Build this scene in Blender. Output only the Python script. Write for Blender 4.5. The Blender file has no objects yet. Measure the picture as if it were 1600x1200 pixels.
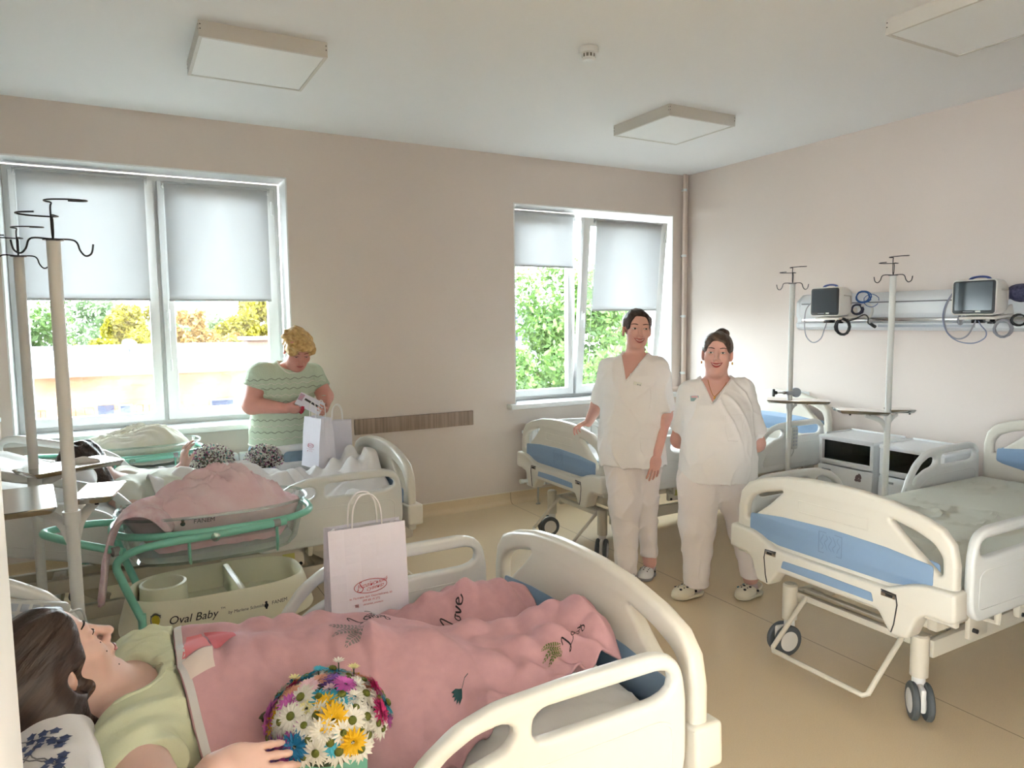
import bpy, bmesh, math, random
import numpy as np
from mathutils import Vector as V, Matrix, Euler, Quaternion
import openvdb as vdb

S = bpy.context.scene
COL = S.collection
random.seed(7)
RNG = np.random.default_rng(11)
PI = math.pi
def R(d): return math.radians(d)

# ------------------------------------------------------------------ camera, sky, sun, exposure
YAW, PITCH, ROLL = R(28.97), R(5.17), R(-0.578)
cam_d = bpy.data.cameras.new('camera')
cam_d.sensor_width = 36.0
cam_d.lens = 36.0 * 1104.8 / 1600.0
cam_d.clip_start = 0.05
cam_d.clip_end = 400
cam = bpy.data.objects.new('camera', cam_d)
COL.objects.link(cam)
_F = V((math.sin(YAW) * math.cos(PITCH), math.cos(YAW) * math.cos(PITCH), -math.sin(PITCH)))
_Rt = V((math.cos(YAW), -math.sin(YAW), 0))
_U = _Rt.cross(_F)
_c, _s = math.cos(ROLL), math.sin(ROLL)
_Rr = _c * _Rt + _s * _U
_Ur = -_s * _Rt + _c * _U
cam.matrix_world = Matrix(((_Rr.x, _Ur.x, -_F.x, 0), (_Rr.y, _Ur.y, -_F.y, 0), (_Rr.z, _Ur.z, -_F.z, 1.61), (0, 0, 0, 1)))
S.camera = cam

W = bpy.data.worlds.new('sky')
S.world = W
W.use_nodes = True
_bg = W.node_tree.nodes['Background']
_bg.inputs[0].default_value = (0.855, 0.935, 1.0, 1)
_bg.inputs[1].default_value = 6.0

sun_d = bpy.data.lights.new('sun', 'SUN')
sun_d.energy = 1.2
sun_d.angle = R(1.0)
sun_d.color = (1.0, 0.95, 0.86)
sun = bpy.data.objects.new('sun', sun_d)
COL.objects.link(sun)
sun.rotation_euler = V((0.45, 0.62, -1.0)).to_track_quat('-Z', 'Y').to_euler()
sun.location = (0, -8, 20)

S.view_settings.view_transform = 'Standard'
S.view_settings.look = 'None'
S.view_settings.gamma = 1
S.view_settings.use_curve_mapping = False
S.view_settings.exposure = 2.3
S.cycles.use_denoising = True
S.cycles.sample_clamp_indirect = 6.0
S.cycles.caustics_reflective = False
S.cycles.caustics_refractive = False

# ------------------------------------------------------------------ materials
def lin(c):
    out = []
    for v in c:
        v = v / 255.0
        out.append(v / 12.92 if v <= 0.04045 else ((v + 0.055) / 1.055) ** 2.4)
    return tuple(out) + (1.0,)

MATS = {}
def mat(name, col, rough=0.5, metal=0.0, var=0.0, vscale=8.0, bump=0.0, bscale=60.0, spec=0.5, trans=0.0, sss=0.0,
        stretch=None, col2=None, coat=0.0, alpha=1.0):
    if name in MATS: return MATS[name]
    m = bpy.data.materials.new(name)
    m.use_nodes = True
    nt = m.node_tree
    b = nt.nodes['Principled BSDF']
    b.inputs['Base Color'].default_value = lin(col)
    b.inputs['Roughness'].default_value = rough
    b.inputs['Metallic'].default_value = metal
    b.inputs['Specular IOR Level'].default_value = spec
    if coat: b.inputs['Coat Weight'].default_value = coat
    if sss:
        b.inputs['Subsurface Weight'].default_value = sss
        b.inputs['Subsurface Radius'].default_value = (0.012, 0.005, 0.003)
        b.inputs['Subsurface Scale'].default_value = 1.0
    tc = nt.nodes.new('ShaderNodeTexCoord')
    src = tc.outputs['Object']
    if stretch:
        mp = nt.nodes.new('ShaderNodeMapping')
        mp.inputs['Scale'].default_value = stretch
        nt.links.new(src, mp.inputs['Vector'])
        src = mp.outputs['Vector']
    if var or col2:
        n = nt.nodes.new('ShaderNodeTexNoise')
        n.inputs['Scale'].default_value = vscale
        n.inputs['Detail'].default_value = 5
        nt.links.new(src, n.inputs['Vector'])
        r = nt.nodes.new('ShaderNodeValToRGB')
        r.color_ramp.elements[0].position = 0.3
        r.color_ramp.elements[1].position = 0.7
        c = lin(col)
        if col2:
            r.color_ramp.elements[0].color = c
            r.color_ramp.elements[1].color = lin(col2)
        else:
            r.color_ramp.elements[0].color = tuple(x * (1 - var) for x in c[:3]) + (1,)
            r.color_ramp.elements[1].color = tuple(min(1, x * (1 + var)) for x in c[:3]) + (1,)
        nt.links.new(n.outputs['Fac'], r.inputs['Fac'])
        nt.links.new(r.outputs['Color'], b.inputs['Base Color'])
    if bump:
        n2 = nt.nodes.new('ShaderNodeTexNoise')
        n2.inputs['Scale'].default_value = bscale
        n2.inputs['Detail'].default_value = 4
        nt.links.new(src, n2.inputs['Vector'])
        bp = nt.nodes.new('ShaderNodeBump')
        bp.inputs['Strength'].default_value = bump
        bp.inputs['Distance'].default_value = 0.01
        nt.links.new(n2.outputs['Fac'], bp.inputs['Height'])
        nt.links.new(bp.outputs['Normal'], b.inputs['Normal'])
    if trans:
        tr = nt.nodes.new('ShaderNodeBsdfTranslucent')
        tr.inputs['Color'].default_value = lin(col)
        mx = nt.nodes.new('ShaderNodeMixShader')
        mx.inputs[0].default_value = trans
        out = nt.nodes['Material Output']
        nt.links.new(b.outputs[0], mx.inputs[1])
        nt.links.new(tr.outputs[0], mx.inputs[2])
        nt.links.new(mx.outputs[0], out.inputs['Surface'])
    MATS[name] = m
    return m

def glass_mat(name, tint=(250, 253, 252), refl=0.06, rough=0.02, edge=0.5):
    if name in MATS: return MATS[name]
    m = bpy.data.materials.new(name)
    m.use_nodes = True
    nt = m.node_tree
    nt.nodes.remove(nt.nodes['Principled BSDF'])
    t = nt.nodes.new('ShaderNodeBsdfTransparent')
    t.inputs[0].default_value = lin(tint)
    g = nt.nodes.new('ShaderNodeBsdfGlossy')
    g.inputs['Roughness'].default_value = rough
    lw = nt.nodes.new('ShaderNodeLayerWeight')
    lw.inputs[0].default_value = 0.25
    mu = nt.nodes.new('ShaderNodeMath'); mu.operation = 'MULTIPLY_ADD'
    mu.inputs[1].default_value = edge
    mu.inputs[2].default_value = refl
    nt.links.new(lw.outputs['Fresnel'], mu.inputs[0])
    mx = nt.nodes.new('ShaderNodeMixShader')
    nt.links.new(mu.outputs[0], mx.inputs[0])
    nt.links.new(t.outputs[0], mx.inputs[1])
    nt.links.new(g.outputs[0], mx.inputs[2])
    nt.links.new(mx.outputs[0], nt.nodes['Material Output'].inputs['Surface'])
    MATS[name] = m
    return m

# ------------------------------------------------------------------ object helpers
def put(name, me, m, parent=None, smooth=None, loc=None, rot=None):
    """link mesh data (bmesh or mesh) as ONE object"""
    if isinstance(me, bmesh.types.BMesh):
        d = bpy.data.meshes.new(name)
        bmesh.ops.recalc_face_normals(me, faces=me.faces)
        me.to_mesh(d); me.free()
        me = d
    else:
        me.name = name
    if m is not None and not me.materials: me.materials.append(m)
    if smooth is None or smooth is True:
        me.polygons.foreach_set('use_smooth', [True] * len(me.polygons))
        if smooth is None:
            me.set_sharp_from_angle(angle=R(38))
    o = bpy.data.objects.new(name, me)
    COL.objects.link(o)
    if parent: o.parent = parent
    if loc is not None: o.location = loc
    if rot is not None: o.rotation_euler = rot
    return o

def tag(o, label=None, cat=None, group=None, kind=None):
    if label: o['label'] = label
    if cat: o['category'] = cat
    if group: o['group'] = group
    if kind: o['kind'] = kind
    return o

def thing(name, label, cat, loc=(0, 0, 0), rz=0.0, group=None):
    o = bpy.data.objects.new(name, None)
    o.empty_display_size = 0.1
    COL.objects.link(o)
    o.location = loc
    o.rotation_euler = (0, 0, rz)
    return tag(o, label, cat, group)

KIDS = {}
def copy_tree(o, parent=None):
    kids = list(o.children)
    c = o.copy()
    COL.objects.link(c)
    if parent: c.parent = parent
    for ch in kids: copy_tree(ch, c)
    return c

def struct(name, bm, m, smooth=None):
    o = put(name, bm, m, None, smooth)
    o['kind'] = 'structure'
    return o

def nb(): return bmesh.new()

def box(bm, c, s, rot=None, bev=0.0, seg=2):
    M = Matrix.Translation(V(c))
    if rot is not None:
        M = M @ (rot if isinstance(rot, Matrix) else Euler(rot).to_matrix().to_4x4())
    M = M @ Matrix.Diagonal(V((s[0], s[1], s[2], 1)))
    r = bmesh.ops.create_cube(bm, size=1.0, matrix=M)
    if bev:
        es = list({e for v in r['verts'] for e in v.link_edges})
        bmesh.ops.bevel(bm, geom=es, offset=bev, segments=seg, profile=0.5, affect='EDGES')
    return bm

def bx(bm, a, b, bev=0.0):
    a, b = V(a), V(b)
    return box(bm, (a + b) / 2, (abs(b.x - a.x), abs(b.y - a.y), abs(b.z - a.z)), None, bev)

def cyl(bm, p0, p1, r0, r1=None, seg=20, caps=True):
    p0, p1 = V(p0), V(p1)
    if r1 is None: r1 = r0
    d = p1 - p0
    q = d.to_track_quat('Z', 'Y').to_matrix().to_4x4()
    M = Matrix.Translation((p0 + p1) / 2) @ q
    bmesh.ops.create_cone(bm, cap_ends=caps, segments=seg, radius1=r0, radius2=r1, depth=d.length, matrix=M)
    return bm

def ball(bm, c, r, u=16, v=10, rot=None):
    M = Matrix.Translation(V(c))
    if rot is not None: M = M @ (rot.to_4x4() if isinstance(rot, Matrix) else Euler(rot).to_matrix().to_4x4())
    if not hasattr(r, '__len__'): r = (r, r, r)
    M = M @ Matrix.Diagonal(V((r[0], r[1], r[2], 1)))
    bmesh.ops.create_uvsphere(bm, u_segments=u, v_segments=v, radius=1.0, matrix=M)
    return bm

def smooth_path(pts, n=8, closed=False):
    """Catmull-Rom through the points"""
    P = [V(p) for p in pts]
    out = []
    N = len(P)
    rng = range(N) if closed else range(N - 1)
    for i in rng:
        p0 = P[(i - 1) % N] if (closed or i > 0) else P[0]
        p1 = P[i]; p2 = P[(i + 1) % N]
        p3 = P[(i + 2) % N] if (closed or i + 2 < N) else P[-1]
        for k in range(n):
            t = k / n
            out.append(0.5 * ((2 * p1) + (p2 - p0) * t + (2 * p0 - 5 * p1 + 4 * p2 - p3) * t * t + (3 * p1 - p0 - 3 * p2 + p3) * t ** 3))
    if not closed: out.append(P[-1])
    return out

def tube(bm, pts, r, seg=10, closed=False, flat=None):
    """sweep a circle (or ellipse: flat = (rn, rb)) along points; r may be a list"""
    P = [V(p) for p in pts]
    n = len(P)
    rr = r if hasattr(r, '__len__') else [r] * n
    T = []
    for i in range(n):
        a = P[(i - 1) % n] if (closed or i > 0) else P[i]
        b = P[(i + 1) % n] if (closed or i < n - 1) else P[i]
        t = (b - a)
        T.append(t.normalized() if t.length > 1e-9 else V((0, 0, 1)))
    up = V((0, 0, 1)) if abs(T[0].z) < 0.9 else V((1, 0, 0))
    N = (up - T[0] * up.dot(T[0])).normalized()
    rings = []
    for i in range(n):
        N = (N - T[i] * N.dot(T[i]))
        if N.length < 1e-6: N = T[i].orthogonal()
        N.normalize()
        B = T[i].cross(N)
        ring = []
        for k in range(seg):
            a = 2 * PI * k / seg
            if flat:
                q = N * math.cos(a) * flat[0] + B * math.sin(a) * flat[1]
            else:
                q = (N * math.cos(a) + B * math.sin(a)) * rr[i]
            ring.append(bm.verts.new(P[i] + q))
        rings.append(ring)
    m = n if closed else n - 1
    for i in range(m):
        a, b = rings[i], rings[(i + 1) % n]
        for k in range(seg):
            bm.faces.new((a[k], a[(k + 1) % seg], b[(k + 1) % seg], b[k]))
    if not closed:
        bm.faces.new(list(reversed(rings[0])))
        bm.faces.new(rings[-1])
    return bm

def loft(bm, rings, cap=True, closed=True):
    vs = [[bm.verts.new(p) for p in r] for r in rings]
    n = len(rings[0])
    for i in range(len(vs) - 1):
        for k in range(n if closed else n - 1):
            bm.faces.new((vs[i][k], vs[i][(k + 1) % n], vs[i + 1][(k + 1) % n], vs[i + 1][k]))
    if cap:
        bm.faces.new(list(reversed(vs[0])))
        bm.faces.new(vs[-1])
    return bm

def lathe(bm, prof, c=(0, 0, 0), seg=24, axis=None):
    rings = []
    for (r, z) in prof:
        rings.append([V((r * math.cos(2 * PI * k / seg), r * math.sin(2 * PI * k / seg), z)) for k in range(seg)])
    M = Matrix.Translation(V(c))
    if axis is not None: M = M @ V(axis).to_track_quat('Z', 'Y').to_matrix().to_4x4()
    rings = [[M @ p for p in r] for r in rings]
    return loft(bm, rings)

def roundpoly(pts, rad, seg=5):
    """round the corners of a 2D polygon; rad a number or list"""
    out = []
    n = len(pts)
    for i in range(n):
        p = V(pts[i][:2]).to_3d(); a = V(pts[i - 1][:2]).to_3d(); b = V(pts[(i + 1) % n][:2]).to_3d()
        r = rad[i] if hasattr(rad, '__len__') else rad
        d0 = (a - p); d1 = (b - p)
        l = min(r, d0.length * 0.48, d1.length * 0.48)
        if l < 1e-5:
            out.append((p.x, p.y)); continue
        s = p + d0.normalized() * l; e = p + d1.normalized() * l
        for k in range(seg + 1):
            t = k / seg
            q = (1 - t) ** 2 * s + 2 * t * (1 - t) * p + t * t * e
            out.append((q.x, q.y))
    return out

def board(outline, holes, thick, bev, M, res=2):
    """flat board with holes and rounded edges; 2D outline in its own xy, thickness along z, placed by M"""
    cu = bpy.data.curves.new('tmp', 'CURVE')
    cu.dimensions = '2D'
    cu.fill_mode = 'BOTH'
    cu.extrude = max(thick / 2 - bev, 0.0005)
    cu.bevel_depth = bev
    cu.bevel_resolution = res
    cu.offset = -bev
    for pl in [outline] + list(holes):
        sp = cu.splines.new('POLY')
        sp.points.add(len(pl) - 1)
        for p, q in zip(sp.points, pl): p.co = (q[0], q[1], 0, 1)
        sp.use_cyclic_u = True
    ob = bpy.data.objects.new('tmp', cu)
    COL.objects.link(ob)
    dg = bpy.context.evaluated_depsgraph_get()
    me = bpy.data.meshes.new_from_object(ob.evaluated_get(dg))
    bpy.data.objects.remove(ob); bpy.data.curves.remove(cu)
    me.transform(M)
    bm = bmesh.new(); bm.from_mesh(me); bpy.data.meshes.remove(me)
    bmesh.ops.remove_doubles(bm, verts=bm.verts, dist=1e-5)
    return bm

def add_bm(dst, src):
    me = bpy.data.meshes.new('tmp'); src.to_mesh(me); src.free()
    dst.from_mesh(me); bpy.data.meshes.remove(me)
    return dst

def axes(o, x, y, z):
    x, y, z = V(x), V(y), V(z)
    return Matrix(((x.x, y.x, z.x, o[0]), (x.y, y.y, z.y, o[1]), (x.z, y.z, z.z, o[2]), (0, 0, 0, 1)))

def mesh_np(name, verts, faces):
    me = bpy.data.meshes.new(name)
    verts = np.asarray(verts, np.float32); faces = np.asarray(faces, np.int32)
    me.vertices.add(len(verts)); me.vertices.foreach_set('co', verts.ravel())
    k = faces.shape[1]
    me.loops.add(faces.size); me.loops.foreach_set('vertex_index', faces.ravel())
    me.polygons.add(len(faces))
    me.polygons.foreach_set('loop_start', np.arange(0, faces.size, k, dtype=np.int32))
    me.polygons.foreach_set('loop_total', np.full(len(faces), k, np.int32))
    me.update(calc_edges=True)
    me.validate()
    return me

def grid_mesh(name, P):
    """P: (n,m,3) array of points"""
    n, m = P.shape[:2]
    i = np.arange(n * m).reshape(n, m)
    f = np.stack([i[:-1, :-1], i[1:, :-1], i[1:, 1:], i[:-1, 1:]], -1).reshape(-1, 4)
    return mesh_np(name, P.reshape(-1, 3), f)

class Noise:
    """cheap smooth noise from random plane waves with a warp"""
    def __init__(self, seed, n=10, lo=0.6, hi=1.6, dim=3):
        r = np.random.default_rng(seed)
        d = r.normal(size=(n, dim)); d /= np.linalg.norm(d, axis=1)[:, None]
        self.k = d * r.uniform(lo, hi, n)[:, None] * 2 * np.pi
        self.p = r.uniform(0, 2 * np.pi, n)
    def __call__(self, *xs):
        s = 0
        for k, p in zip(self.k, self.p):
            a = p
            for kk, x in zip(k, xs): a = a + kk * x
            s = s + np.sin(a)
        return s / math.sqrt(len(self.p) / 2.0)

# ------------------------------------------------------------------ signed distance modelling
class Sdf:
    def __init__(self, lo, hi, vox):
        self.lo = np.array(lo, np.float32); self.vox = vox
        n = np.ceil((np.array(hi) - self.lo) / vox).astype(int) + 1
        self.n = n
        self.d = np.full(n, 0.06, np.float32)
        self.ax = [self.lo[i] + vox * np.arange(n[i], dtype=np.float32) for i in range(3)]
        self.ops = []
    def _sl(self, lo, hi):
        s = []
        for i in range(3):
            a = int(np.floor((lo[i] - self.lo[i]) / self.vox)); b = int(np.ceil((hi[i] - self.lo[i]) / self.vox)) + 1
            a = max(0, a); b = min(self.n[i], b)
            if b <= a: return None
            s.append(slice(a, b))
        return tuple(s)
    def _go(self, lo, hi, fn, k, mode, pad=0.035):
        self.ops.append((np.array(lo) - pad, np.array(hi) + pad, fn, k, mode))
        s = self._sl(np.array(lo) - pad, np.array(hi) + pad)
        if s is None: return self
        X = self.ax[0][s[0]][:, None, None]; Y = self.ax[1][s[1]][None, :, None]; Z = self.ax[2][s[2]][None, None, :]
        self.d[s] = self.comb(self.d[s], fn(X, Y, Z), k, mode)
        return self
    @staticmethod
    def comb(a, b, k, mode):
        if mode == 'sub': b = -b
        if mode == 'disp': return a + b
        if mode == 'add':
            m = np.minimum(a, b); sg = -1
        else:
            m = np.maximum(a, b); sg = 1
        if k > 0:
            h = np.maximum(k - np.abs(a - b), 0) / k
            m = m + sg * h * h * (k * 0.25)
        return m.astype(np.float32)
    def rc(self, a, b, ra, rb=None, k=0.02, mode='add', sq=None):
        """rounded cone; sq = (direction, factor) squashes it along a direction"""
        a = np.array(a, np.float32); b = np.array(b, np.float32)
        if rb is None: rb = ra
        ab = b - a; L2 = float(ab @ ab) + 1e-12
        def fn(X, Y, Z):
            px, py, pz = X - a[0], Y - a[1], Z - a[2]
            t = np.clip((px * ab[0] + py * ab[1] + pz * ab[2]) / L2, 0, 1)
            qx, qy, qz = px - t * ab[0], py - t * ab[1], pz - t * ab[2]
            if sq is not None:
                n = np.array(sq[0], np.float32); n = n / np.linalg.norm(n)
                dn = qx * n[0] + qy * n[1] + qz * n[2]
                e = (1.0 / sq[1] - 1.0)
                qx, qy, qz = qx + dn * e * n[0], qy + dn * e * n[1], qz + dn * e * n[2]
                return (np.sqrt(qx * qx + qy * qy + qz * qz) - (ra + t * (rb - ra))) * min(1.0, 0.5 + sq[1] * 0.5)
            return np.sqrt(qx * qx + qy * qy + qz * qz) - (ra + t * (rb - ra))
        r = max(ra, rb)
        return self._go(np.minimum(a, b) - r, np.maximum(a, b) + r, fn, k, mode)
    def ell(self, c, r, rot=None, k=0.02, mode='add'):
        c = np.array(c, np.float32); r = np.array(r, np.float32)
        Rm = np.eye(3, dtype=np.float32) if rot is None else np.array(rot, np.float32)[:3, :3]
        def fn(X, Y, Z):
            px, py, pz = X - c[0], Y - c[1], Z - c[2]
            u = [(px * Rm[0, i] + py * Rm[1, i] + pz * Rm[2, i]) / r[i] for i in range(3)]
            k0 = np.sqrt(u[0] ** 2 + u[1] ** 2 + u[2] ** 2)
            k1 = np.sqrt((u[0] / r[0]) ** 2 + (u[1] / r[1]) ** 2 + (u[2] / r[2]) ** 2) + 1e-9
            return k0 * (k0 - 1.0) / k1
        e = np.sqrt(((Rm * r[None, :]) ** 2).sum(1))
        return self._go(c - e, c + e, fn, k, mode)
    def stack(self, secs, k=0.02, mode='add', yaw=0.0, piv=(0, 0)):
        """lofted elliptical trunk: secs = [(z, cx, cy, rx, ry), ...] rising z, flat ends"""
        A = np.array(secs, np.float32)
        zs = A[:, 0]
        c, s = math.cos(yaw), math.sin(yaw)
        def fn(X, Y, Z):
            zz = np.clip(Z, zs[0], zs[-1])
            f = [np.interp(zz, zs, A[:, i]).astype(np.float32) for i in range(1, 5)]
            dx0, dy0 = X - piv[0], Y - piv[1]
            lx = dx0 * c + dy0 * s - f[0]; ly = -dx0 * s + dy0 * c - f[1]
            k0 = np.sqrt((lx / f[2]) ** 2 + (ly / f[3]) ** 2)
            k1 = np.sqrt((lx / f[2] ** 2) ** 2 + (ly / f[3] ** 2) ** 2) + 1e-9
            d = k0 * (k0 - 1) / k1
            return np.maximum(d, np.maximum(zs[0] - Z, Z - zs[-1]))
        m = float(np.max(np.abs(A[:, 1:3])) + np.max(A[:, 3:5]))
        lo = (piv[0] - m, piv[1] - m, zs[0]); hi = (piv[0] + m, piv[1] + m, zs[-1])
        return self._go(lo, hi, fn, k, mode)
    def vcut(self, z0, z1, x0, x1, w0, w1, ymax, lo, hi, k=0.006):
        """cut a V opening: a wedge between z0 (point) and z1 (wide), in front of ymax"""
        def fn(X, Y, Z):
            t = np.clip((Z - z0) / (z1 - z0), 0, 1.4)
            return np.maximum(np.maximum(np.abs(X - (x0 + (x1 - x0) * t)) - (w0 + (w1 - w0) * t), z0 - Z), Y - ymax)
        return self._go(lo, hi, fn, k, 'sub', pad=0.0)
    def clone(self):
        c = Sdf.__new__(Sdf); c.__dict__.update(self.__dict__); c.d = self.d.copy(); c.ops = []
        return c
    def cover(self, other, off, lo, hi, k=0.02):
        """grow this cloth so that it covers another shape by off, inside a box"""
        s = self._sl(np.array(lo), np.array(hi))
        X, Y, Z = np.meshgrid(self.ax[0][s[0]], self.ax[1][s[1]], self.ax[2][s[2]], indexing='ij')
        d = other.at(np.stack([X, Y, Z], -1).reshape(-1, 3)).reshape(X.shape) - off
        self.d[s] = self.comb(self.d[s], d.astype(np.float32), k, 'add')
        return self
    def half(self, p, n, lo, hi, k=0.004, mode='sub'):
        """cut away the side of a plane that the normal points to, inside a box"""
        p = np.array(p, np.float32); n = np.array(n, np.float32); n = n / np.linalg.norm(n)
        def fn(X, Y, Z):
            return -((X - p[0]) * n[0] + (Y - p[1]) * n[1] + (Z - p[2]) * n[2])
        return self._go(lo, hi, fn, k, mode, pad=0.0)
    def disp(self, fn, lo=None, hi=None):
        lo = self.lo if lo is None else lo
        hi = self.lo + self.n * self.vox if hi is None else hi
        return self._go(lo, hi, fn, 0, 'disp', pad=0.0)
    def at(self, P):
        """distance at points (N,3) by trilinear lookup"""
        g = (np.asarray(P, np.float32) - self.lo) / self.vox
        g = np.clip(g, 0, self.n - 1.001)
        i = g.astype(int); f = g - i
        d = 0
        for a in (0, 1):
            for b in (0, 1):
                for c in (0, 1):
                    w = (f[:, 0] if a else 1 - f[:, 0]) * (f[:, 1] if b else 1 - f[:, 1]) * (f[:, 2] if c else 1 - f[:, 2])
                    d = d + w * self.d[i[:, 0] + a, i[:, 1] + b, i[:, 2] + c]
        return d
    def hit(self, p, dirn, tmax=0.3, off=0.0):
        """first surface point going from p along dirn"""
        p = np.array(p, float); dirn = np.array(dirn, float); dirn /= np.linalg.norm(dirn)
        t = np.linspace(0, tmax, 400)
        d = self.at(p[None] + t[:, None] * dirn[None])
        w = np.where(d < 0)[0]
        tt = t[w[0]] if len(w) else 0.0
        return V(p + dirn * (tt - off))
    def mesh(self, name):
        g = vdb.FloatGrid(0.06)
        d = self.d.copy()
        for ax in range(3):
            for e in (0, -1):
                sl = [slice(None)] * 3; sl[ax] = e
                d[tuple(sl)] = np.maximum(d[tuple(sl)], self.vox)
        g.copyFromArray(d)
        p, q = g.convertToQuads(0.0)
        me = mesh_np(name, p * self.vox + self.lo, q[:, ::-1])
        return me
# ------------------------------------------------------------------ room shell
XL, XR, YB, H = -1.12, 4.95, 5.36, 3.0
YF = 0.46
WALL = mat('wall_paint', (224, 212, 203), 0.62, var=0.012, vscale=2.0, bump=0.03, bscale=220)
CEIL = mat('ceiling_paint', (240, 241, 241), 0.7)
WHITE = mat('white_pvc', (238, 240, 240), 0.32)
REVEAL = mat('reveal_plaster', (240, 241, 240), 0.6)
TRIM = mat('door_frame_shaded', (196, 192, 184), 0.35)  # off-white frame, greyed so the colour carries its shade
FLOOR = mat('vinyl_floor', (225, 203, 168), 0.30, var=0.07, vscale=260, spec=0.4)
def add_seams(m, xs):
    nt = m.node_tree; b = nt.nodes['Principled BSDF']
    src = b.inputs['Base Color'].links[0].from_socket
    tc = nt.nodes.new('ShaderNodeTexCoord'); sp = nt.nodes.new('ShaderNodeSeparateXYZ')
    nt.links.new(tc.outputs['Object'], sp.inputs[0])
    last = src
    for x in xs:
        c = nt.nodes.new('ShaderNodeMath'); c.operation = 'COMPARE'
        c.inputs[1].default_value = x; c.inputs[2].default_value = 0.0022
        nt.links.new(sp.outputs['X'], c.inputs[0])
        mx = nt.nodes.new('ShaderNodeMix'); mx.data_type = 'RGBA'
        mx.inputs[7].default_value = lin((150, 122, 90))
        nt.links.new(c.outputs[0], mx.inputs[0]); nt.links.new(last, mx.inputs[6])
        last = mx.outputs[2]
    nt.links.new(last, b.inputs['Base Color'])
add_seams(FLOOR, (0.98, 2.94))

struct('floor', bx(nb(), (-6, -5.2, -0.3), (7, 5.75, 0)), FLOOR)
struct('ceiling', bx(nb(), (-6, -5.5, H), (7, 5.75, H + 0.4)), CEIL)
W1 = (-0.61, 1.115, 0.885, 2.65)
W2 = (3.0, 4.78, 0.87, 2.605)
b = nb()
y0, y1 = YB, YB + 0.36
bx(b, (-6, y0, 0), (W1[0], y1, H)); bx(b, (W1[1], y0, 0), (W2[0], y1, H)); bx(b, (W2[1], y0, 0), (7, y1, H))
for w in (W1, W2):
    bx(b, (w[0], y0, 0), (w[1], y1, w[2])); bx(b, (w[0], y0, w[3]), (w[1], y1, H))
struct('wall_back', b, WALL)
struct('wall_right', bx(nb(), (XR, YF, 0), (XR + 0.3, YB, H)), WALL)
b = nb(); bx(b, (XL - 0.3, YF + 0.1, 0), (XL, YB, H))
struct('wall_left', b, WALL)
b = nb(); bx(b, (-6, YF, 0), (-0.18, YF + 0.1, H)); bx(b, (2.1, YF, 0), (XR, YF + 0.1, H)); bx(b, (-0.18, YF, 2.62), (2.1, YF + 0.1, H))
struct('wall_front', b, WALL)  # unseen wall, its opening narrowed to hold back corridor light
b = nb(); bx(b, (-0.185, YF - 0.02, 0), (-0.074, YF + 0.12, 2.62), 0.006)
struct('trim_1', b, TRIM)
# coved vinyl skirting
def cove(p0, p1, nrm):
    p0, p1, nrm = V(p0), V(p1), V(nrm)
    prof = [(0.0, 0.10), (0.004, 0.10), (0.005, 0.045), (0.012, 0.02), (0.03, 0.005), (0.05, 0.0008), (0.0, 0.0008)]
    return loft(nb(), [[p + nrm * a + V((0, 0, z)) for a, z in prof] for p in (p0, p1)])
b = nb()
yb0, yb1 = -5.5, -5.2
bx(b, (-6.3, yb0, 0), (7.3, yb1, H))
bx(b, (7, yb1, 0), (7.3, -1.95, H)); bx(b, (7, -1.95, 0), (7.3, YF, 0.4)); bx(b, (7, -1.95, 2.8), (7.3, YF, H))
bx(b, (-6.3, yb1, 0), (-6, YF, 0.25)); bx(b, (-6.3, yb1, 2.85), (-6, YF, H)); bx(b, (-6.3, -2.4, 0.25), (-6, -2.2, 2.85))
struct('wall_rear_added', b, WALL)  # unseen corridor walls, added with end openings that let in sky fill
struct('baseboard_back', cove((XL, YB, 0), (XR, YB, 0), (0, -1, 0)), FLOOR)
struct('baseboard_right', cove((XR, YB, 0), (XR, YF + 0.1, 0), (-1, 0, 0)), FLOOR)
CAPM = mat('skirting_cap', (232, 222, 206), 0.5)
b = nb(); bx(b, (XL, YB - 0.007, 0.10), (XR, YB, 0.108)); bx(b, (XR - 0.007, YF + .1, 0.10), (XR, YB, 0.108))
struct('trim_2', b, CAPM)

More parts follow.
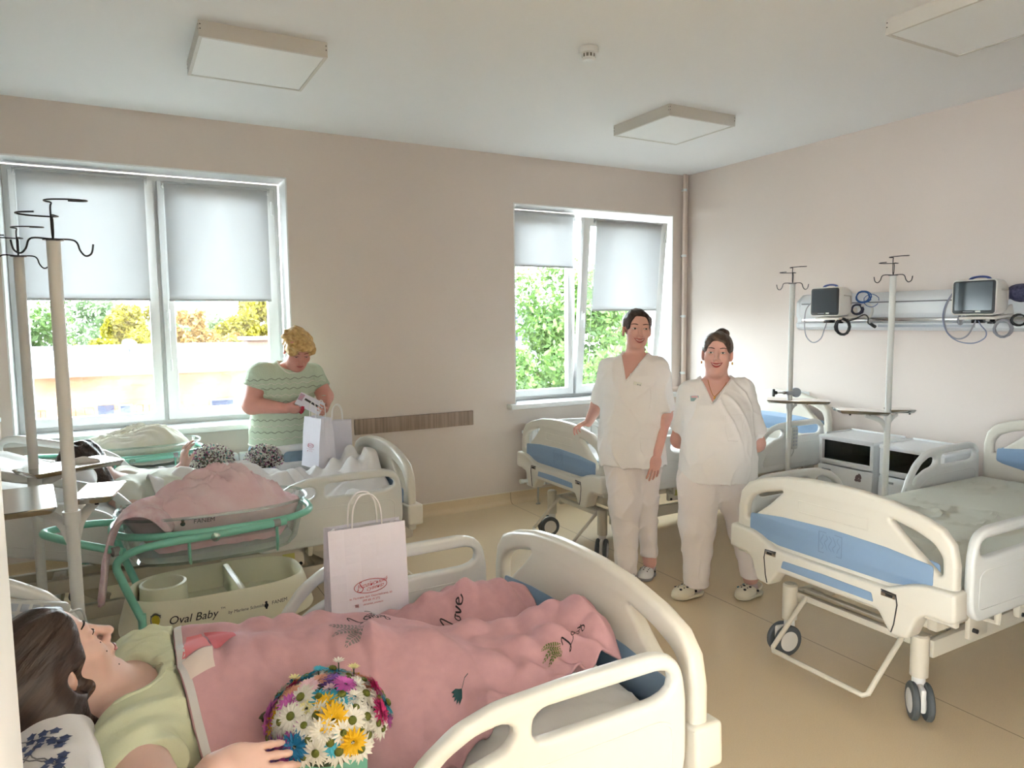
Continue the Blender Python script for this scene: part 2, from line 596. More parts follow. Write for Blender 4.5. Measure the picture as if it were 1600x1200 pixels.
# ------------------------------------------------------------------ windows
PANE = glass_mat('window_glass')
SCREEN = mat('blind_fabric', (222, 223, 224), 0.8, trans=0.36, bump=0.05, bscale=500)
ALU = mat('brushed_metal', (190, 190, 188), 0.3, metal=1.0)
def frame_bm(x0, x1, z0, z1, w, ya, yb, bev=0.006):
    """four mitred bars of one rectangular frame"""
    return board([(x0, z0), (x1, z0), (x1, z1), (x0, z1)], [[(x0 + w, z0 + w), (x1 - w, z0 + w), (x1 - w, z1 - w), (x0 + w, z1 - w)]],
                 yb - ya, bev, axes((0, (ya + yb) / 2, 0), (1, 0, 0), (0, 0, 1), (0, -1, 0)), 1)
def window(n, w, fx0, fx1, xm, sill0, sill1, tilt):
    """white two-sash window; the second sash may tilt into the room about its lower edge"""
    ya, yb = 5.575, 5.645
    win = struct('window_%d' % n, frame_bm(fx0, fx1, w[2], w[3] - 0.02, 0.05, ya, yb), WHITE)
    b = nb(); bx(b, (xm - 0.035, ya, w[2] + 0.03), (xm + 0.035, yb, w[3] - 0.05), 0.005)
    put('mullion', b, WHITE, win)
    # plaster reveals
    b = nb()
    bx(b, (w[0] - 0.002, YB - 0.002, w[2]), (w[0] + 0.008, 5.60, w[3])); bx(b, (w[1] - 0.008, YB - 0.002, w[2]), (w[1] + 0.002, 5.60, w[3]))
    bx(b, (w[0], YB - 0.002, w[3] - 0.008), (w[1], 5.60, w[3] + 0.002))
    put('reveal', b, REVEAL, win)
    b = nb(); bx(b, (sill0, YB - 0.09, w[2] - 0.03), (sill1, 5.6, w[2] + 0.012), 0.008)
    put('sill', b, WHITE, win)
    # left sash (shut)
    zb, zt = w[2] + 0.045, w[3] - 0.06
    for i, (a, c) in enumerate(((fx0 + 0.035, xm - 0.012), (xm + 0.012, fx1 - 0.035))):
        sw = 0.075 if i else 0.06
        f = frame_bm(0, c - a, 0, zt - zb, sw, -0.06, 0.0, 0.008)
        s = put('sash', f, WHITE, win, loc=(a, ya + 0.012, zb), rot=((-tilt if False else tilt), 0, 0) if i else None)
        g = nb(); bx(g, (sw - 0.01, -0.034, sw - 0.01), (c - a - sw + 0.01, -0.028, zt - zb - sw + 0.01))
        put('pane', g, PANE, s)
        if i:
            h = nb(); box(h, (0.03, -0.068, 0.74), (0.028, 0.014, 0.075), None, 0.005)
            tube(h, [(0.03, -0.07, 0.75), (0.03, -0.10, 0.755), (0.03, -0.108, 0.74), (0.03, -0.108, 0.63)], 0.009, 8)
            put('window_handle', h, WHITE, s)
            h = nb(); box(h, (c - a - 0.02, -0.066, zt - zb - 0.14), (0.022, 0.016, 0.10), None, 0.005)
            put('hinge', h, WHITE, s)
    return win
window(1, W1, -0.60, 1.095, 0.268, -0.66, 1.165, 0.0)
window(2, W2, 3.0, 4.765, 3.735, 2.915, 4.82, R(5.3))
b = nb(); box(b, (3.765, 5.545, 2.525), (0.05, 0.05, 0.035), None, 0.004); bx(b, (3.75, 5.53, 2.50), (3.79, 5.57, 2.512))
struct('trim_3', b, WHITE)

BARM = mat('blind_bar', (196, 198, 199), 0.35)
def blind(label, x0, x1, zt, zb, yc, tilt=0.0, piv=None):
    t = thing('roller_blind', label, 'blind', (x0, yc, zt), 0, 'roller blinds')
    b = nb(); cyl(b, (-0.012, 0, 0), (x1 - x0 + 0.012, 0, 0), 0.019, None, 16)
    put('roller', b, BARM, t)
    n = 24
    zz = np.linspace(0, zb - zt, n)
    P = np.zeros((2, n, 3)); P[0, :, 0] = 0.006; P[1, :, 0] = x1 - x0 - 0.006
    P[:, :, 1] = -0.019; P[:, :, 2] = zz
    me = grid_mesh('fabric', P)
    o = put('fabric', me, SCREEN, t, smooth=False)
    sm = o.modifiers.new('thick', 'SOLIDIFY'); sm.thickness = 0.001
    b = nb(); box(b, ((x1 - x0) / 2, -0.019, zb - zt - 0.008), (x1 - x0 - 0.008, 0.010, 0.016), None, 0.003)
    put('bottom_bar', b, BARM, t)
    for s in (-0.004, x1 - x0 + 0.004):
        b = nb(); box(b, (s, 0.008, -0.004), (0.012, 0.044, 0.05), None, 0.004)
        put('bracket', b, WHITE, t)
    b = nb(); tube(b, [(0.0, -0.022, 0), (-0.008, -0.026, -0.6), (-0.004, -0.026, zb - zt - 0.42)], 0.0022, 6)
    cyl(b, (-0.004, -0.026, zb - zt - 0.42), (-0.004, -0.026, zb - zt - 0.50), 0.006, 0.009, 10)
    put('pull_cord', b, WHITE, t)
    if tilt: t.rotation_euler = (tilt, 0, 0)
    return t
blind('white roller blind in the big window, over the fixed pane behind the drip stands', -0.525, 0.208, 2.585, 1.782, 5.505)
blind('white roller blind in the big window, on the opening sash above the blonde woman', 0.315, 1.005, 2.565, 1.78, 5.49)
blind('short white roller blind half-way down the small window\'s fixed pane', 3.03, 3.70, 2.555, 2.095, 5.505)
blind('longer white roller blind on the tilted sash behind the taller nurse', 3.86, 4.64, 2.51, 1.70, 5.375, R(5.3))

# ------------------------------------------------------------------ heating: pipes and radiators
PIPE = mat('pipe_paint', (226, 208, 196), 0.4)
def riser(label, x, y, z0, z1, brackets, r=0.014, elbow=None):
    t = thing('heating_pipe', label, 'pipe', (x, y, z0))
    b = nb(); cyl(b, (0, 0, 0), (0, 0, z1 - z0), r, None, 14)
    if elbow: tube(b, [(0, 0, 0.02), (elbow, 0, 0.02)], r, 12)
    put('pipe_run', b, PIPE, t)
    for z in brackets:
        b = nb(); lathe(b, [(r + 0.001, -0.012), (r + 0.006, -0.012), (r + 0.006, 0.012), (r + 0.001, 0.012)], (0, 0, z - z0), 14)
        cyl(b, (0, 0.01, z - z0), (0, YB - y, z - z0), 0.006, None, 8)
        cyl(b, (-0.03, 0, z - z0), (0, 0, z - z0), 0.007, None, 8)
        put('pipe_bracket', b, WHITE, t)
    return t
riser('bracketed beige heating riser between the small window and the room corner', 4.885, 5.315, 0.9, 3.0, (2.85, 2.22, 1.63, 1.07), 0.017, -0.16)
riser('beige heating pipe standing tight in the room corner', 4.925, 5.335, 0.108, 3.0, (), 0.018)
riser('beige heating pipe beside the big window, behind the drip stands', -0.685, 5.31, 0.2, 3.0, (1.03, 1.9), 0.016)
RADM = mat('radiator_enamel', (232, 236, 236), 0.28)
def radiator(label, x0, n, z0, z1, y):
    t = thing('radiator', label, 'radiator', (x0, y, 0))
    w = 0.08
    for i in range(n):
        b = nb(); box(b, (w * (i + 0.5), 0, (z0 + z1) / 2), (w - 0.006, 0.085, z1 - z0), None, 0.014)
        put('radiator_section', b, RADM, t)
    b = nb()
    for z in (z0 + 0.05, z1 - 0.05): cyl(b, (-0.05, 0, z), (n * w + 0.02, 0, z), 0.016, None, 12)
    cyl(b, (-0.08, 0, z0 + 0.05), (-0.05, 0, z0 + 0.05), 0.02, None, 12)
    put('header_pipe', b, RADM, t)
    for xx in (0.10, n * w - 0.10):
        b = nb(); cyl(b, (xx, 0.0, 0.002), (xx, 0, z0 + 0.02), 0.009, None, 10); cyl(b, (xx, 0, 0.001), (xx, 0, 0.008), 0.02, None, 12)
        put('leg', b, ALU, t)
    return t
radiator('white sectional radiator on thin legs under the small window', 3.04, 14, 0.17, 0.70, 5.22)
radiator('white sectional radiator under the big window behind the flowers', -0.35, 17, 0.17, 0.70, 5.235)

# ------------------------------------------------------------------ wall bumper
WOOD = mat('bumper_laminate', (158, 138, 122), 0.45, var=0.28, vscale=3.0, stretch=(26, 4, 0.6))
b = nb(); box(b, (2.07, YB - 0.011, 0.792), (1.02, 0.022, 0.12), None, 0.003)
o = put('wall_bumper', b, WOOD); tag(o, 'brown wood-grain bumper strip on the wall under the big blank space', 'bumper strip')

# ------------------------------------------------------------------ ceiling lights and smoke detector
LFR = mat('lamp_frame', (214, 211, 204), 0.45)
LDIF = mat('lamp_diffuser', (242, 244, 243), 0.5)
LSCR = mat('dark_screw', (60, 58, 55), 0.5)
def ceiling_light(label, x, y):
    t = thing('ceiling_light', label, 'ceiling light', (x, y, H), 0, 'square ceiling panel lights')
    a = 0.297
    for i in range(4):
        Rm = Matrix.Rotation(i * PI / 2, 4, 'Z')
        b = nb(); bx(b, (-a + 0.0002, -a, -0.0692), (a - 0.0124, -a + 0.012, 0)); bx(b, (-a + 0.0002, -a - 0.0004, -0.073), (a - 0.0164, -a + 0.016, -0.0694))
        for xx in (-a + 0.006, a - 0.006):
            pass
        bmesh.ops.transform(b, matrix=Rm, verts=b.verts)
        f = put('frame_side', b, LFR, t)
        for xx in (-a + 0.007, a - 0.007):
            for z in (-0.018, -0.038):
                b = nb(); cyl(b, (xx, -a - 0.001, z), (xx, -a + 0.002, z), 0.003, None, 8)
                bmesh.ops.transform(b, matrix=Rm, verts=b.verts)
                put('screw', b, LSCR, f)
    b = nb(); bx(b, (-a + 0.010, -a + 0.010, -0.0695), (a - 0.010, a - 0.010, -0.060))
    put('diffuser', b, LDIF, t)
    return t
ceiling_light('square white ceiling light panel above the big window side', 0.69, 3.95)
ceiling_light('square white ceiling light panel in front of the small window', 3.50, 3.935)
ceiling_light('square white ceiling light panel above the empty bed with the grey-green mattress, only partly seen', 3.53, 1.875)
t = thing('smoke_detector', 'round white smoke detector on the ceiling', 'smoke detector', (2.19, 3.106, H))
b = nb(); lathe(b, [(0.0, 0), (0.05, 0), (0.052, -0.01), (0.05, -0.03), (0.04, -0.034), (0.0, -0.034)], seg=28); put('base', b, WHITE, t)
b = nb(); lathe(b, [(0.0, -0.034), (0.036, -0.034), (0.036, -0.05), (0.0, -0.05)], seg=24); put('sensor_grille', b, mat('grille_dark', (120, 118, 112), 0.6), t)
b = nb(); lathe(b, [(0.0, -0.048), (0.034, -0.048), (0.036, -0.056), (0.028, -0.064), (0.0, -0.066)], seg=24); put('cap', b, WHITE, t)
b = nb()
for k in range(12):
    a = 2 * PI * k / 12
    box(b, (0.036 * math.cos(a), 0.036 * math.sin(a), -0.042), (0.004, 0.006, 0.018), (0, 0, a))
put('rib', b, WHITE, t)

# ------------------------------------------------------------------ outdoors
GROUND = mat('outdoor_ground', (112, 110, 104), 0.9, var=0.3, vscale=0.6)
struct('ground', bx(nb(), (-90, 8, -9.6), (150, 160, -9)), GROUND)
PLAS = mat('annex_plaster', (92, 62, 38), 0.9, col2=(112, 90, 70), vscale=0.9)
ROOFM = mat('annex_roof', (76, 80, 92), 0.6, var=0.06, vscale=1.5)
PANL = mat('annex_panel', (150, 58, 16), 0.6)
DKW = mat('annex_window', (34, 36, 50), 0.6, spec=0.2)
t = thing('annex_building', 'long low building with a flat pale roof outside the big window', 'building', (0, 20, -9))
b = nb(); bx(b, (-14, 0, 0), (9.5, 12.6, 9.45)); put('wall', b, PLAS, t)
b = nb(); bx(b, (-14.3, -0.25, 9.45), (9.8, 12.8, 9.6)); f = put('roof', b, ROOFM, t)
b = nb(); bx(b, (-14.3, -0.3, 9.36), (9.8, -0.2, 9.46)); put('fascia', b, mat('fascia_brown', (74, 58, 52), 0.7), f)
b = nb(); bx(b, (-14.3, 12.4, 9.6), (9.8, 12.8, 9.78)); put('parapet', b, ROOFM, f)
b = nb(); bx(b, (3.9, 6, 9.55), (4.6, 6.8, 10.0)); bx(b, (3.7, 5.85, 10.0), (4.85, 6.95, 10.12)); put('chimney', b, mat('chimney_brick', (110, 88, 76), 0.8), f)
b = nb(); cyl(b, (0.25, 4.5, 9.6), (0.25, 4.5, 9.95), 0.03); lathe(b, [(0.0, 0), (0.13, 0.03), (0.22, 0.08), (0.21, 0.09), (0.0, 0.015)], (0.25, 4.5, 9.95), 20, (0.2, -0.6, 0.6)); put('satellite_dish', b, ROOFM, f)
b = nb(); bx(b, (1.9, 3.0, 9.6), (2.0, 3.1, 10.05)); put('vent_pipe', b, mat('vent_grey', (120, 118, 118), 0.6), f)
for x0, x1 in ((-1.9, -1.62), (-1.2, -0.62), (0.30, 0.72), (-2.9, -2.4)):
    n = 3
    for k in range(n):
        a = x0 + (x1 - x0) * k / n
        b = nb(); bx(b, (a, -0.04, 8.15), (a + (x1 - x0) / n - 0.015, 0.01, 8.58)); put('orange_panel', b, PANL, t)
for x0, x1, m in ((-0.55, -0.2, DKW), (-0.1, 0.2, ROOFM), (2.0, 2.6, ROOFM), (3.2, 4.2, DKW)):
    b = nb(); bx(b, (x0, -0.05, 8.1), (x1, 0.01, 8.62)); fr = put('window', b, m, t)
    b = nb(); bx(b, (x0 + 0.04, -0.06, 8.14), (x1 - 0.04, -0.045, 8.58)); put('pane', b, DKW, fr)
t = thing('apartment_block', 'far white apartment block beyond the trees of the small window', 'building', (36.5, 60, -9))
b = nb(); bx(b, (-4.5, 0, 0), (2.2, 8, 11.2)); put('wall', b, mat('far_white', (120, 122, 128), 0.8), t)
b = nb(); bx(b, (-4.8, -0.3, 11.2), (2.5, 8.3, 11.6)); put('roof', b, ROOFM, t)
for i in range(6):
    for z in (8.6, 10.1):
        b = nb(); bx(b, (-4.2 + i * 1.1, -0.05, z), (-3.7 + i * 1.1, 0.02, z + 0.8)); put('window', b, DKW, t)
t = thing('glass_tower', 'hazy blue tower block behind the trees of the big window', 'building', (7.2, 95, -9))
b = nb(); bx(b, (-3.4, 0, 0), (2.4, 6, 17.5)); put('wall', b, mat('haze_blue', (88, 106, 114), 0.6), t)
b = nb()
for z in np.arange(8, 17, 1.2): bx(b, (-2.4, -0.06, z), (2.2, 0.02, z + 0.6))
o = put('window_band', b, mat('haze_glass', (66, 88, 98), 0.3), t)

def leaf_mat(name, c1, c2):
    if name in MATS: return MATS[name]
    m = bpy.data.materials.new(name); m.use_nodes = True
    nt = m.node_tree; bs = nt.nodes['Principled BSDF']
    g = nt.nodes.new('ShaderNodeNewGeometry'); r = nt.nodes.new('ShaderNodeValToRGB')
    r.color_ramp.elements[0].color = lin(c1); r.color_ramp.elements[1].color = lin(c2)
    nt.links.new(g.outputs['Random Per Island'], r.inputs['Fac'])
    nt.links.new(r.outputs['Color'], bs.inputs['Base Color'])
    bs.inputs['Roughness'].default_value = 0.6
    tr = nt.nodes.new('ShaderNodeBsdfTranslucent'); nt.links.new(r.outputs['Color'], tr.inputs['Color'])
    mx = nt.nodes.new('ShaderNodeMixShader'); mx.inputs[0].default_value = 0.35
    nt.links.new(bs.outputs[0], mx.inputs[1]); nt.links.new(tr.outputs[0], mx.inputs[2])
    nt.links.new(mx.outputs[0], nt.nodes['Material Output'].inputs['Surface'])
    MATS[name] = m
    return m
BARK = mat('bark', (120, 100, 82), 0.9)
LEAFY = {'yellow': leaf_mat('leaf_yellow', (86, 84, 14), (140, 130, 24)), 'green': leaf_mat('leaf_green', (44, 66, 28), (80, 106, 50)),
         'pale': leaf_mat('leaf_pale', (66, 86, 54), (100, 120, 84)), 'orange': leaf_mat('leaf_orange', (112, 84, 38), (140, 112, 62)),
         'fresh': leaf_mat('leaf_fresh', (50, 78, 32), (92, 120, 54))}
def tree(label, x, y, top, rad, kind, n=4200, leaf=0.15, squash=1.25):
    t = thing('tree', label, 'tree', (x, y, -9), 0, 'trees outside the windows')
    r = np.random.default_rng(int(abs(x * 131 + y * 17)) + 3)
    hh = top + 9
    b = nb(); tube(b, [(0, 0, 0), (0.1, 0, hh * 0.4), (0, 0.1, hh * 0.8)], [0.22, 0.17, 0.05], 8)
    for k in range(5):
        a = k * 1.3; tube(b, [(0, 0, hh * (0.4 + 0.07 * k)), (rad * 0.6 * math.cos(a), rad * 0.6 * math.sin(a), hh * (0.6 + 0.06 * k))], [0.09, 0.03], 6)
    put('trunk', b, BARK, t)
    nc = 26
    cs = r.normal(size=(nc, 3)) * np.array([rad * 0.42, rad * 0.42, rad * 0.5 * squash])
    cs[:, 2] += hh - rad * squash
    cs[:, 2] = np.minimum(cs[:, 2], hh - 0.25 * rad)
    k = r.integers(0, nc, n)
    u = r.normal(size=(n, 3)); u /= np.linalg.norm(u, axis=1)[:, None]
    c = cs[k] + u * rad * 0.30 * r.uniform(0.5, 1.05, n)[:, None]
    d1 = r.normal(size=(n, 3)); d1 /= np.linalg.norm(d1, axis=1)[:, None]
    d2 = np.cross(d1, r.normal(size=(n, 3))); d2 /= np.linalg.norm(d2, axis=1)[:, None]
    s = leaf * r.uniform(0.6, 1.3, n)[:, None]
    P = np.stack([c - d1 * s, c + d2 * s * 0.45, c + d1 * s, c - d2 * s * 0.45], 1).reshape(-1, 3)
    me = mesh_np('crown', P, np.arange(4 * n).reshape(n, 4))
    o = put('crown', me, LEAFY[kind], t, smooth=False)
    return t
for a in (('green tree beyond the farther drip stand in the big window', -3.4, 36, 2.6, 2.2, 'green'),
          ('pale green tree between the two drip stands in the big window', -0.9, 42, 2.9, 2.4, 'pale'),
          ('yellow tree standing tallest in the big window\'s fixed pane', 0.55, 38, 2.55, 1.25, 'yellow'),
          ('low yellow bush-like tree just beyond the taller of the two drip stands', -0.9, 35, 0.9, 1.0, 'yellow'),
          ('broad yellow tree low in the middle of the fixed pane', 1.35, 35.5, 1.3, 1.05, 'yellow'),
          ('orange-tinged tree beside the big window\'s mullion', 2.9, 38, 2.2, 1.1, 'orange'),
          ('pale tree behind the yellow tree in the fixed pane', 2.0, 47, 2.8, 2.6, 'pale'),
          ('small orange tree close by the big window\'s mullion in the opening sash', 4.1, 36, 1.1, 0.9, 'orange'),
          ('yellow tree between the small orange one and the tallest in the opening sash', 5.2, 37, 1.9, 1.2, 'yellow'),
          ('tallest yellow tree in the opening sash of the big window', 6.1, 38, 2.9, 1.3, 'yellow'),
          ('yellow tree nearest the blonde woman in the opening sash', 7.4, 38, 2.8, 1.2, 'yellow'),
          ('pale green tree above the chimney in the opening sash', 8.6, 40, 2.3, 1.8, 'pale'),
          ('hazy tree under the blue tower in the opening sash', 5.3, 46, 2.3, 2.2, 'pale'),
          ('wide hazy tree far behind the orange-tinged one', 4.4, 52, 2.2, 2.6, 'pale')):
    tree(*a)
for a in (('bright green tree filling the fixed pane of the small window', 10.2, 17, 0.9, 2.2, 'fresh', 11000, 0.105),
          ('tall green tree rising behind the small window\'s middle bar', 12.4, 18, 3.6, 2.4, 'fresh', 13000, 0.105),
          ('green tree behind the taller nurse in the tilted sash', 14.6, 18.5, 3.0, 2.5, 'fresh', 12000, 0.105),
          ('low green tree at the foot of the small window', 11.6, 15, -0.6, 2.0, 'green', 9000, 0.10)):
    tree(*a)
# ------------------------------------------------------------------ hospital beds
IVORY = mat('bed_plastic_ivory', (220, 215, 202), 0.32)
RAILM = mat('bed_plastic_rail', (220, 221, 217), 0.3)
BLUE = mat('bed_panel_blue', (134, 160, 188), 0.4)
BEDFR = mat('bed_frame_enamel', (214, 206, 188), 0.35)
GREYR = mat('tyre_grey', (84, 90, 92), 0.5)
HUBM = mat('wheel_hub', (226, 224, 218), 0.35)
DARK = mat('dark_plastic', (38, 38, 38), 0.4)
LABEL = mat('label_white', (235, 235, 225), 0.5)
YELLOWL = mat('label_yellow', (206, 204, 120), 0.5)
CHROME = mat('chrome', (205, 205, 205), 0.18, metal=1.0)

def mir(pl): return pl + [(-x, y) for x, y in reversed(pl)]
BEND = {'top': [(0.0, 0.905), (0.12, 0.902), (0.25, 0.888), (0.38, 0.858), (0.46, 0.825), (0.502, 0.775), (0.518, 0.70)]}
HOLE = [(0.25, 0.822), (0.36, 0.795), (0.43, 0.765), (0.464, 0.72), (0.466, 0.655), (0.45, 0.648), (0.43, 0.665), (0.33, 0.745)]
BLUEP = [(0.0, 0.712), (0.25, 0.703), (0.435, 0.682), (0.437, 0.605), (0.40, 0.590), (0.27, 0.565), (0.0, 0.565)]
SHELL = [(0.0, 0.550), (0.27, 0.550), (0.36, 0.592), (0.41, 0.606), (0.533, 0.612), (0.537, 0.505), (0.52, 0.495), (0.43, 0.495), (0.40, 0.47), (0.365, 0.378), (0.295, 0.372), (0.24, 0.452), (0.0, 0.452)]
def scl(pl, dz=0.0): return [(x, z + dz) for x, z in pl]

def bed_board(name, root, x, out, dz, lower, blue_dz=0.0):
    """moulded end board; out = +1 or -1 is the side the outer face looks to"""
    M = axes((x, 0, dz), (0, 1, 0), (0, 0, 1), (1, 0, 0))
    low = 0.47 if lower else 0.42
    ol = roundpoly(mir(list(reversed(BEND['top']))[::-1] + [(0.518, low)]), 0.03, 3)
    pts = [(-x_, z_) for x_, z_ in reversed(BEND['top'][1:])]
    full = [(0.518, low)] + [p for p in reversed(BEND['top'])] + [(-x_, z_) for x_, z_ in BEND['top'][1:]] + [(-0.518, low)]
    h1 = roundpoly(HOLE, 0.02, 3); h2 = [(-a, b_) for a, b_ in reversed(h1)]
    o = put(name, board(full, [h1, h2], 0.046, 0.016, M, 3), IVORY, root)
    for s in (1, -1):
        Mb = axes((x + s * 0.0225, 0, dz), (0, 1, 0), (0, 0, 1), (1, 0, 0))
        put('blue_panel', board(roundpoly(mir(BLUEP), 0.012, 3), [], 0.006, 0.002, Mb, 1), BLUE, o)
    if lower:
        b = nb()
        xs = x + out * 0.0262
        for (y0, z0, y1, z1) in ((-.055, .60, -.055, .69), (.055, .60, .055, .69), (-.055, .69, -.02, .69), (.02, .69, .055, .69), (-.055, .60, -.03, .60), (.03, .60, .055, .60)):
            tube(b, [(xs, y0, z0 + dz), (xs, y1, z1 + dz)], 0.0009, 4)
        for k in range(5):
            tube(b, smooth_path([(xs, -.04 + .02 * k + .008 * math.sin(j * 2.1 + k), .615 + dz + .016 * j) for j in range(5)], 3), 0.0008, 4)
        put('worn_sticker', b, mat('sticker_blue_grey', (104, 124, 150), 0.5), o)
    # faint moulded rectangle above the blue
    Mb = axes((x + out * 0.0225, 0, dz), (0, 1, 0), (0, 0, 1), (1, 0, 0))
    ro = roundpoly([(-0.17, 0.80), (0.17, 0.80), (0.17, 0.745), (-0.17, 0.745)], 0.008, 3)
    ri = roundpoly([(-0.164, 0.794), (0.164, 0.794), (0.164, 0.751), (-0.164, 0.751)], 0.006, 3)
    put('moulded_rim', board(ro, [ri], 0.004, 0.001, Mb, 1), IVORY, o)
    if lower:
        Ms = axes((x + out * 0.012, 0, dz), (0, 1, 0), (0, 0, 1), (1, 0, 0))
        sh = put('lower_shell', board(roundpoly(mir(SHELL), 0.014, 3), [], 0.088, 0.014, Ms, 3), IVORY, root)
        Mb = axes((x + out * 0.056, 0, dz), (0, 1, 0), (0, 0, 1), (1, 0, 0))
        put('blue_strip', board(roundpoly(mir([(0.0, 0.518), (0.215, 0.514), (0.225, 0.478), (0.0, 0.478)]), 0.006, 2), [], 0.006, 0.002, Mb, 1), BLUE, sh)
        for s in (1, -1):
            b = nb(); box(b, (x + out * 0.056, s * 0.285, dz + 0.528), (0.006, 0.058, 0.020), None, 0.002)
            l = put('latch_plate', b, CHROME, sh)
            b = nb(); box(b, (x + out * 0.059, s * 0.290, dz + 0.527), (0.004, 0.028, 0.010), None, 0.001)
            put('latch_slot', b, DARK, sh)
        b = nb()
        for s in (1, -1):
            tube(b, [(x + out * 0.0562, s * 0.255, dz + 0.541), (x + out * 0.0562, s * 0.316, dz + 0.538), (x + out * 0.0562, s * 0.322, dz + 0.50), (x + out * 0.0562, s * 0.312, dz + 0.42), (x + out * 0.0562, s * 0.302, dz + 0.385)], 0.0026, 6)
        put('panel_gap', b, DARK, sh)
    return o

RAIL = [(0.0, 0.50), (0.015, 0.58), (0.055, 0.665), (0.115, 0.745), (0.19, 0.795), (0.28, 0.82), (0.45, 0.828), (0.68, 0.828), (0.735, 0.812), (0.765, 0.775), (0.778, 0.71), (0.78, 0.55), (0.765, 0.50), (0.72, 0.47), (0.05, 0.468)]
RH1 = [(0.082, 0.640), (0.12, 0.695), (0.17, 0.742), (0.23, 0.77), (0.29, 0.778), (0.318, 0.765), (0.318, 0.735), (0.295, 0.715), (0.22, 0.70), (0.15, 0.668), (0.095, 0.63)]
RH2 = [(0.375, 0.715), (0.69, 0.715), (0.735, 0.73), (0.735, 0.77), (0.70, 0.785), (0.385, 0.785), (0.362, 0.77), (0.36, 0.73)]
RPAN = [(0.10, 0.535), (0.14, 0.605), (0.22, 0.65), (0.32, 0.665), (0.70, 0.668), (0.735, 0.65), (0.735, 0.515), (0.12, 0.508)]
def bed_rail(root, x0, dirx, y, dz=0.0, drop=0.0, tilt=None):
    """moulded side rail; x0 is the sloping tip, dirx the way it runs; tilt = (angle, pivot) follows the raised backrest"""
    M = axes((x0, y, dz), (dirx, 0, 0), (0, 0, 1), (0, -dirx, 0))
    if tilt:
        a, px, pz = tilt
        M = Matrix.Translation((px, 0, pz)) @ Matrix.Rotation(a, 4, 'Y') @ Matrix.Translation((-px, 0, -pz)) @ M
    o = put('side_rail', board(roundpoly(RAIL, 0.02, 2), [roundpoly(RH1, 0.015, 2), roundpoly(RH2, 0.02, 2)], 0.036, 0.0135, M, 3), RAILM, root)
    sgn = 1 if y > 0 else -1
    for s in (0.0172, -0.0172):
        Mp = M @ Matrix.Translation((0, 0, s))
        ro = roundpoly(RPAN, 0.02, 3)
        cx, cz = 0.43, 0.58
        ri = [(cx + (p - cx) * 0.982, cz + (q - cz) * 0.93) for p, q in ro]
        put('moulded_rim', board(ro, [ri], 0.005, 0.0015, Mp, 1), RAILM, o)
    for u in (0.28, 0.56):
        b = nb()
        P = [M @ V((u, 0.49, 0)), M @ V((u, 0.43, 0))]
        q = P[1] - V((0, sgn * 0.05, 0.0))
        tube(b, [P[0], P[1], q], 0.014, 8)
        put('rail_bracket', b, BEDFR, o)
    return o

def caster(root, x, y, rz):
    g = nb(); cyl(g, (x, y, 0.17), (x, y, 0.335), 0.034, None, 20); lathe(g, [(0.0, 0.335), (0.034, 0.335), (0.028, 0.343), (0.0, 0.345)], (x, y, 0), 20)
    post = put('caster_post', g, BEDFR, root)
    Rm = Matrix.Translation((x, y, 0)) @ Matrix.Rotation(rz, 4, 'Z')
    for s in (-1, 1):
        g = nb(); lathe(g, [(0.052, -0.013), (0.068, -0.012), (0.074, -0.006), (0.074, 0.006), (0.068, 0.012), (0.052, 0.013)], (0.028, s * 0.026, 0.0745), 28, (0, 1, 0))
        bmesh.ops.transform(g, matrix=Rm, verts=g.verts); w = put('tyre', g, GREYR, post)
        g = nb(); lathe(g, [(0.0, -0.014), (0.04, -0.014), (0.056, -0.010), (0.056, 0.010), (0.04, 0.016), (0.0, 0.018)], (0.028, s * 0.026, 0.0745), 24, (0, s, 0))
        bmesh.ops.transform(g, matrix=Rm, verts=g.verts); put('hub', g, HUBM, post)
    g = nb(); box(g, (0.028, 0, 0.095), (0.10, 0.022, 0.10), None, 0.01); cyl(g, (0, 0, 0.13), (0, 0, 0.18), 0.026, 0.024, 18)
    bmesh.ops.transform(g, matrix=Rm, verts=g.verts); put('caster_fork', g, HUBM, post)

def mattress_path(ang, top, pivot=-0.12, x_foot=1.02, L=1.98):
    """points along the bed from the foot to the head: (x, z, tangent) of the top surface"""
    out = []
    r = 0.18
    n = 90
    for i in range(n):
        s = L * i / (n - 1)
        lx = x_foot - s
        if ang <= 0 or lx > pivot + r:
            out.append((lx, top, 0.0)); continue
        a = min(1.0, (pivot + r - lx) / (2 * r)) * ang
        px, pz, _ = out[-1]
        ds = L / (n - 1)
        out.append((px - ds * math.cos(a), pz + ds * math.sin(a), a))
    return out

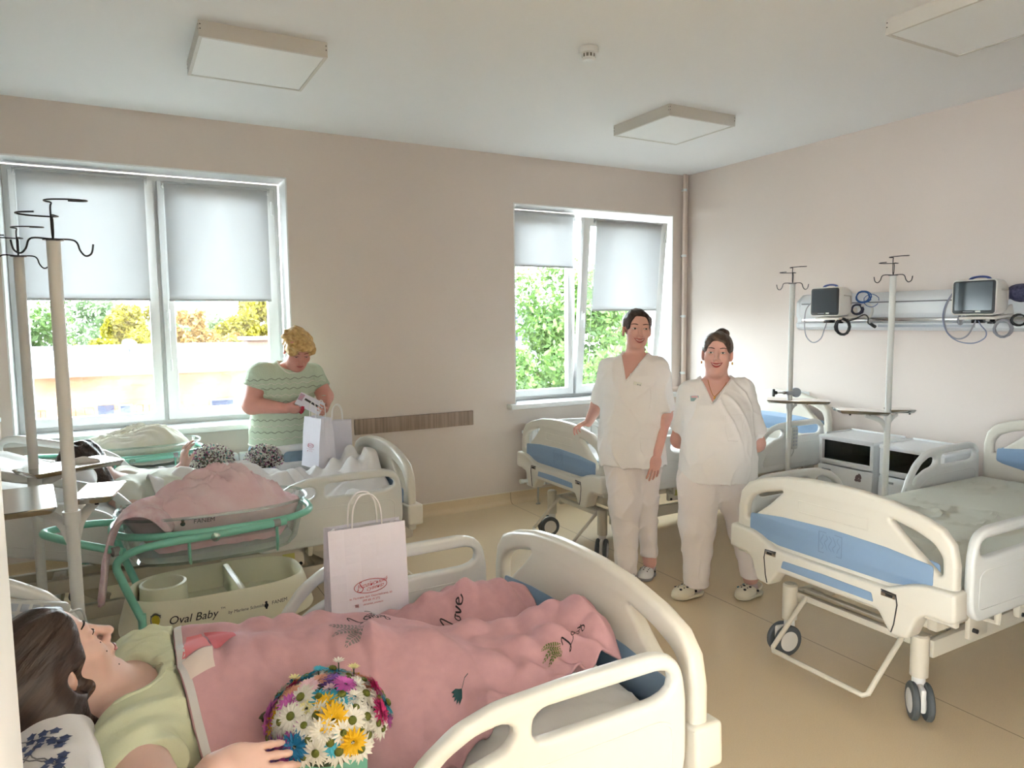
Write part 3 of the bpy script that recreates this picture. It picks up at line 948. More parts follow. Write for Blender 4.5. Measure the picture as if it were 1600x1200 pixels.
def mattress_mesh(ang, top, th, hw, seed, amp, wr, cr=0.007):
    path = mattress_path(ang, top)
    N1 = Noise(seed, 12, 1.0, 2.6, 2); N2 = Noise(seed + 1, 14, 3.0, 7.0, 2)
    sec = []
    m = 60
    for k in range(m + 1):                       # top, from -hw to hw
        sec.append((-hw + 2 * hw * k / m, 0.0, 1))
    r = 0.03
    prof = [(-hw - 0.002, -th + r, 0), (-hw - 0.004, -r, 0)]
    ring = [(-hw + r, -th, 0), (-hw + 0.004, -th + 0.008, 0), (-hw - 0.002, -th + 0.03, 0), (-hw - 0.003, -th * 0.5, 0), (-hw - 0.002, -0.03, 0), (-hw + 0.006, -0.009, 0)]
    top_ = [(-hw + 0.02 + (2 * hw - 0.04) * k / m, 0.0, 1) for k in range(m + 1)]
    ring2 = [(-a, b_, c) for a, b_, c in reversed(ring)]
    full = ring + top_ + ring2
    P = np.zeros((len(path), len(full), 3))
    for i, (x, z, a) in enumerate(path):
        e = min(1.0, i / 3.0, (len(path) - 1 - i) / 3.0)
        for j, (y, dz, t) in enumerate(full):
            bump = 0.0
            if t:
                q2 = abs(float(N2(x * .8, y * .8))); bump = amp * float(N1(x * 1.2, y * 1.2)) + wr * max(0.0, float(N2(x, y))) ** 1.4 + cr * max(0.0, 1 - q2 / .42) ** 2 * min(1.0, max(0.0, float(N1(x * .7, y * .7)) + .55))
                bump *= min(1.0, (hw - abs(y)) / 0.12)
            d = dz + bump - (1 - e) * 0.018 * (1 if dz > -th * 0.5 else -1)
            P[i, j] = (x - math.sin(a) * (-d) * 1.0 if a else x, y, z + d * math.cos(a))
            if a: P[i, j, 0] = x + math.sin(a) * d
    me = grid_mesh('mattress', P)
    b = nb(); b.from_mesh(me); bpy.data.meshes.remove(me)
    n, mm = P.shape[:2]
    b.verts.ensure_lookup_table()
    for i in range(n - 1):
        b.faces.new((b.verts[i * mm + mm - 1], b.verts[(i + 1) * mm + mm - 1], b.verts[(i + 1) * mm], b.verts[i * mm]))
    b.faces.new([b.verts[j] for j in range(mm)]); b.faces.new([b.verts[(n - 1) * mm + j] for j in reversed(range(mm))])
    return b

def hospital_bed(label, x, y, rz, lift=0.0, ang=0.0, sheet=None, seed=1, skip=(), head_dz=0.0, wr=0.006, amp=0.004, cr=0.007):
    t = thing('hospital_bed', label, 'bed', (x, y, 0), rz, 'hospital beds of the ward')
    dz = lift
    bed_board('footboard', t, 1.075, 1, dz, True)
    bed_board('headboard', t, -1.085, -1, dz + 0.10 + head_dz, False)
    MT = 0.625 + dz
    m = put('mattress', mattress_mesh(ang, MT, 0.125, 0.455, seed, amp, wr, cr), sheet or IVORY, t)
    path = mattress_path(ang, MT - 0.135)
    g = nb(); loft(g, [[(px + math.sin(a) * d, yy, pz + math.cos(a) * d) for yy, d in ((-0.45, 0), (0.45, 0), (0.45, -0.03), (-0.45, -0.03))] for px, pz, a in path])
    put('mattress_deck', g, BEDFR, t)
    g = nb()
    for s in (1, -1): box(g, (0.0, s * 0.40, 0.435 + dz), (2.06, 0.04, 0.065), None, 0.008)
    for xx in (-0.98, -0.3, 0.35, 1.0): box(g, (xx, 0, 0.43 + dz), (0.05, 0.80, 0.05), None, 0.006)
    box(g, (0.985, 0, 0.475 + dz), (0.09, 0.98, 0.035), None, 0.012)
    put('upper_frame', g, BEDFR, t)
    g = nb()
    for s in (1, -1): box(g, (0.0, s * 0.315, 0.265), (1.78, 0.035, 0.075), None, 0.008)
    for xx in (-0.62, 0.62): box(g, (xx, 0, 0.265), (0.06, 0.64, 0.06), None, 0.006)
    for xx in (0.86, 0.93): box(g, (xx, 0, 0.292), (0.032, 0.6, 0.030), None, 0.004)
    box(g, (-0.9, 0, 0.28), (0.10, 0.64, 0.04), None, 0.006)
    put('base_frame', g, BEDFR, t)
    for xx in (0.55, -0.55):
        g = nb()
        for s in (1, -1):
            box(g, (xx + 0.06, s * 0.26, 0.36 + dz / 2), (0.24, 0.02, 0.05), (0, R(34), 0), 0.004)
            cyl(g, (xx - 0.05, s * 0.245, 0.42 + dz), (xx - 0.05, s * 0.285, 0.42 + dz), 0.016, None, 12)
            cyl(g, (xx + 0.15, s * 0.245, 0.30), (xx + 0.15, s * 0.285, 0.30), 0.016, None, 12)
        cyl(g, (xx + 0.02, -0.26, 0.385 + dz / 2), (xx + 0.02, 0.26, 0.385 + dz / 2), 0.014, None, 10)
        put('lift_arm', g, BEDFR, t)
    g = nb(); box(g, (0.2, 0.0, 0.36), (0.62, 0.10, 0.10), None, 0.012); cyl(g, (-0.1, 0, 0.36), (-0.42, 0, 0.40), 0.018, None, 14)
    put('actuator', g, HUBM, t)
    for s in (1, -1):
        g = nb(); box(g, (0.78, s * 0.432, 0.40 + dz), (0.13, 0.02, 0.12), None, 0.004); put('frame_plate', g, BEDFR, t); g = nb(); box(g, (0.30, s * 0.44, 0.405 + dz), (0.40, 0.03, 0.10), None, 0.01)
        p = put('side_bracket', g, BEDFR, t)
        g = nb()
        for xx, zz in ((0.74, 0.435), (0.82, 0.375), (0.48, 0.37)): cyl(g, (xx, s * 0.44, zz + dz), (xx, s * 0.459, zz + dz), 0.009, None, 10)
        put('bolt', g, DARK, p)
        g = nb(); box(g, (0.42, s * 0.4565, 0.41 + dz), (0.06, 0.002, 0.04)); put('warning_label', g, YELLOWL, p)
    for xx in (0.955, -0.93):
        for s in (1, -1): caster(t, xx, s * 0.315, 0.5 * s + (PI if xx < 0 else 0) + 0.3)
    g = nb()
    pts = [(0.94, -0.235, 0.30), (1.17, -0.235, 0.10), (1.17, 0.235, 0.10), (0.94, 0.235, 0.30)]
    tube(g, smooth_path([pts[0], pts[0]], 1) + [V(pts[0]), V((1.16, -0.235, 0.108)), V((1.172, -0.222, 0.10)), V((1.172, 0.222, 0.10)), V((1.16, 0.235, 0.108)), V(pts[3])], 0.011, 10)
    put('foot_brake_bar', g, BEDFR, t)
    if 'foot_near' not in skip: bed_rail(t, 0.235, 1, -0.515, dz)
    if 'foot_far' not in skip: bed_rail(t, 0.235, 1, 0.515, dz)
    tl = (ang * 0.62, -0.12, 0.5 + dz) if ang else None
    if 'head_near' not in skip: bed_rail(t, -0.215, -1, -0.515, dz + head_dz, tilt=tl)
    if 'head_far' not in skip: bed_rail(t, -0.215, -1, 0.515, dz + head_dz, tilt=tl)
    return t

SHEETG = mat('sheet_grey_green', (214, 216, 204), 0.62, bump=0.05, bscale=300)
SHEETW = mat('sheet_white', (232, 232, 230), 0.75, bump=0.05, bscale=300)
BED_A = (0.105, 1.72); BED_B = (0.28, 4.10); BED_C = (3.72, 4.08); BED_D = (3.70, 1.915)
hospital_bed('ivory hospital bed in front with the brunette woman under a pink blanket', BED_A[0], BED_A[1], 0.0, 0.025, R(27), SHEETW, 5, ('head_near',))
hospital_bed('ivory hospital bed below the big window with a patient under a white cover', BED_B[0], BED_B[1], 0.0, 0.0, R(24), SHEETW, 9)
hospital_bed('empty hospital bed under the small window, held by the taller nurse', BED_C[0], BED_C[1], PI, 0.01, 0.0, SHEETW, 13)
hospital_bed('empty hospital bed with a bare grey-green mattress, in front of the bedside cabinets', BED_D[0], BED_D[1], PI, 0.0, 0.0, SHEETG, 17, (), 0.0, 0.0, 0.0025, 0.018)
# ------------------------------------------------------------------ equipment on the right wall
HUW = mat('head_unit_white', (226, 229, 231), 0.3)
HUG = mat('head_unit_grey', (168, 174, 182), 0.35)
t = thing('wall_supply_unit', 'long white aluminium supply rail on the wall behind the two monitors', 'wall unit', (XR, 0, 0))
pr = [(0.0, 1.788), (-0.05, 1.785), (-0.115, 1.735), (-0.125, 1.722), (-0.125, 1.62), (-0.11, 1.60), (-0.11, 1.572), (-0.125, 1.56), (-0.12, 1.53), (-0.09, 1.508), (0.0, 1.508)]
ya, yb = 0.62, 3.90
put('housing', loft(nb(), [[(a, y, z) for a, z in pr] for y in (ya, yb)]), HUW, t)
b = nb(); loft(b, [[(a * 1.02, y, 1.648 + (z - 1.648) * 1.02) for a, z in pr] for y in (yb, yb + 0.028)]); put('end_cap', b, HUW, t)
b = nb(); bx(b, (-0.128, ya, 1.708), (-0.12, yb - 0.02, 1.716)); put('groove', b, mat('groove_dark', (110, 112, 115), 0.5), t)
b = nb(); bx(b, (-0.128, 2.2, 1.63), (-0.122, 3.4, 1.70)); put('sliding_panel', b, HUG if False else HUW, t)
b = nb(); box(b, (-0.122, (ya + yb) / 2, 1.586), (0.018, yb - ya - 0.06, 0.026), None, 0.003); put('steel_rail', b, CHROME, t)
b = nb(); bx(b, (-0.124, 2.55, 1.532), (-0.118, 3.22, 1.552)); put('lamp_strip', b, HUG, t)

MONW = mat('monitor_shell', (226, 221, 212), 0.4)
SCRN = mat('monitor_screen', (58, 68, 74), 0.12, spec=0.7)
BEZ = mat('monitor_bezel', (22, 23, 25), 0.25)
HBLU = mat('monitor_handle_blue', (58, 78, 150), 0.35)
CABG = mat('cable_grey', (150, 150, 156), 0.5)
CABB = mat('cable_blue', (36, 86, 150), 0.5)
CABW = mat('cable_white', (220, 218, 212), 0.5)
CABK = mat('cable_black', (20, 20, 22), 0.45)
def rrect(w, h, r, n=5, cx=0, cz=0):
    out = []
    for (sx, sz, a0) in ((1, 1, 0), (-1, 1, 90), (-1, -1, 180), (1, -1, 270)):
        for k in range(n + 1):
            a = R(a0 + 90 * k / n)
            out.append((cx + sx * (w / 2 - r) + r * math.cos(a), cz + sz * (h / 2 - r) + r * math.sin(a)))
    return out
def coil(c, n, r0, r1, ax1, ax2, seed):
    rr = random.Random(seed)
    pts = []
    for k in range(n * 14):
        a = 2 * PI * k / 14
        ra = r0 * (1 + 0.12 * math.sin(a * 0.37 + seed)) + rr.uniform(-0.003, 0.003)
        rb = r1 * (1 + 0.1 * math.cos(a * 0.29 + seed))
        off = V(ax1).cross(V(ax2)) * (0.012 * math.sin(a * 0.41 + 1))
        pts.append(V(c) + V(ax1) * ra * math.cos(a) + V(ax2) * rb * math.sin(a) + off)
    return pts
def monitor(label, x, y, z, yaw, w, h, d, loops, extra):
    """patient monitor; screen looks to local -x"""
    t = thing('patient_monitor', label, 'patient monitor', (x, y, z), yaw, 'bedside monitors on the right wall')
    rings = []
    for (xx, sw, sh, dz, r) in ((0.0, 1.0, 1.0, 0, 0.022), (0.012, 1.02, 1.02, 0, 0.028), (0.09, 1.0, 0.97, 0.0, 0.03), (0.145, 0.88, 0.86, -0.004, 0.04), (0.17, 0.62, 0.6, -0.01, 0.04)):
        rings.append([V((xx, p, q + dz)) for p, q in rrect(w * sw, h * sh, r)])
    put('shell', loft(nb(), rings), MONW, t)
    b = nb(); loft(b, [[V((xx, p, q)) for p, q in rrect(w * s_, h * s_, 0.016)] for xx, s_ in ((-0.0005, 0.94), (-0.006, 0.93))])
    bz = put('bezel', b, BEZ, t)
    b = nb(); loft(b, [[V((xx, p, q + 0.006)) for p, q in rrect(w * 0.83, h * 0.80, 0.006)] for xx in (-0.0055, -0.0075)])
    put('screen', b, SCRN, bz)
    b = nb(); bx(b, (-0.0078, -w * 0.17, -h * 0.425), (-0.006, -w * 0.06, -h * 0.385)); put('label_strip', b, LABEL, bz)
    b = nb(); bx(b, (-0.0078, 0.0, -h * 0.415), (-0.006, w * 0.22, -h * 0.40)); put('button_row', b, HUG, bz)
    b = nb(); tube(b, smooth_path([(0.055, w * 0.24, h * 0.485), (0.055, w * 0.17, h * 0.56), (0.055, 0, h * 0.59), (0.055, -w * 0.17, h * 0.56), (0.055, -w * 0.24, h * 0.485)], 5), 0.010, 10, flat=(0.007, 0.016))
    put('carry_handle', b, HBLU, t)
    b = nb(); tube(b, [(0.04, -w * 0.515, h * 0.2), (0.11, -w * 0.5, h * 0.18), (0.125, -w * 0.47, -h * 0.1)], 0.005, 6); put('side_ridge', b, mat('ridge_beige', (200, 192, 180), 0.5), t)
    b = nb(); box(b, (0.10, -0.02, -h * 0.5 - 0.012), (0.20, w * 0.8, 0.016), (0, R(-5), 0), 0.004)
    box(b, (0.19, -w * 0.34, -h * 0.5 + 0.02), (0.10, 0.016, 0.06), (0, R(-20), 0), 0.004)
    s = put('mount_shelf', b, MONW, t)
    b = nb(); box(b, (0.04, -0.01, -h * 0.5 - 0.034), (0.06, 0.055, 0.034), None, 0.005); put('clamp_block', b, BEZ, s)
    b = nb(); lathe(b, [(0.0, 0.0), (0.012, 0.0), (0.014, -0.014), (0.026, -0.022), (0.026, -0.03), (0.0, -0.032)], (0.07, -0.075, -h * 0.5 - 0.024), 14); put('clamp_knob', b, BEZ, s)
    b = nb(); tube(b, [(0.12, 0.0, -h * 0.5 - 0.02), (0.20, 0.0, -h * 0.5 - 0.03), (0.27, 0.02, -h * 0.5 - 0.03)], 0.016, 10); put('wall_arm', b, MONW, s)
    for m, r, pts in loops:
        b = nb(); tube(b, smooth_path(pts, 8), r, 8); put('cable', b, m, t)
    for m, r, c, n, r0, r1, sd in extra:
        b = nb(); tube(b, coil(c, n, r0, r1, V((0.25, -0.97, 0)).normalized(), (0, 0, 1), sd), r, 6); put('coiled_cable', b, m, t)
    return t
h1 = 0.212
monitor('patient monitor with black and blue coiled cables, nearer the room corner', 4.60, 3.495, 1.722, R(-4), 0.262, 0.212, 0.17,
        [(CABG, 0.0042, [(0.02, 0.14, 0.0), (0.0, 0.175, -0.06), (0.0, 0.185, -0.17), (0.0, 0.165, -0.26), (0.0, 0.10, -0.305), (0.0, 0.03, -0.275), (0.0, 0.0, -0.21), (0.02, -0.01, -0.14)]),
         (CABK, 0.0045, [(0.08, -0.13, -0.15), (0.09, -0.19, -0.13), (0.12, -0.24, -0.10), (0.12, -0.275, -0.12), (0.11, -0.285, -0.16), (0.10, -0.33, -0.175)]),
         (CABK, 0.012, [(0.10, -0.315, -0.165), (0.10, -0.335, -0.178), (0.10, -0.352, -0.186)]),
         (CABW, 0.009, [(0.16, -0.16, -0.05), (0.18, -0.22, -0.02), (0.18, -0.26, -0.06), (0.17, -0.245, -0.12), (0.14, -0.20, -0.10)]),
         (CABW, 0.008, [(0.15, -0.24, -0.15), (0.15, -0.26, -0.16), (0.15, -0.275, -0.165)])],
        [(CABK, 0.0045, (0.05, -0.12, -0.185), 7, 0.05, 0.058, 3), (CABB, 0.004, (0.17, -0.19, 0.03), 4, 0.05, 0.04, 5), (CABB, 0.0025, (0.17, -0.26, 0.0), 1, 0.05, 0.05, 8),
         (mat('cable_navy', (40, 44, 66), 0.5), 0.005, (0.16, -0.15, -0.06), 4, 0.04, 0.035, 11)])
monitor('patient monitor with a grey coiled cable and a navy cuff bundle behind it', 4.58, 2.435, 1.72, R(-3), 0.268, 0.214, 0.17,
        [(CABG, 0.005, [(0.02, 0.14, 0.03), (0.0, 0.165, -0.04), (0.0, 0.178, -0.13), (0.0, 0.155, -0.215), (0.0, 0.09, -0.255), (0.0, 0.03, -0.235), (0.0, -0.005, -0.175), (0.02, -0.01, -0.13)]),
         (mat('cable_blue_grey', (124, 132, 158), 0.5), 0.0035, [(0.018, 0.14, 0.035), (-0.004, 0.17, -0.04), (-0.004, 0.184, -0.13), (-0.004, 0.15, -0.22), (-0.004, 0.08, -0.27), (-0.004, -0.01, -0.28), (-0.004, -0.075, -0.25), (-0.004, -0.085, -0.21), (0.0, -0.05, -0.17), (0.02, -0.015, -0.13)]),
         (CABG, 0.007, [(0.06, 0.11, -0.09), (0.05, 0.12, -0.14), (0.05, 0.11, -0.165), (0.05, 0.095, -0.155), (0.06, 0.09, -0.10)])],
        [(CABG, 0.004, (0.05, -0.15, -0.19), 7, 0.045, 0.05, 4), (CABK, 0.0045, (0.05, -0.235, -0.14), 2, 0.035, 0.032, 6)])
# dark bag of leads hanging behind the larger monitor
b = nb(); ball(b, (0, 0, 0), (0.06, 0.12, 0.055), 24, 14)
Nz = Noise(3, 8, 4, 9)
for v in b.verts: v.co *= 1 + 0.12 * float(Nz(v.co.x, v.co.y, v.co.z))
o = put('cuff_bag', b, mat('navy_print', (34, 34, 62), 0.6, col2=(90, 90, 120), vscale=60), loc=(4.765, 2.215, 1.745))
tag(o, 'navy patterned blood-pressure cuff bundle behind the monitor with the grey coiled cable', 'cuff')

def outlet(label, y, z, n, plug, small=False):
    t = thing('wall_socket', label, 'wall socket', (XR, y, z))
    w = 0.074
    b = nb(); box(b, (-0.006, 0, 0), (0.012, w * n + 0.006, 0.078), None, 0.004); put('plate', b, WHITE, t)
    for k in range(n):
        yy = (k - (n - 1) / 2) * w
        b = nb(); lathe(b, [(0.0, -0.009), (0.019, -0.009), (0.021, 0.001), (0.024, 0.002), (0.024, -0.01)], (-0.012, -yy, 0), 20, (-1, 0, 0))
        s = put('socket_well', b, LABEL, t)
        b = nb()
        for q in (-0.0095, 0.0095): cyl(b, (-0.0035, -yy + q, 0), (-0.001, -yy + q, 0), 0.003, None, 8)
        put('pin_hole', b, DARK, s)
        if k in plug:
            b = nb(); lathe(b, [(0.0, 0.0), (0.018, 0.0), (0.019, 0.02), (0.012, 0.034), (0.0, 0.036)], (-0.012, -yy, 0), 16, (-1, 0, 0))
            tube(b, smooth_path([(-0.035, -yy, 0), (-0.05, -yy, -0.015), (-0.045, -yy + 0.01, -0.06), (-0.03, -yy + 0.01, -0.30)], 4), 0.004, 8)
            put('plug', b, DARK, s)
    return t
outlet('double wall socket with one black plug behind the short nurse\'s drip stand', 3.955, 0.957, 2, (1,))
outlet('low wall sockets half hidden by the empty front bed\'s rail', 4.02, 0.53, 3, (1, 2))

# ------------------------------------------------------------------ bedside cabinets
CABINET = mat('cabinet_plastic', (231, 233, 234), 0.35)
NICHE = mat('cabinet_inside', (96, 106, 104), 0.4)
def cabinet(label, x, y):
    t = thing('bedside_cabinet', label, 'cabinet', (x, y, 0), 0, 'bedside cabinets along the right wall')
    w, d, h = 0.43, 0.36, 0.75
    b = nb()
    for s in (-1, 1): box(b, (0.0, s * (w / 2 - 0.012), 0.40), (d, 0.024, 0.66), None, 0.004)
    box(b, (d / 2 - 0.01, 0, 0.40), (0.02, w, 0.66), None, 0.004)
    box(b, (0, 0, 0.555), (d, w - 0.03, 0.03), None, 0.004); box(b, (0, 0, 0.09), (d, w - 0.03, 0.03), None, 0.004)
    put('carcass', b, CABINET, t)
    b = nb(); box(b, (-0.004, 0, 0.735), (d + 0.02, w + 0.014, 0.028), None, 0.009)
    tp = put('cabinet_top', b, CABINET, t)
    b = nb(); box(b, (d / 2 - 0.004, 0, 0.752), (0.014, w * 0.98, 0.018), None, 0.004); box(b, (0.02, w / 2 - 0.004, 0.752), (d * 0.8, 0.012, 0.014), None, 0.004)
    put('back_lip', b, CABINET, tp)
    b = nb()
    bx(b, (d / 2 - 0.028, -w / 2 + 0.024, 0.57), (d / 2 - 0.02, w / 2 - 0.024, 0.72))
    for s in (-1, 1): box(b, (0.0, s * (w / 2 - 0.026), 0.645), (d - 0.05, 0.004, 0.15))
    bx(b, (-d / 2 + 0.02, -w / 2 + 0.024, 0.571), (d / 2 - 0.02, w / 2 - 0.024, 0.574))
    put('shelf_niche', b, NICHE, t)
    g = nb(); bx(g, (-d / 2 + 0.012, -w / 2 + 0.03, 0.575), (-d / 2 + 0.015, w / 2 - 0.03, 0.72)); put('shelf_pane', g, glass_mat('smoke_glass', (190, 200, 198), 0.04), t)
    b = nb()
    ro = [(-w / 2, 0.55), (w / 2, 0.55), (w / 2, 0.735), (-w / 2, 0.735)]; ri = [(-w / 2 + 0.026, 0.578), (w / 2 - 0.026, 0.578), (w / 2 - 0.026, 0.716), (-w / 2 + 0.026, 0.716)]
    put('niche_frame', board(ro, [ri], 0.02, 0.003, axes((-d / 2, 0, 0), (0, 1, 0), (0, 0, 1), (1, 0, 0)), 1), CABINET, t)
    b = nb(); box(b, (-d / 2 - 0.008, 0, 0.315), (0.022, w + 0.004, 0.44), None, 0.008)
    dr = put('cabinet_door', b, CABINET, t)
    # butterfly-like sticker
    st = nb()
    for (cy, cz, ry, rz_, a) in ((-0.105, 0.487, 0.013, 0.020, 0.5), (-0.125, 0.495, 0.012, 0.021, -0.4), (-0.098, 0.465, 0.013, 0.010, 0), (-0.122, 0.467, 0.014, 0.011, 0.2), (-0.112, 0.478, 0.004, 0.022, 0.1)):
        st2 = nb(); ball(st2, (0, 0, 0), (0.0008, ry, rz_), 14, 8)
        bmesh.ops.transform(st2, matrix=Matrix.Translation((-d / 2 - 0.0195, cy, cz)) @ Matrix.Rotation(a, 4, 'X'), verts=st2.verts); add_bm(st, st2)
    put('sticker', st, mat('sticker_dark', (70, 56, 66), 0.5, col2=(130, 110, 112), vscale=120), dr)
    b = nb(); box(b, (-d / 2 - 0.024, 0.14, 0.50), (0.012, 0.07, 0.016), None, 0.004); put('handle', b, HUG, dr)
    for sx in (-1, 1):
        for sy in (-1, 1):
            b = nb(); cyl(b, (sx * 0.14, sy * 0.17, 0.045), (sx * 0.14, sy * 0.17, 0.078), 0.012, None, 10)
            cyl(b, (sx * 0.14, sy * 0.17 - 0.012, 0.025), (sx * 0.14, sy * 0.17 + 0.012, 0.025), 0.0245, None, 18)
            put('caster', b, GREYR, t)
    return t
cabinet('white bedside cabinet with dark shelf niche and sticker, beside the window-side empty bed', 4.675, 3.205)
cabinet('white bedside cabinet half hidden behind the front empty bed\'s head rail', 4.655, 2.715)

# ------------------------------------------------------------------ drip stands
POLE = mat('pole_enamel', (214, 214, 208), 0.35)
WIRE = mat('hook_steel', (52, 50, 50), 0.3, metal=0.7)
STEEL = mat('tray_steel', (214, 212, 206), 0.14, metal=1.0)
def tray_mesh(l, w):
    rings = []
    for (k, z) in ((0.0, 0.020), (0.010, 0.004), (0.016, 0.0), (0.018, 0.003), (0.013, 0.0075), (0.002, 0.0225)):
        rings.append([V((p, q, z)) for p, q in rrect(w - 2 * k, l - 2 * k, 0.008, 2)])
    return loft(nb(), rings)
def drip_stand(label, x, y, h, trays, rot=0.0, clamp=None, hook=0.0):
    t = thing('drip_stand', label, 'drip stand', (x, y, 0), rot, 'white drip stands')
    b = nb(); cyl(b, (0, 0, 0.09), (0, 0, h), 0.0185, None, 20); p = put('pole', b, POLE, t)
    b = nb(); lathe(b, [(0.0, h), (0.016, h), (0.028, h + 0.002), (0.028, h + 0.006), (0.008, h + 0.008), (0.0, h + 0.008)], seg=18); put('pole_cap', b, WIRE, p)
    for k in range(2):
        c, s = math.cos(PI * k + 0.25 + hook), math.sin(PI * k + 0.25 + hook)
        pts = [(0.0, 0, 0), (0.045, 0, 0.002), (0.062, 0, -0.006), (0.070, 0, -0.03), (0.084, 0, -0.045), (0.100, 0, -0.036), (0.106, 0, -0.008)]
        b = nb(); tube(b, smooth_path([(a * c - q * s, a * s + q * c, h + 0.005 + z) for a, q, z in pts], 5), 0.0028, 7); put('hook', b, WIRE, t)
    for k in range(2):
        c, s = math.cos(PI * k + 1.5 + hook), math.sin(PI * k + 1.5 + hook)
        hz = 0.075 + 0.03 * k
        pts = [(0.0, 0, 0), (0.012, 0, 0.02), (0.014, 0, hz - 0.015), (0.025, 0.004, hz)]
        for j in range(9):
            a = -0.3 + j * 0.62
            pts.append((0.055 + 0.03 * math.sin(a), 0.025 - 0.055 * math.cos(a) + 0.02, hz + 0.001 * j))
        b = nb(); tube(b, smooth_path([(a * c - q * s, a * s + q * c, h + 0.005 + z) for a, q, z in pts], 4), 0.0026, 7); put('hook_loop', b, WIRE, t)
    for (dx, dy, z, l, w, a, tilt) in trays:
        o = put('tray', tray_mesh(l, w), STEEL, t, loc=(dx, dy, z), rot=(tilt, 0, a))
        b = nb(); g = smooth_path([(0, 0, z - 0.12), (dx * 0.25, dy * 0.25, z - 0.05), (dx * 0.8, dy * 0.8, z - 0.012)], 6)
        tube(b, g, 0.012, 8, flat=(0.016, 0.006)); put('tray_bracket', b, POLE, t)
        if o.name.count('.') == 0 or (dx, dy) == trays[0][:2]:
            b = nb(); cyl(b, (0, 0, z - 0.05), (0, 0, z - 0.012), 0.025, None, 18); put('collar', b, POLE, t)
        b = nb()
        for q in (-0.06, 0.06):
            cs, sn = math.cos(a), math.sin(a)
            cyl(b, (dx - sn * q, dy + cs * q, z - 0.004), (dx - sn * q, dy + cs * q, z - 0.014), 0.006, None, 8)
        put('tray_screw', b, WIRE, o if False else t)
    if clamp:
        z, a = clamp
        c, s = math.cos(a), math.sin(a)
        b = nb(); lathe(b, [(0.0, -0.012), (0.034, -0.012), (0.034, 0.012), (0.0, 0.012)], (0.045 * -c, 0.045 * -s, z), 20, (s, -c, 0)); box(b, (0, 0, z), (0.05, 0.05, 0.03), (0, 0, a), 0.006); put('clamp', b, HUG, t)
        b = nb(); cyl(b, (0.02 * c, 0.02 * s, z), (0.10 * c, 0.10 * s, z), 0.006, None, 10); cyl(b, (0.03 * c, 0.03 * s, z), (0.05 * c, 0.05 * s, z), 0.013, None, 10); sc = put('clamp_screw', b, CHROME, t)
        b = nb(); cyl(b, (0.095 * c, 0.095 * s, z), (0.125 * c, 0.125 * s, z), 0.012, 0.016, 6); box(b, (0.12 * c, 0.12 * s, z), (0.018, 0.02, 0.055), (0, 0, a), 0.006); put('clamp_knob', b, DARK, sc)
    b = nb(); cyl(b, (0, 0, 0.07), (0, 0, 0.14), 0.032, 0.024, 20); put('base_hub', b, POLE, t)
    for k in range(5):
        a = 2 * PI * k / 5 + 0.3
        c, s = math.cos(a), math.sin(a)
        b = nb(); tube(b, [(0.02 * c, 0.02 * s, 0.09), (0.17 * c, 0.17 * s, 0.075), (0.235 * c, 0.235 * s, 0.065)], 0.013, 8); l = put('leg', b, POLE, t)
        b = nb(); box(b, (0.235 * c, 0.235 * s, 0.052), (0.02, 0.018, 0.03), (0, 0, a), 0.004); cyl(b, (0.235 * c - s * 0.012, 0.235 * s + c * 0.012, 0.0245), (0.235 * c + s * 0.012, 0.235 * s - c * 0.012, 0.0245), 0.0235, None, 18); put('wheel', b, GREYR, l)
    return t
drip_stand('white drip stand with two steel trays, by the bassinet with the storage tray', -0.158, 2.55, 1.86, [(-0.125, 0.10, 1.045, 0.33, 0.155, 0.10, 0.03), (0.075, 0.14, 1.04, 0.26, 0.12, -0.15, -0.02)])
drip_stand('white drip stand whose single tray hides the dark-haired patient\'s head', -0.335, 3.46, 1.88, [(0.125, 0.02, 1.0, 0.36, 0.20, -1.05, 0.0)])
drip_stand('white drip stand with a black clamp knob, behind the short nurse', 4.20, 3.46, 1.845, [(0.03, -0.05, 1.0, 0.42, 0.20, 0.69, 0.0)], 0.0, (1.07, R(155)), -1.0)
drip_stand('white drip stand with twin trays in front of the bedside cabinets', 4.235, 2.735, 1.86, [(-0.155, 0.085, 1.0, 0.30, 0.19, 0.95, 0.05), (0.09, -0.02, 1.0, 0.16, 0.13, 0.9, 0.0)], 0.0, None, -1.2)

# ------------------------------------------------------------------ bed handsets
HSET = mat('handset_grey', (196, 198, 192), 0.4)
def handset(label, M, cable):
    t = thing('bed_handset', label, 'bed handset'); t.matrix_world = M
    b = nb(); loft(b, [[V((p, q, z)) for p, q in rrect(0.062 * s, 0.165 * s, 0.014)] for z, s in ((-0.011, 0.93), (-0.008, 1.0), (0.008, 1.0), (0.011, 0.93))]); put('casing', b, HSET, t)
    for i in range(2):
        for j in range(5):
            b = nb(); box(b, (-0.014 + 0.028 * i, 0.055 - 0.026 * j, 0.0115), (0.02, 0.018, 0.002), None, 0.0008); put('button', b, HUG, t)
    b = nb(); tube(b, smooth_path(cable, 6), 0.0035, 7); put('cord', b, HSET, t)
    return t
handset('grey handset hooked on the window-side empty bed\'s rail', Matrix.Translation((4.35, 3.535, 0.715)) @ Euler((R(90), 0, 0)).to_matrix().to_4x4(), [(0, -0.08, 0), (0.0, -0.11, -0.004), (-0.03, -0.16, -0.01), (-0.01, -0.23, -0.03)])
handset('grey push-button handset lying on the front bed\'s far head rail', axes((-0.235, 2.19, 0.855), V((0.35, 0.1, 0.93)).normalized(), V((-0.86, -0.35, 0.36)).normalized(), V((0.35, 0.1, 0.93)).normalized().cross(V((-0.86, -0.35, 0.36)).normalized())), [(0, -0.08, 0), (0.01, -0.12, -0.01), (-0.04, -0.16, -0.03)])
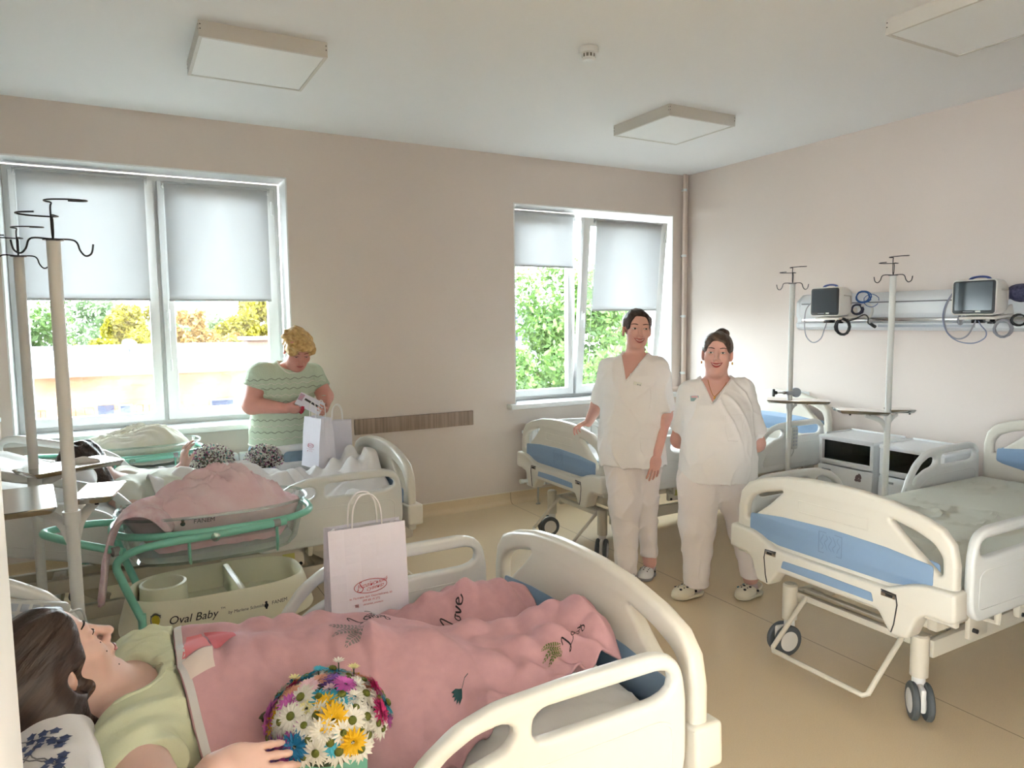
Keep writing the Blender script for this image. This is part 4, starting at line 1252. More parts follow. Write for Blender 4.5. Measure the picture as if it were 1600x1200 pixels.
# ------------------------------------------------------------------ cloth covers
def ridged(N, x, y, p=1.6):
    return np.abs(np.clip(N(x, y), -2, 2)) ** p
class Cover:
    """cover lying over a body: height field on a curved grid"""
    def __init__(s, name, f, xh, xe, y0, y1, n, m, mtl, thick=0.006):
        u = np.linspace(0, 1, n)[:, None]; v = np.linspace(0, 1, m)[None, :]
        ya, yb = y0(u), y1(u)
        Y = ya + (yb - ya) * v
        X = xh(Y) * (1 - u) + xe(Y) * u
        Y = ya + (yb - ya) * v + 0 * X
        Z = f(X, Y)
        s.P = np.stack([X, Y, Z], -1); s.f = f; s.mtl = mtl; s.name = name; s.thick = thick
        du = np.gradient(s.P, axis=0); dv = np.gradient(s.P, axis=1)
        nn = np.cross(du, dv); s.N = nn / np.linalg.norm(nn, axis=-1)[..., None]
    def build(s, root, off):
        me = grid_mesh(s.name, s.P - np.array(off))
        o = put(s.name, me, s.mtl, root, smooth=True)
        md = o.modifiers.new('thick', 'SOLIDIFY'); md.thickness = s.thick; md.offset = -1
        return o
    def pt(s, x, y, off):
        d = (s.P[..., 0] - x) ** 2 + (s.P[..., 1] - y) ** 2
        i, j = np.unravel_index(np.argmin(d), d.shape)
        i = min(max(i, 1), s.P.shape[0] - 2); j = min(max(j, 1), s.P.shape[1] - 2)
        # local plane through the neighbourhood
        p, n = s.P[i, j], s.N[i, j]
        z = p[2] - (n[0] * (x - p[0]) + n[1] * (y - p[1])) / max(0.25, n[2])
        return V((x + n[0] * off, y + n[1] * off, z + n[2] * off))
    def ribbon(s, b, pts, w, off=0.0025):
        P = [V((p[0], p[1], 0)) for p in pts]
        L, Rr = [], []
        for i in range(len(P)):
            t = (P[min(i + 1, len(P) - 1)] - P[max(i - 1, 0)])
            t = t.normalized() if t.length > 1e-9 else V((1, 0, 0))
            n = V((-t.y, t.x, 0)) * w * 0.5
            L.append(b.verts.new(s.pt(P[i].x + n.x, P[i].y + n.y, off))); Rr.append(b.verts.new(s.pt(P[i].x - n.x, P[i].y - n.y, off)))
        for i in range(len(P) - 1): b.faces.new((L[i], L[i + 1], Rr[i + 1], Rr[i]))
    def patch(s, b, quad, n=7, off=0.0025):
        A, B_, C_, D = [V((p[0], p[1], 0)) for p in quad]
        g = []
        for i in range(n + 1):
            r = []
            for j in range(n + 1):
                a, c = i / n, j / n
                q = A * (1 - a) * (1 - c) + B_ * a * (1 - c) + C_ * a * c + D * (1 - a) * c
                r.append(b.verts.new(s.pt(q.x, q.y, off)))
            g.append(r)
        for i in range(n):
            for j in range(n): b.faces.new((g[i][j], g[i + 1][j], g[i + 1][j + 1], g[i][j + 1]))

def s01(t): return np.clip(t, 0, 1)
def cosbump(t): return 0.5 * (1 + np.cos(np.pi * s01(np.abs(t))))

PINK = mat('blanket_pink', (200, 156, 162), 0.85, var=0.05, vscale=35, bump=0.08, bscale=420)
NA, NB_, NC = Noise(21, 12, 0.8, 2.2, 2), Noise(22, 14, 2.5, 6.0, 2), Noise(23, 10, 1.0, 3.0, 2)
def fA(X, Y):
    base = 0.662
    zt = np.interp(X, [0.0, .1, .25, .42, .55, .7, .8, .9, 1.0, 1.07, 1.12, 1.16], [.91, .912, .905, .897, .868, .825, .800, .797, .825, .838, .815, .72])
    yc = np.interp(X, [0, .3, .7, 1.1], [1.74, 1.74, 1.66, 1.565])
    wn = np.interp(X, [0, .35, .7, 1.0, 1.15], [.40, .33, .34, .26, .16])
    wf = np.interp(X, [0, .4, .8, 1.15], [.30, .25, .21, .18])
    d = Y - yc
    pl = np.interp(X, [.1, .3], [.13, .04])
    prof = np.where(d < 0, cosbump(np.maximum(0, -d - pl) / (wn - pl * .4)) , cosbump(np.maximum(0, d - 0.04) / wf))
    zt = zt - np.interp(X, [0, .3, .6, .9, 1.1], [.038, .026, .026, .022, .010])
    z1 = (zt - base) * prof
    zt2 = np.interp(X, [.45, .6, .75, .9, 1.02, 1.1, 1.15], [0, .05, .10, .135, .125, .08, .03])
    z2 = zt2 * cosbump((Y - np.interp(X, [.5, 1.1], [1.98, 1.93])) / 0.17)
    z = base + np.maximum(z1, z2) + 0.35 * np.minimum(z1, z2)
    env = 0.35 + 0.65 * s01((X - 0.45) / 0.5)
    near = s01((1.60 - Y) / 0.25)
    z = z + 0.006 * NA(X * 1.5, Y * 1.5) + env * 0.015 * (ridged(NB_, X * 0.8 + Y * 0.5, Y * 0.8 - 0.3 * X) - 0.5) * (0.4 + 0.6 * near)
    # folds running from the knees to the near edge
    fold = np.sin(2 * np.pi * (X * 3.1 + (Y - 1.4) * 1.4 + 0.25 * NC(X, Y)))
    z = z + 0.014 * fold * s01((1.75 - Y) / 0.3) * s01((X - 0.5) / 0.2)
    z = z + 0.010 * ridged(NB_, X * 1.7 - Y * 0.4, Y * 1.5, 1.2) * (0.3 + 0.7 * env) - 0.004
    z = z + 0.012 * np.exp(-((np.abs(X - 0.52 - 0.25 * (Y - 1.7)) / 0.018)) ** 1.5) * s01((1.80 - Y) / .1) * s01((Y - 1.38) / .1)
    g = np.exp(-((X - 0.99) / 0.10) ** 2 - ((Y - 1.45) / 0.09) ** 2)
    z = z + 0.02 * g * np.sin(2 * np.pi * (X * 13 + Y * 9))
    # collar folds at the hem
    z = z + 0.008 * np.exp(-((X - 0.10) / 0.05) ** 2) * np.sin(2 * np.pi * (Y * 5.0 + 0.4 * X))
    # hanging past the near and far mattress edges
    z = np.where(Y > 2.16, z - (Y - 2.16) * 2.2, z)
    z = np.where(Y < 1.27, z - (1.27 - Y) * 3.2, z)
    return np.maximum(z, 0.45)
hemA = lambda Y: np.interp(Y, [1.2, 1.35, 1.45, 1.6, 1.8, 2.0, 2.2], [.165, .125, .095, .070, .075, .098, .11])
endA = lambda Y: np.interp(Y, [1.2, 1.4, 1.5, 1.7, 1.9, 2.2], [1.02, 1.10, 1.135, 1.13, 1.10, 1.06])
cvA = Cover('cover', fA, hemA, endA, lambda u: np.interp(u, [0, .2, .45, .62, .8, 1], [1.23, 1.255, 1.30, 1.375, 1.415, 1.42]), lambda u: np.interp(u, [0, 1], [2.20, 2.20]), 190, 170, PINK, 0.008)
blA = thing('blanket', 'pink printed blanket over the brunette woman in the front bed', 'blanket', (0.6, 1.7, 0.66))
offA = (0.6, 1.7, 0.66)
blanketA = cvA.build(blA, offA)
def decal(name, fn, m, label=None):
    b = nb(); fn(b)
    bmesh.ops.translate(b, vec=-V(offA), verts=b.verts)
    o = put(name, b, m, blA, smooth=True)
    if label: o['label'] = label
    return o
class Loc:
    """local arc-length frame on the cover at plan point (x, y): a runs along the bed, b across it"""
    def __init__(s, cv, x, y):
        d = (cv.P[..., 0] - x) ** 2 + (cv.P[..., 1] - y) ** 2
        s.i, s.j = np.unravel_index(np.argmin(d), d.shape); s.cv = cv
        i, j = s.i, s.j
        g = lambda A, c, dd: np.linalg.norm(A[min(c[0] + dd[0] * 3, A.shape[0] - 1), min(c[1] + dd[1] * 3, A.shape[1] - 1)] - A[max(c[0] - dd[0] * 3, 0), max(c[1] - dd[1] * 3, 0)]) / 6
        s.du = g(cv.P, (i, j), (1, 0)); s.dv = g(cv.P, (i, j), (0, 1))
    def __call__(s, a, b, off=0.0028):
        fi = s.i + a / s.du; fj = s.j + b / s.dv
        P, N = s.cv.P, s.cv.N
        fi = min(max(fi, 0), P.shape[0] - 1.01); fj = min(max(fj, 0), P.shape[1] - 1.01)
        i, j = int(fi), int(fj); u, v = fi - i, fj - j
        L = lambda A: A[i, j] * (1 - u) * (1 - v) + A[i + 1, j] * u * (1 - v) + A[i, j + 1] * (1 - u) * v + A[i + 1, j + 1] * u * v
        return V(L(P) + L(N) * off)
def lribbon(b, loc, pts, w):
    P = [V((p[0], p[1], 0)) for p in pts]; L, Q = [], []
    for i in range(len(P)):
        t = P[min(i + 1, len(P) - 1)] - P[max(i - 1, 0)]
        t = t.normalized() if t.length > 1e-9 else V((1, 0, 0)); n = V((-t.y, t.x, 0)) * w * .5
        L.append(b.verts.new(loc(P[i].x + n.x, P[i].y + n.y))); Q.append(b.verts.new(loc(P[i].x - n.x, P[i].y - n.y)))
    for i in range(len(P) - 1): b.faces.new((L[i], L[i + 1], Q[i + 1], Q[i]))
def lpatch(b, loc, quad, n=2):
    A, B_, C_, D = [V((p[0], p[1], 0)) for p in quad]
    g = [[None] * (n + 1) for _ in range(n + 1)]
    for i in range(n + 1):
        for j in range(n + 1):
            a, c = i / n, j / n
            q = A * (1 - a) * (1 - c) + B_ * a * (1 - c) + C_ * a * c + D * (1 - a) * c
            g[i][j] = b.verts.new(loc(q.x, q.y))
    for i in range(n):
        for j in range(n): b.faces.new((g[i][j], g[i + 1][j], g[i + 1][j + 1], g[i][j + 1]))
LOVELY = [[(-.06, .78), (.05, .98), (.13, 1.0), (.12, .72), (.05, .15), (-.06, -.02), (-.13, .06), (0, .08), (.2, -.03), (.34, .06)],
          [(.52, .34), (.40, .30), (.36, .12), (.46, .02), (.56, .12), (.52, .34), (.62, .30)],
          [(.66, .34), (.72, .04), (.84, .36)],
          [(.90, .18), (1.06, .24), (1.0, .36), (.90, .26), (.92, .06), (1.06, .02), (1.16, .14)],
          [(1.16, .14), (1.32, .78), (1.25, .92), (1.2, .7), (1.2, .1), (1.3, .02), (1.38, .12)],
          [(1.40, .34), (1.45, .08), (1.56, .06), (1.62, .34), (1.58, -.2), (1.44, -.42), (1.34, -.26), (1.7, .1)]]
INK = mat('print_black', (40, 34, 38), 0.8)
def word(x, y, ang, sc, parts=6, w=0.0034):
    loc = Loc(cvA, x, y); c, s = math.cos(ang), math.sin(ang)
    def fn(b):
        for st in LOVELY[:parts]:
            q = smooth_path([((p[0] * c - p[1] * s) * sc, (p[0] * s + p[1] * c) * sc, 0) for p in st], 5)
            lribbon(b, loc, q, w)
    return fn
decal('printed_word', word(0.50, 1.68, R(33), 0.058), INK)
decal('printed_word', word(0.985, 1.47, R(43), 0.062), INK)
decal('printed_word', word(0.83, 1.84, R(48), 0.06, 4), INK)
def leaf3(x, y, ang, L, das=(-0.5, 0.0, 0.5)):
    loc = Loc(cvA, x, y)
    def fn(b):
        for da in das:
            a = ang + da
            d = V((math.cos(a), math.sin(a), 0)); n = V((-d.y, d.x, 0))
            for k in range(9):
                t0, t1 = k / 9.0 + 0.02, (k + 1) / 9.0 - 0.018
                for s in (-1, 1):
                    w0 = 0.17 * math.sin(PI * min(1, t0 * 0.92 + 0.06)); w1 = 0.17 * math.sin(PI * min(1, t1 * 0.92 + 0.06))
                    q = [d * (t0 * L) + n * s * 0.013 * L, d * (t1 * L) + n * s * 0.013 * L, d * (t1 * L + 0.05 * L) + n * s * w1 * L, d * (t0 * L + 0.05 * L) + n * s * w0 * L]
                    lpatch(b, loc, [(p.x + d.x * 0.014, p.y + d.y * 0.014) for p in q], 1)
    return fn
decal('printed_leaf', leaf3(0.505, 1.665, R(190), 0.082), mat('print_grey', (132, 122, 122), 0.8))
decal('printed_leaf', leaf3(0.97, 1.485, R(186), 0.088), mat('print_green', (104, 118, 64), 0.8))
decal('printed_leaf', leaf3(0.80, 1.80, R(225), 0.075, (0.0,)), mat('print_green', (104, 118, 64), 0.8))
def tulip(x, y, ang, L):
    loc = Loc(cvA, x, y)
    def fn(b):
        for k in range(5):
            a = ang + (k - 2) * 0.30
            d = V((math.cos(a), math.sin(a), 0)); n = V((-d.y, d.x, 0))
            lpatch(b, loc, [(0, 0), (d.x * L * .6 + n.x * .17 * L, d.y * L * .6 + n.y * .17 * L), (d.x * L, d.y * L), (d.x * L * .6 - n.x * .17 * L, d.y * L * .6 - n.y * .17 * L)], 2)
        d = V((math.cos(ang), math.sin(ang), 0))
        lribbon(b, loc, [(0, 0), (-d.x * .015, -d.y * .015 + .004), (-d.x * .028, -d.y * .028 - .002)], 0.0022)
    return fn
decal('printed_flower', tulip(0.672, 1.475, R(200), 0.040), mat('print_teal', (34, 74, 78), 0.8))
decal('printed_flower', tulip(0.445, 1.335, R(215), 0.036), mat('print_red', (160, 70, 68), 0.8))
CORAL = mat('print_coral', (226, 128, 134), 0.85); CORD = mat('print_coral_dark', (208, 102, 110), 0.85); PALE = mat('print_pale', (222, 208, 200), 0.85)
def poly_patch(pl, n=7):
    loc = Loc(cvA, 0.11, 1.60)
    return lambda b: lpatch(b, loc, pl, n)
decal('printed_patch', poly_patch([(-0.028, 0.02), (0.032, 0.05), (0.020, 0.17), (-0.012, 0.175)]), CORAL)
decal('printed_patch', poly_patch([(0.036, 0.03), (0.088, 0.075), (0.085, 0.13), (0.026, 0.17)]), CORD)
decal('printed_patch', poly_patch([(-0.024, -0.045), (0.030, -0.02), (0.034, 0.045), (-0.028, 0.012)]), PALE)
HEMG = mat('blanket_hem', (206, 204, 204), 0.85)
decal('hem_band', lambda b: cvA.ribbon(b, [(float(hemA(y)) + 0.010, float(y)) for y in np.linspace(1.36, 2.15, 60)], 0.016), HEMG)

NW1, NW2 = Noise(31, 12, 1.0, 2.6, 2), Noise(32, 14, 3.0, 7.0, 2)
COVW = mat('duvet_white', (234, 232, 232), 0.85, bump=0.06, bscale=400)
def fB(X, Y):
    base = 0.645
    zt = np.interp(X, [.0, .1, .35, .6, .78, .95, 1.1, 1.22, 1.29, 1.33], [.83, .832, .815, .79, .735, .715, .765, .82, .80, .70])
    d = Y - 4.10
    z = base + (zt - base) * cosbump(np.maximum(0, np.abs(d) - 0.08) / np.where(d < 0, 0.34, 0.36))
    z = z + 0.008 * NW1(X, Y) + 0.018 * (ridged(NW2, X * .9, Y * .9) - .5)
    fold = np.sin(2 * np.pi * (Y * 4.0 - X * 2.2 + 0.3 * NW1(X, Y)))
    z = z + 0.017 * fold * s01((X - 0.45) / 0.3)
    z = np.where(Y < 3.66, z - (3.66 - Y) * 2.0, z)
    z = np.where(Y > 4.55, z - (Y - 4.55) * 1.5, z)
    return z
cvB = Cover('cover', fB, lambda Y: 0.13 + 0.05 * np.sin(Y * 9), lambda Y: np.interp(Y, [3.6, 3.8, 4.1, 4.5], [1.28, 1.315, 1.315, 1.28]), lambda u: 3.64 + 0 * u, lambda u: 4.60 + 0 * u, 130, 110, COVW, 0.01)
blB = thing('duvet', 'crumpled white cover over the dark-haired patient by the big window', 'blanket', (0.7, 4.1, 0.64))
cvB.build(blB, (0.7, 4.1, 0.64))

# ------------------------------------------------------------------ pillows
def pillow_mesh(w, l, h, seed, n=90):
    N = Noise(seed, 10, 2, 5)
    b = nb(); bmesh.ops.create_grid(b, x_segments=n, y_segments=n, size=1.0)
    top = [v for v in b.verts]
    def shape(u, v_, s):
        e = max(0.0, (1 - abs(u) ** 2.6)) ** 0.5 * max(0.0, (1 - abs(v_) ** 2.6)) ** 0.5
        pinch = 1 - 0.07 * (abs(u * v_)) ** 0.8 * -1
        z = s * h * 0.5 * e
        x, y = u * w / 2 * pinch, v_ * l / 2 * pinch
        q = float(N(x * 1.2, y * 1.2, 0.0)) * 0.008 * e + 0.004 * abs(float(N(x * 2.2, y * 2.2, 3.0))) * e
        return V((x, y, z + s * q))
    me0 = {}
    P = np.zeros((n + 1, n + 1, 3)); Q = np.zeros((n + 1, n + 1, 3))
    for i in range(n + 1):
        for j in range(n + 1):
            u = math.sin((i / n - .5) * PI); v_ = math.sin((j / n - .5) * PI)
            P[i, j] = shape(u, v_, 1); Q[i, j] = shape(u, v_, -1)
    b.free()
    b = nb(); m1 = grid_mesh('a', P); m2 = grid_mesh('b', Q[:, ::-1]); b.from_mesh(m1); b.from_mesh(m2)
    bpy.data.meshes.remove(m1); bpy.data.meshes.remove(m2)
    bmesh.ops.remove_doubles(b, verts=b.verts, dist=0.0008)
    return b, P
PILW = mat('pillow_white', (228, 226, 226), 0.85, bump=0.05, bscale=350)
PRB = mat('print_blue', (72, 88, 126), 0.85, col2=(50, 62, 98), vscale=90)
PRS = mat('print_stem', (128, 128, 132), 0.85)
t = thing('pillow', 'white pillow with blue flower print under the brunette woman', 'pillow')
pillowM = axes((-0.285, 1.59, 0.755), V((0.89, 0.06, 0.45)).normalized(), (0, 1, 0), V((0.89, 0.06, 0.45)).normalized().cross(V((0, 1, 0)))) @ Matrix.Rotation(R(4), 4, 'Z')
t.matrix_world = pillowM
bmP, PP = pillow_mesh(0.42, 0.70, 0.17, 41)
put('cushion', bmP, PILW, t, smooth=True)
def on_pillow(x, y, off=0.002):
    d = (PP[..., 0] - x) ** 2 + (PP[..., 1] - y) ** 2
    i, j = np.unravel_index(np.argmin(d), d.shape)
    i0, j0 = min(max(i, 1), PP.shape[0] - 2), min(max(j, 1), PP.shape[1] - 2)
    n = np.cross(PP[i0 + 1, j0] - PP[i0 - 1, j0], PP[i0, j0 + 1] - PP[i0, j0 - 1]); n /= np.linalg.norm(n) + 1e-9
    if n[2] < 0: n = -n
    p = PP[i, j]
    z = p[2] - (n[0] * (x - p[0]) + n[1] * (y - p[1])) / max(0.3, n[2])
    return V((x + n[0] * off, y + n[1] * off, z + n[2] * off))
rr = random.Random(5)
clusters = [(0.150, -0.175, 9, 0.026), (0.172, -0.262, 5, 0.017), (0.178, -0.205, 4, 0.014), (-0.12, -0.18, 7, 0.022), (-0.16, 0.23, 8, 0.024), (-0.06, 0.27, 6, 0.02), (0.15, 0.05, 5, 0.02), (0.05, 0.25, 6, 0.02)]
for cx, cy, n, rad in clusters:
    bb, bs = nb(), nb()
    for k in range(n):
        a = 2.4 * k; q = rad * 1.15 * math.sqrt((k + .4) / n)
        px, py = cx + q * math.cos(a), cy + q * math.sin(a)
        c = bb.verts.new(on_pillow(px, py, 0.004))
        ring = []
        for j in range(10):
            t_ = 2 * PI * j / 10; r_ = 0.0078 * (1 + 0.22 * math.cos(t_ * 5))
            ring.append(bb.verts.new(on_pillow(px + r_ * math.cos(t_), py + r_ * math.sin(t_), 0.003)))
        for j in range(10): bb.faces.new((c, ring[j], ring[(j + 1) % 10]))
    for k in range(2):
        a = rr.uniform(0, 6.28); pts = [(cx, cy)]
        for s_ in range(8):
            a += rr.uniform(-.5, .5); pts.append((pts[-1][0] + 0.014 * math.cos(a), pts[-1][1] + 0.014 * math.sin(a)))
        pts = [on_pillow(p[0], p[1], 0.0008) for p in pts if abs(p[0]) < .195 and abs(p[1]) < .32]
        if len(pts) > 2: tube(bs, pts, 0.0012, 5)
    put('printed_flower', bb, PRB, t, smooth=True)
    if len(bs.verts): put('printed_stem', bs, PRS, t)
t = thing('pillow', 'plain white pillow under the dark-haired patient', 'pillow')
t.matrix_world = axes((-0.34, 4.08, 0.80), V((0.91, 0, 0.41)).normalized(), (0, 1, 0), V((0.91, 0, 0.41)).normalized().cross(V((0, 1, 0))))
bmP2, _ = pillow_mesh(0.44, 0.74, 0.16, 43); put('cushion', bmP2, PILW, t, smooth=True)

# ------------------------------------------------------------------ text helper
def text_bm(s, size, place, ext=0.0, shear=0.0, align='CENTER', sub=1, space=1.0):
    """flat lettering; place(x, y) -> world point"""
    cu = bpy.data.curves.new('tmp', 'FONT'); cu.body = s; cu.size = size; cu.align_x = align; cu.shear = shear; cu.resolution_u = 3; cu.space_character = space
    ob = bpy.data.objects.new('tmp', cu); COL.objects.link(ob)
    dg = bpy.context.evaluated_depsgraph_get(); dg.update()
    me = bpy.data.meshes.new_from_object(ob.evaluated_get(dg))
    bpy.data.objects.remove(ob); bpy.data.curves.remove(cu)
    b = nb(); b.from_mesh(me); bpy.data.meshes.remove(me)
    for v in b.verts: v.co = place(v.co.x, v.co.y)
    return b

# ------------------------------------------------------------------ bassinets
MINT = mat('mint_enamel', (134, 206, 182), 0.32)
ACRY = glass_mat('clear_acrylic', (238, 246, 244), 0.05, 0.03)
CREAM = mat('tray_cream', (232, 228, 202), 0.35)
PINKB = mat('baby_pink', (228, 190, 196), 0.85, col2=(236, 214, 216), vscale=9, bump=0.06, bscale=300)
SILV = mat('grey_sleeve', (150, 150, 146), 0.35)
def sup(a, rx, ry, e=2.6):
    c, s = math.cos(a), math.sin(a)
    return (rx * abs(c) ** (2 / e) * (1 if c >= 0 else -1), ry * abs(s) ** (2 / e) * (1 if s >= 0 else -1))
def oval(rx, ry, z, n=56, e=2.6): return [V((*sup(2 * PI * k / n, rx, ry, e), z)) for k in range(n)]
def heap(rx, ry, z0, zf, n=90, m=46):
    P = np.zeros((n, m, 3))
    for i in range(n):
        for j in range(m):
            a = 2 * PI * i / (n - 1); r = j / (m - 1)
            x, y = sup(a, rx * r, ry * r)
            P[i, j] = (x, y, 0)
    P[..., 2] = zf(P[..., 0], P[..., 1], np.linspace(0, 1, m)[None, :])
    return P
def bassinet(label, x, y, rz, blanket_label, bmat, zf, drape, tray, group='bassinets between the beds'):
    t = thing('bassinet', label, 'bassinet', (x, y, 0), rz, group)
    zr = 0.815
    RX, RY = 0.375, 0.215
    g = nb(); tube(g, oval(RX, RY, zr), 0.0145, 10, True); put('support_ring', g, MINT, t)
    # front bar: post under the ring, rising at the head end into the ring
    for s in (-1, 1):
        g = nb(); tube(g, smooth_path([(-0.29, s * 0.17, 0.50), (-0.345, s * 0.19, 0.66), (-0.36, s * 0.205, 0.74), (-0.30, s * 0.235, 0.785), (-0.18, s * 0.238, 0.80), (0.05, s * 0.236, 0.806), (0.24, s * 0.215, 0.812)], 8), 0.0145, 10)
        put('side_bar', g, MINT, t)
        g = nb(); tube(g, [(0.19, s * 0.222, 0.811), (0.215, s * 0.219, 0.812)], 0.0165, 10); put('joint_sleeve', g, SILV, t); g = nb(); tube(g, [(-0.352, s * 0.215, 0.79), (-0.372, s * 0.225, 0.79)], 0.0175, 10); put('joint_sleeve', g, SILV, t)
    g = nb(); tube(g, smooth_path([(-0.335, -0.225, 0.785), (-0.45, -0.16, 0.81), (-0.56, -0.06, 0.83), (-0.595, 0.0, 0.835), (-0.56, 0.06, 0.83), (-0.45, 0.16, 0.81), (-0.335, 0.225, 0.785)], 9), 0.0145, 10); put('push_handle', g, MINT, t)
    for s in (-1, 1):
        for xx in (-0.12, 0.20):
            g = nb(); tube(g, smooth_path([(xx, s * 0.232, 0.80), (xx, s * 0.236, 0.74), (xx + 0.004, s * 0.205, 0.705)], 4), 0.006, 8, flat=(0.006, 0.014)); put('clip', g, MINT, t)
    g = nb(); lathe(g, [(0.0, 0), (0.010, 0.0), (0.014, 0.01), (0.017, 0.024), (0.0, 0.028)], (-0.03, -0.248, 0.80), 14, (0, -1, 0.2)); put('lock_knob', g, glass_mat('clear_knob', (230, 235, 232), 0.15), t)
    # clear tub
    g = nb()
    rings = [oval(RX - 0.022, RY - 0.022, 0.87), oval(RX - 0.03, RY - 0.03, 0.80), oval(RX - 0.055, RY - 0.055, 0.70), oval(RX - 0.08, RY - 0.08, 0.672)]
    loft(g, rings, cap=False); vs = [g.verts.new(p) for p in oval(RX - 0.0805, RY - 0.0805, 0.6715)]; g.faces.new(vs)
    rim = oval(RX - 0.012, RY - 0.012, 0.872); tub = put('tub', g, ACRY, t, smooth=True)
    g = nb(); tube(g, rim, 0.006, 8, True); put('tub_rim', g, ACRY, tub)
    g = nb(); loft(g, [oval(RX - 0.09, RY - 0.09, 0.68), oval(RX - 0.075, RY - 0.075, 0.71), oval(RX - 0.09, RY - 0.09, 0.735)]); put('tub_mattress', g, COVW, t)
    # storage tray
    if tray:
        g = nb()
        prof = [(1.10, 0.405), (1.115, 0.415), (1.10, 0.435), (1.03, 0.52), (1.0, 0.548), (0.975, 0.556), (0.95, 0.548), (0.93, 0.52), (0.90, 0.45)]
        rings = [oval(0.335 * k if k > 1 else 0.335 * k, 0.195 * k, z, 72, 3.0) for k, z in prof]
        loft(g, rings, cap=False); g.faces.new([g.verts.new(p) for p in oval(0.335 * 0.9, 0.195 * 0.9, 0.4501, 72, 3.0)]); g.faces.new([g.verts.new(p) for p in oval(0.335 * 1.09, 0.195 * 1.09, 0.406, 72, 3.0)][::-1])
        tr = put('storage_tray', g, CREAM, t)
        g = nb(); box(g, (0.06, 0, 0.50), (0.026, 0.36, 0.104), (0, 0, R(4)), 0.008); put('divider', g, CREAM, tr)
        g = nb(); lathe(g, [(0.092, 0.452), (0.088, 0.553), (0.078, 0.556), (0.073, 0.55), (0.070, 0.46), (0.0, 0.458), (0.0, 0.452)], (-0.205, 0.06, 0), 30); put('bottle_cup', g, CREAM, tr)
        def wrap(x0, zc):
            def f(px, py):
                xx = x0 + px
                k = 1.10 - (zc + py - 0.435) * 0.07 / 0.085
                yy = -0.195 * k * max(0.0, 1 - abs(xx / (0.335 * k)) ** 3.0) ** (1 / 3.0)
                return V((xx, yy - 0.004, zc + py))
            return f
        TXT = mat('print_black2', (30, 30, 30), 0.6)
        g = text_bm('Oval Baby', 0.042, wrap(-0.118, 0.472), shear=0.28); put('lettering', g, TXT, tr, smooth=False)
        g = text_bm('TM', 0.012, wrap(-0.010, 0.496)); put('lettering', g, TXT, tr, smooth=False)
        g = text_bm('by Marlene Schmidt', 0.017, wrap(0.075, 0.474), shear=0.2); put('lettering', g, TXT, tr, smooth=False)
        g = text_bm('FANEM', 0.020, wrap(0.205, 0.474), shear=0.1); put('lettering', g, TXT, tr, smooth=False)
        f = wrap(0.152, 0.480); g = nb()
        for (px, pz, r_) in ((0, 0.008, 0.005), (0, -0.004, 0.0085), (0, -0.014, 0.004)):
            g.faces.new([g.verts.new(f(px + r_ * math.cos(2 * PI * k / 12), pz + r_ * math.sin(2 * PI * k / 12))) for k in range(12)])
        put('printed_mark', g, TXT, tr, smooth=False)
        g = nb(); f = wrap(-0.245, 0.472)
        g.faces.new([g.verts.new(f(0.014 * math.cos(2 * PI * k / 20), 0.02 + 0.020 * math.sin(2 * PI * k / 20))) for k in range(20)]); put('printed_mark', g, mat('print_yellow', (196, 180, 50), 0.6), tr, smooth=False)
        g = nb()
        pts = [f(0.017 * math.cos(2 * PI * k / 20 + 0.3), 0.02 + 0.025 * math.sin(2 * PI * k / 20 + 0.3)) + V((0, -0.0008, 0)) for k in range(16)]
        tube(g, pts, 0.0016, 5); tube(g, [f(-0.016, 0.034) + V((0, -.001, 0)), f(0, 0.042) + V((0, -.001, 0)), f(0.017, 0.036) + V((0, -.001, 0))], 0.0028, 5)
        put('printed_outline', g, mat('print_grey2', (96, 96, 92), 0.6), tr)
    # tub lettering
    if tray:
        def wt(px, py):
            xx = -0.06 + px; k = RX - 0.040; k2 = RY - 0.040
            return V((xx, -k2 * max(0, 1 - abs(xx / k) ** 2.6) ** (1 / 2.6) - 0.013 + py * 0.2 * -0.4, 0.845 + py))
        g = text_bm('FANEM', 0.024, wt, shear=0.1); put('lettering', g, mat('print_black2', (30, 30, 30), 0.6), tub, smooth=False)
        g = nb()
        for (px, pz, r_) in ((-0.075, 0.016, 0.006), (-0.075, 0.003, 0.009)):
            g.faces.new([g.verts.new(wt(px + r_ * math.cos(2 * PI * k / 12), pz + r_ * math.sin(2 * PI * k / 12))) for k in range(12)])
        put('printed_mark', g, mat('print_black2', (30, 30, 30), 0.6), tub, smooth=False)
    # column and base
    g = nb()
    for s in (-1, 1): tube(g, smooth_path([(-0.29, s * 0.17, 0.52), (-0.29, s * 0.17, 0.30), (-0.30, s * 0.19, 0.12)], 5), 0.0145, 10)
    put('column', g, MINT, t)
    g = nb()
    for s in (-1, 1): tube(g, smooth_path([(-0.38, s * 0.21, 0.11), (0.0, s * 0.20, 0.115), (0.34, s * 0.19, 0.11)], 4), 0.016, 10)
    tube(g, [(-0.30, -0.2, 0.115), (-0.30, 0.2, 0.115)], 0.016, 10); put('base', g, MINT, t)
    for sx in (-0.37, 0.33):
        for s in (-1, 1):
            g = nb(); cyl(g, (sx, s * 0.20, 0.075), (sx, s * 0.20, 0.11), 0.012, None, 12); box(g, (sx, s * 0.2, 0.06), (0.03, 0.034, 0.05), None, 0.006); p = put('caster_fork', g, DARK, t)
            g = nb(); cyl(g, (sx + 0.012, s * 0.20 - 0.02, 0.0385), (sx + 0.012, s * 0.20 + 0.02, 0.0385), 0.0375, None, 20); put('wheel', g, GREYR, p)
    # blanket: its own thing
    w = thing('baby_blanket', blanket_label, 'blanket', (x, y, 0.74), rz, 'baby blankets')
    P = heap(RX - 0.045, RY - 0.045, 0, zf); P[..., 2] -= 0.74
    o = put('wrap', grid_mesh('wrap', P), bmat, w, smooth=True)
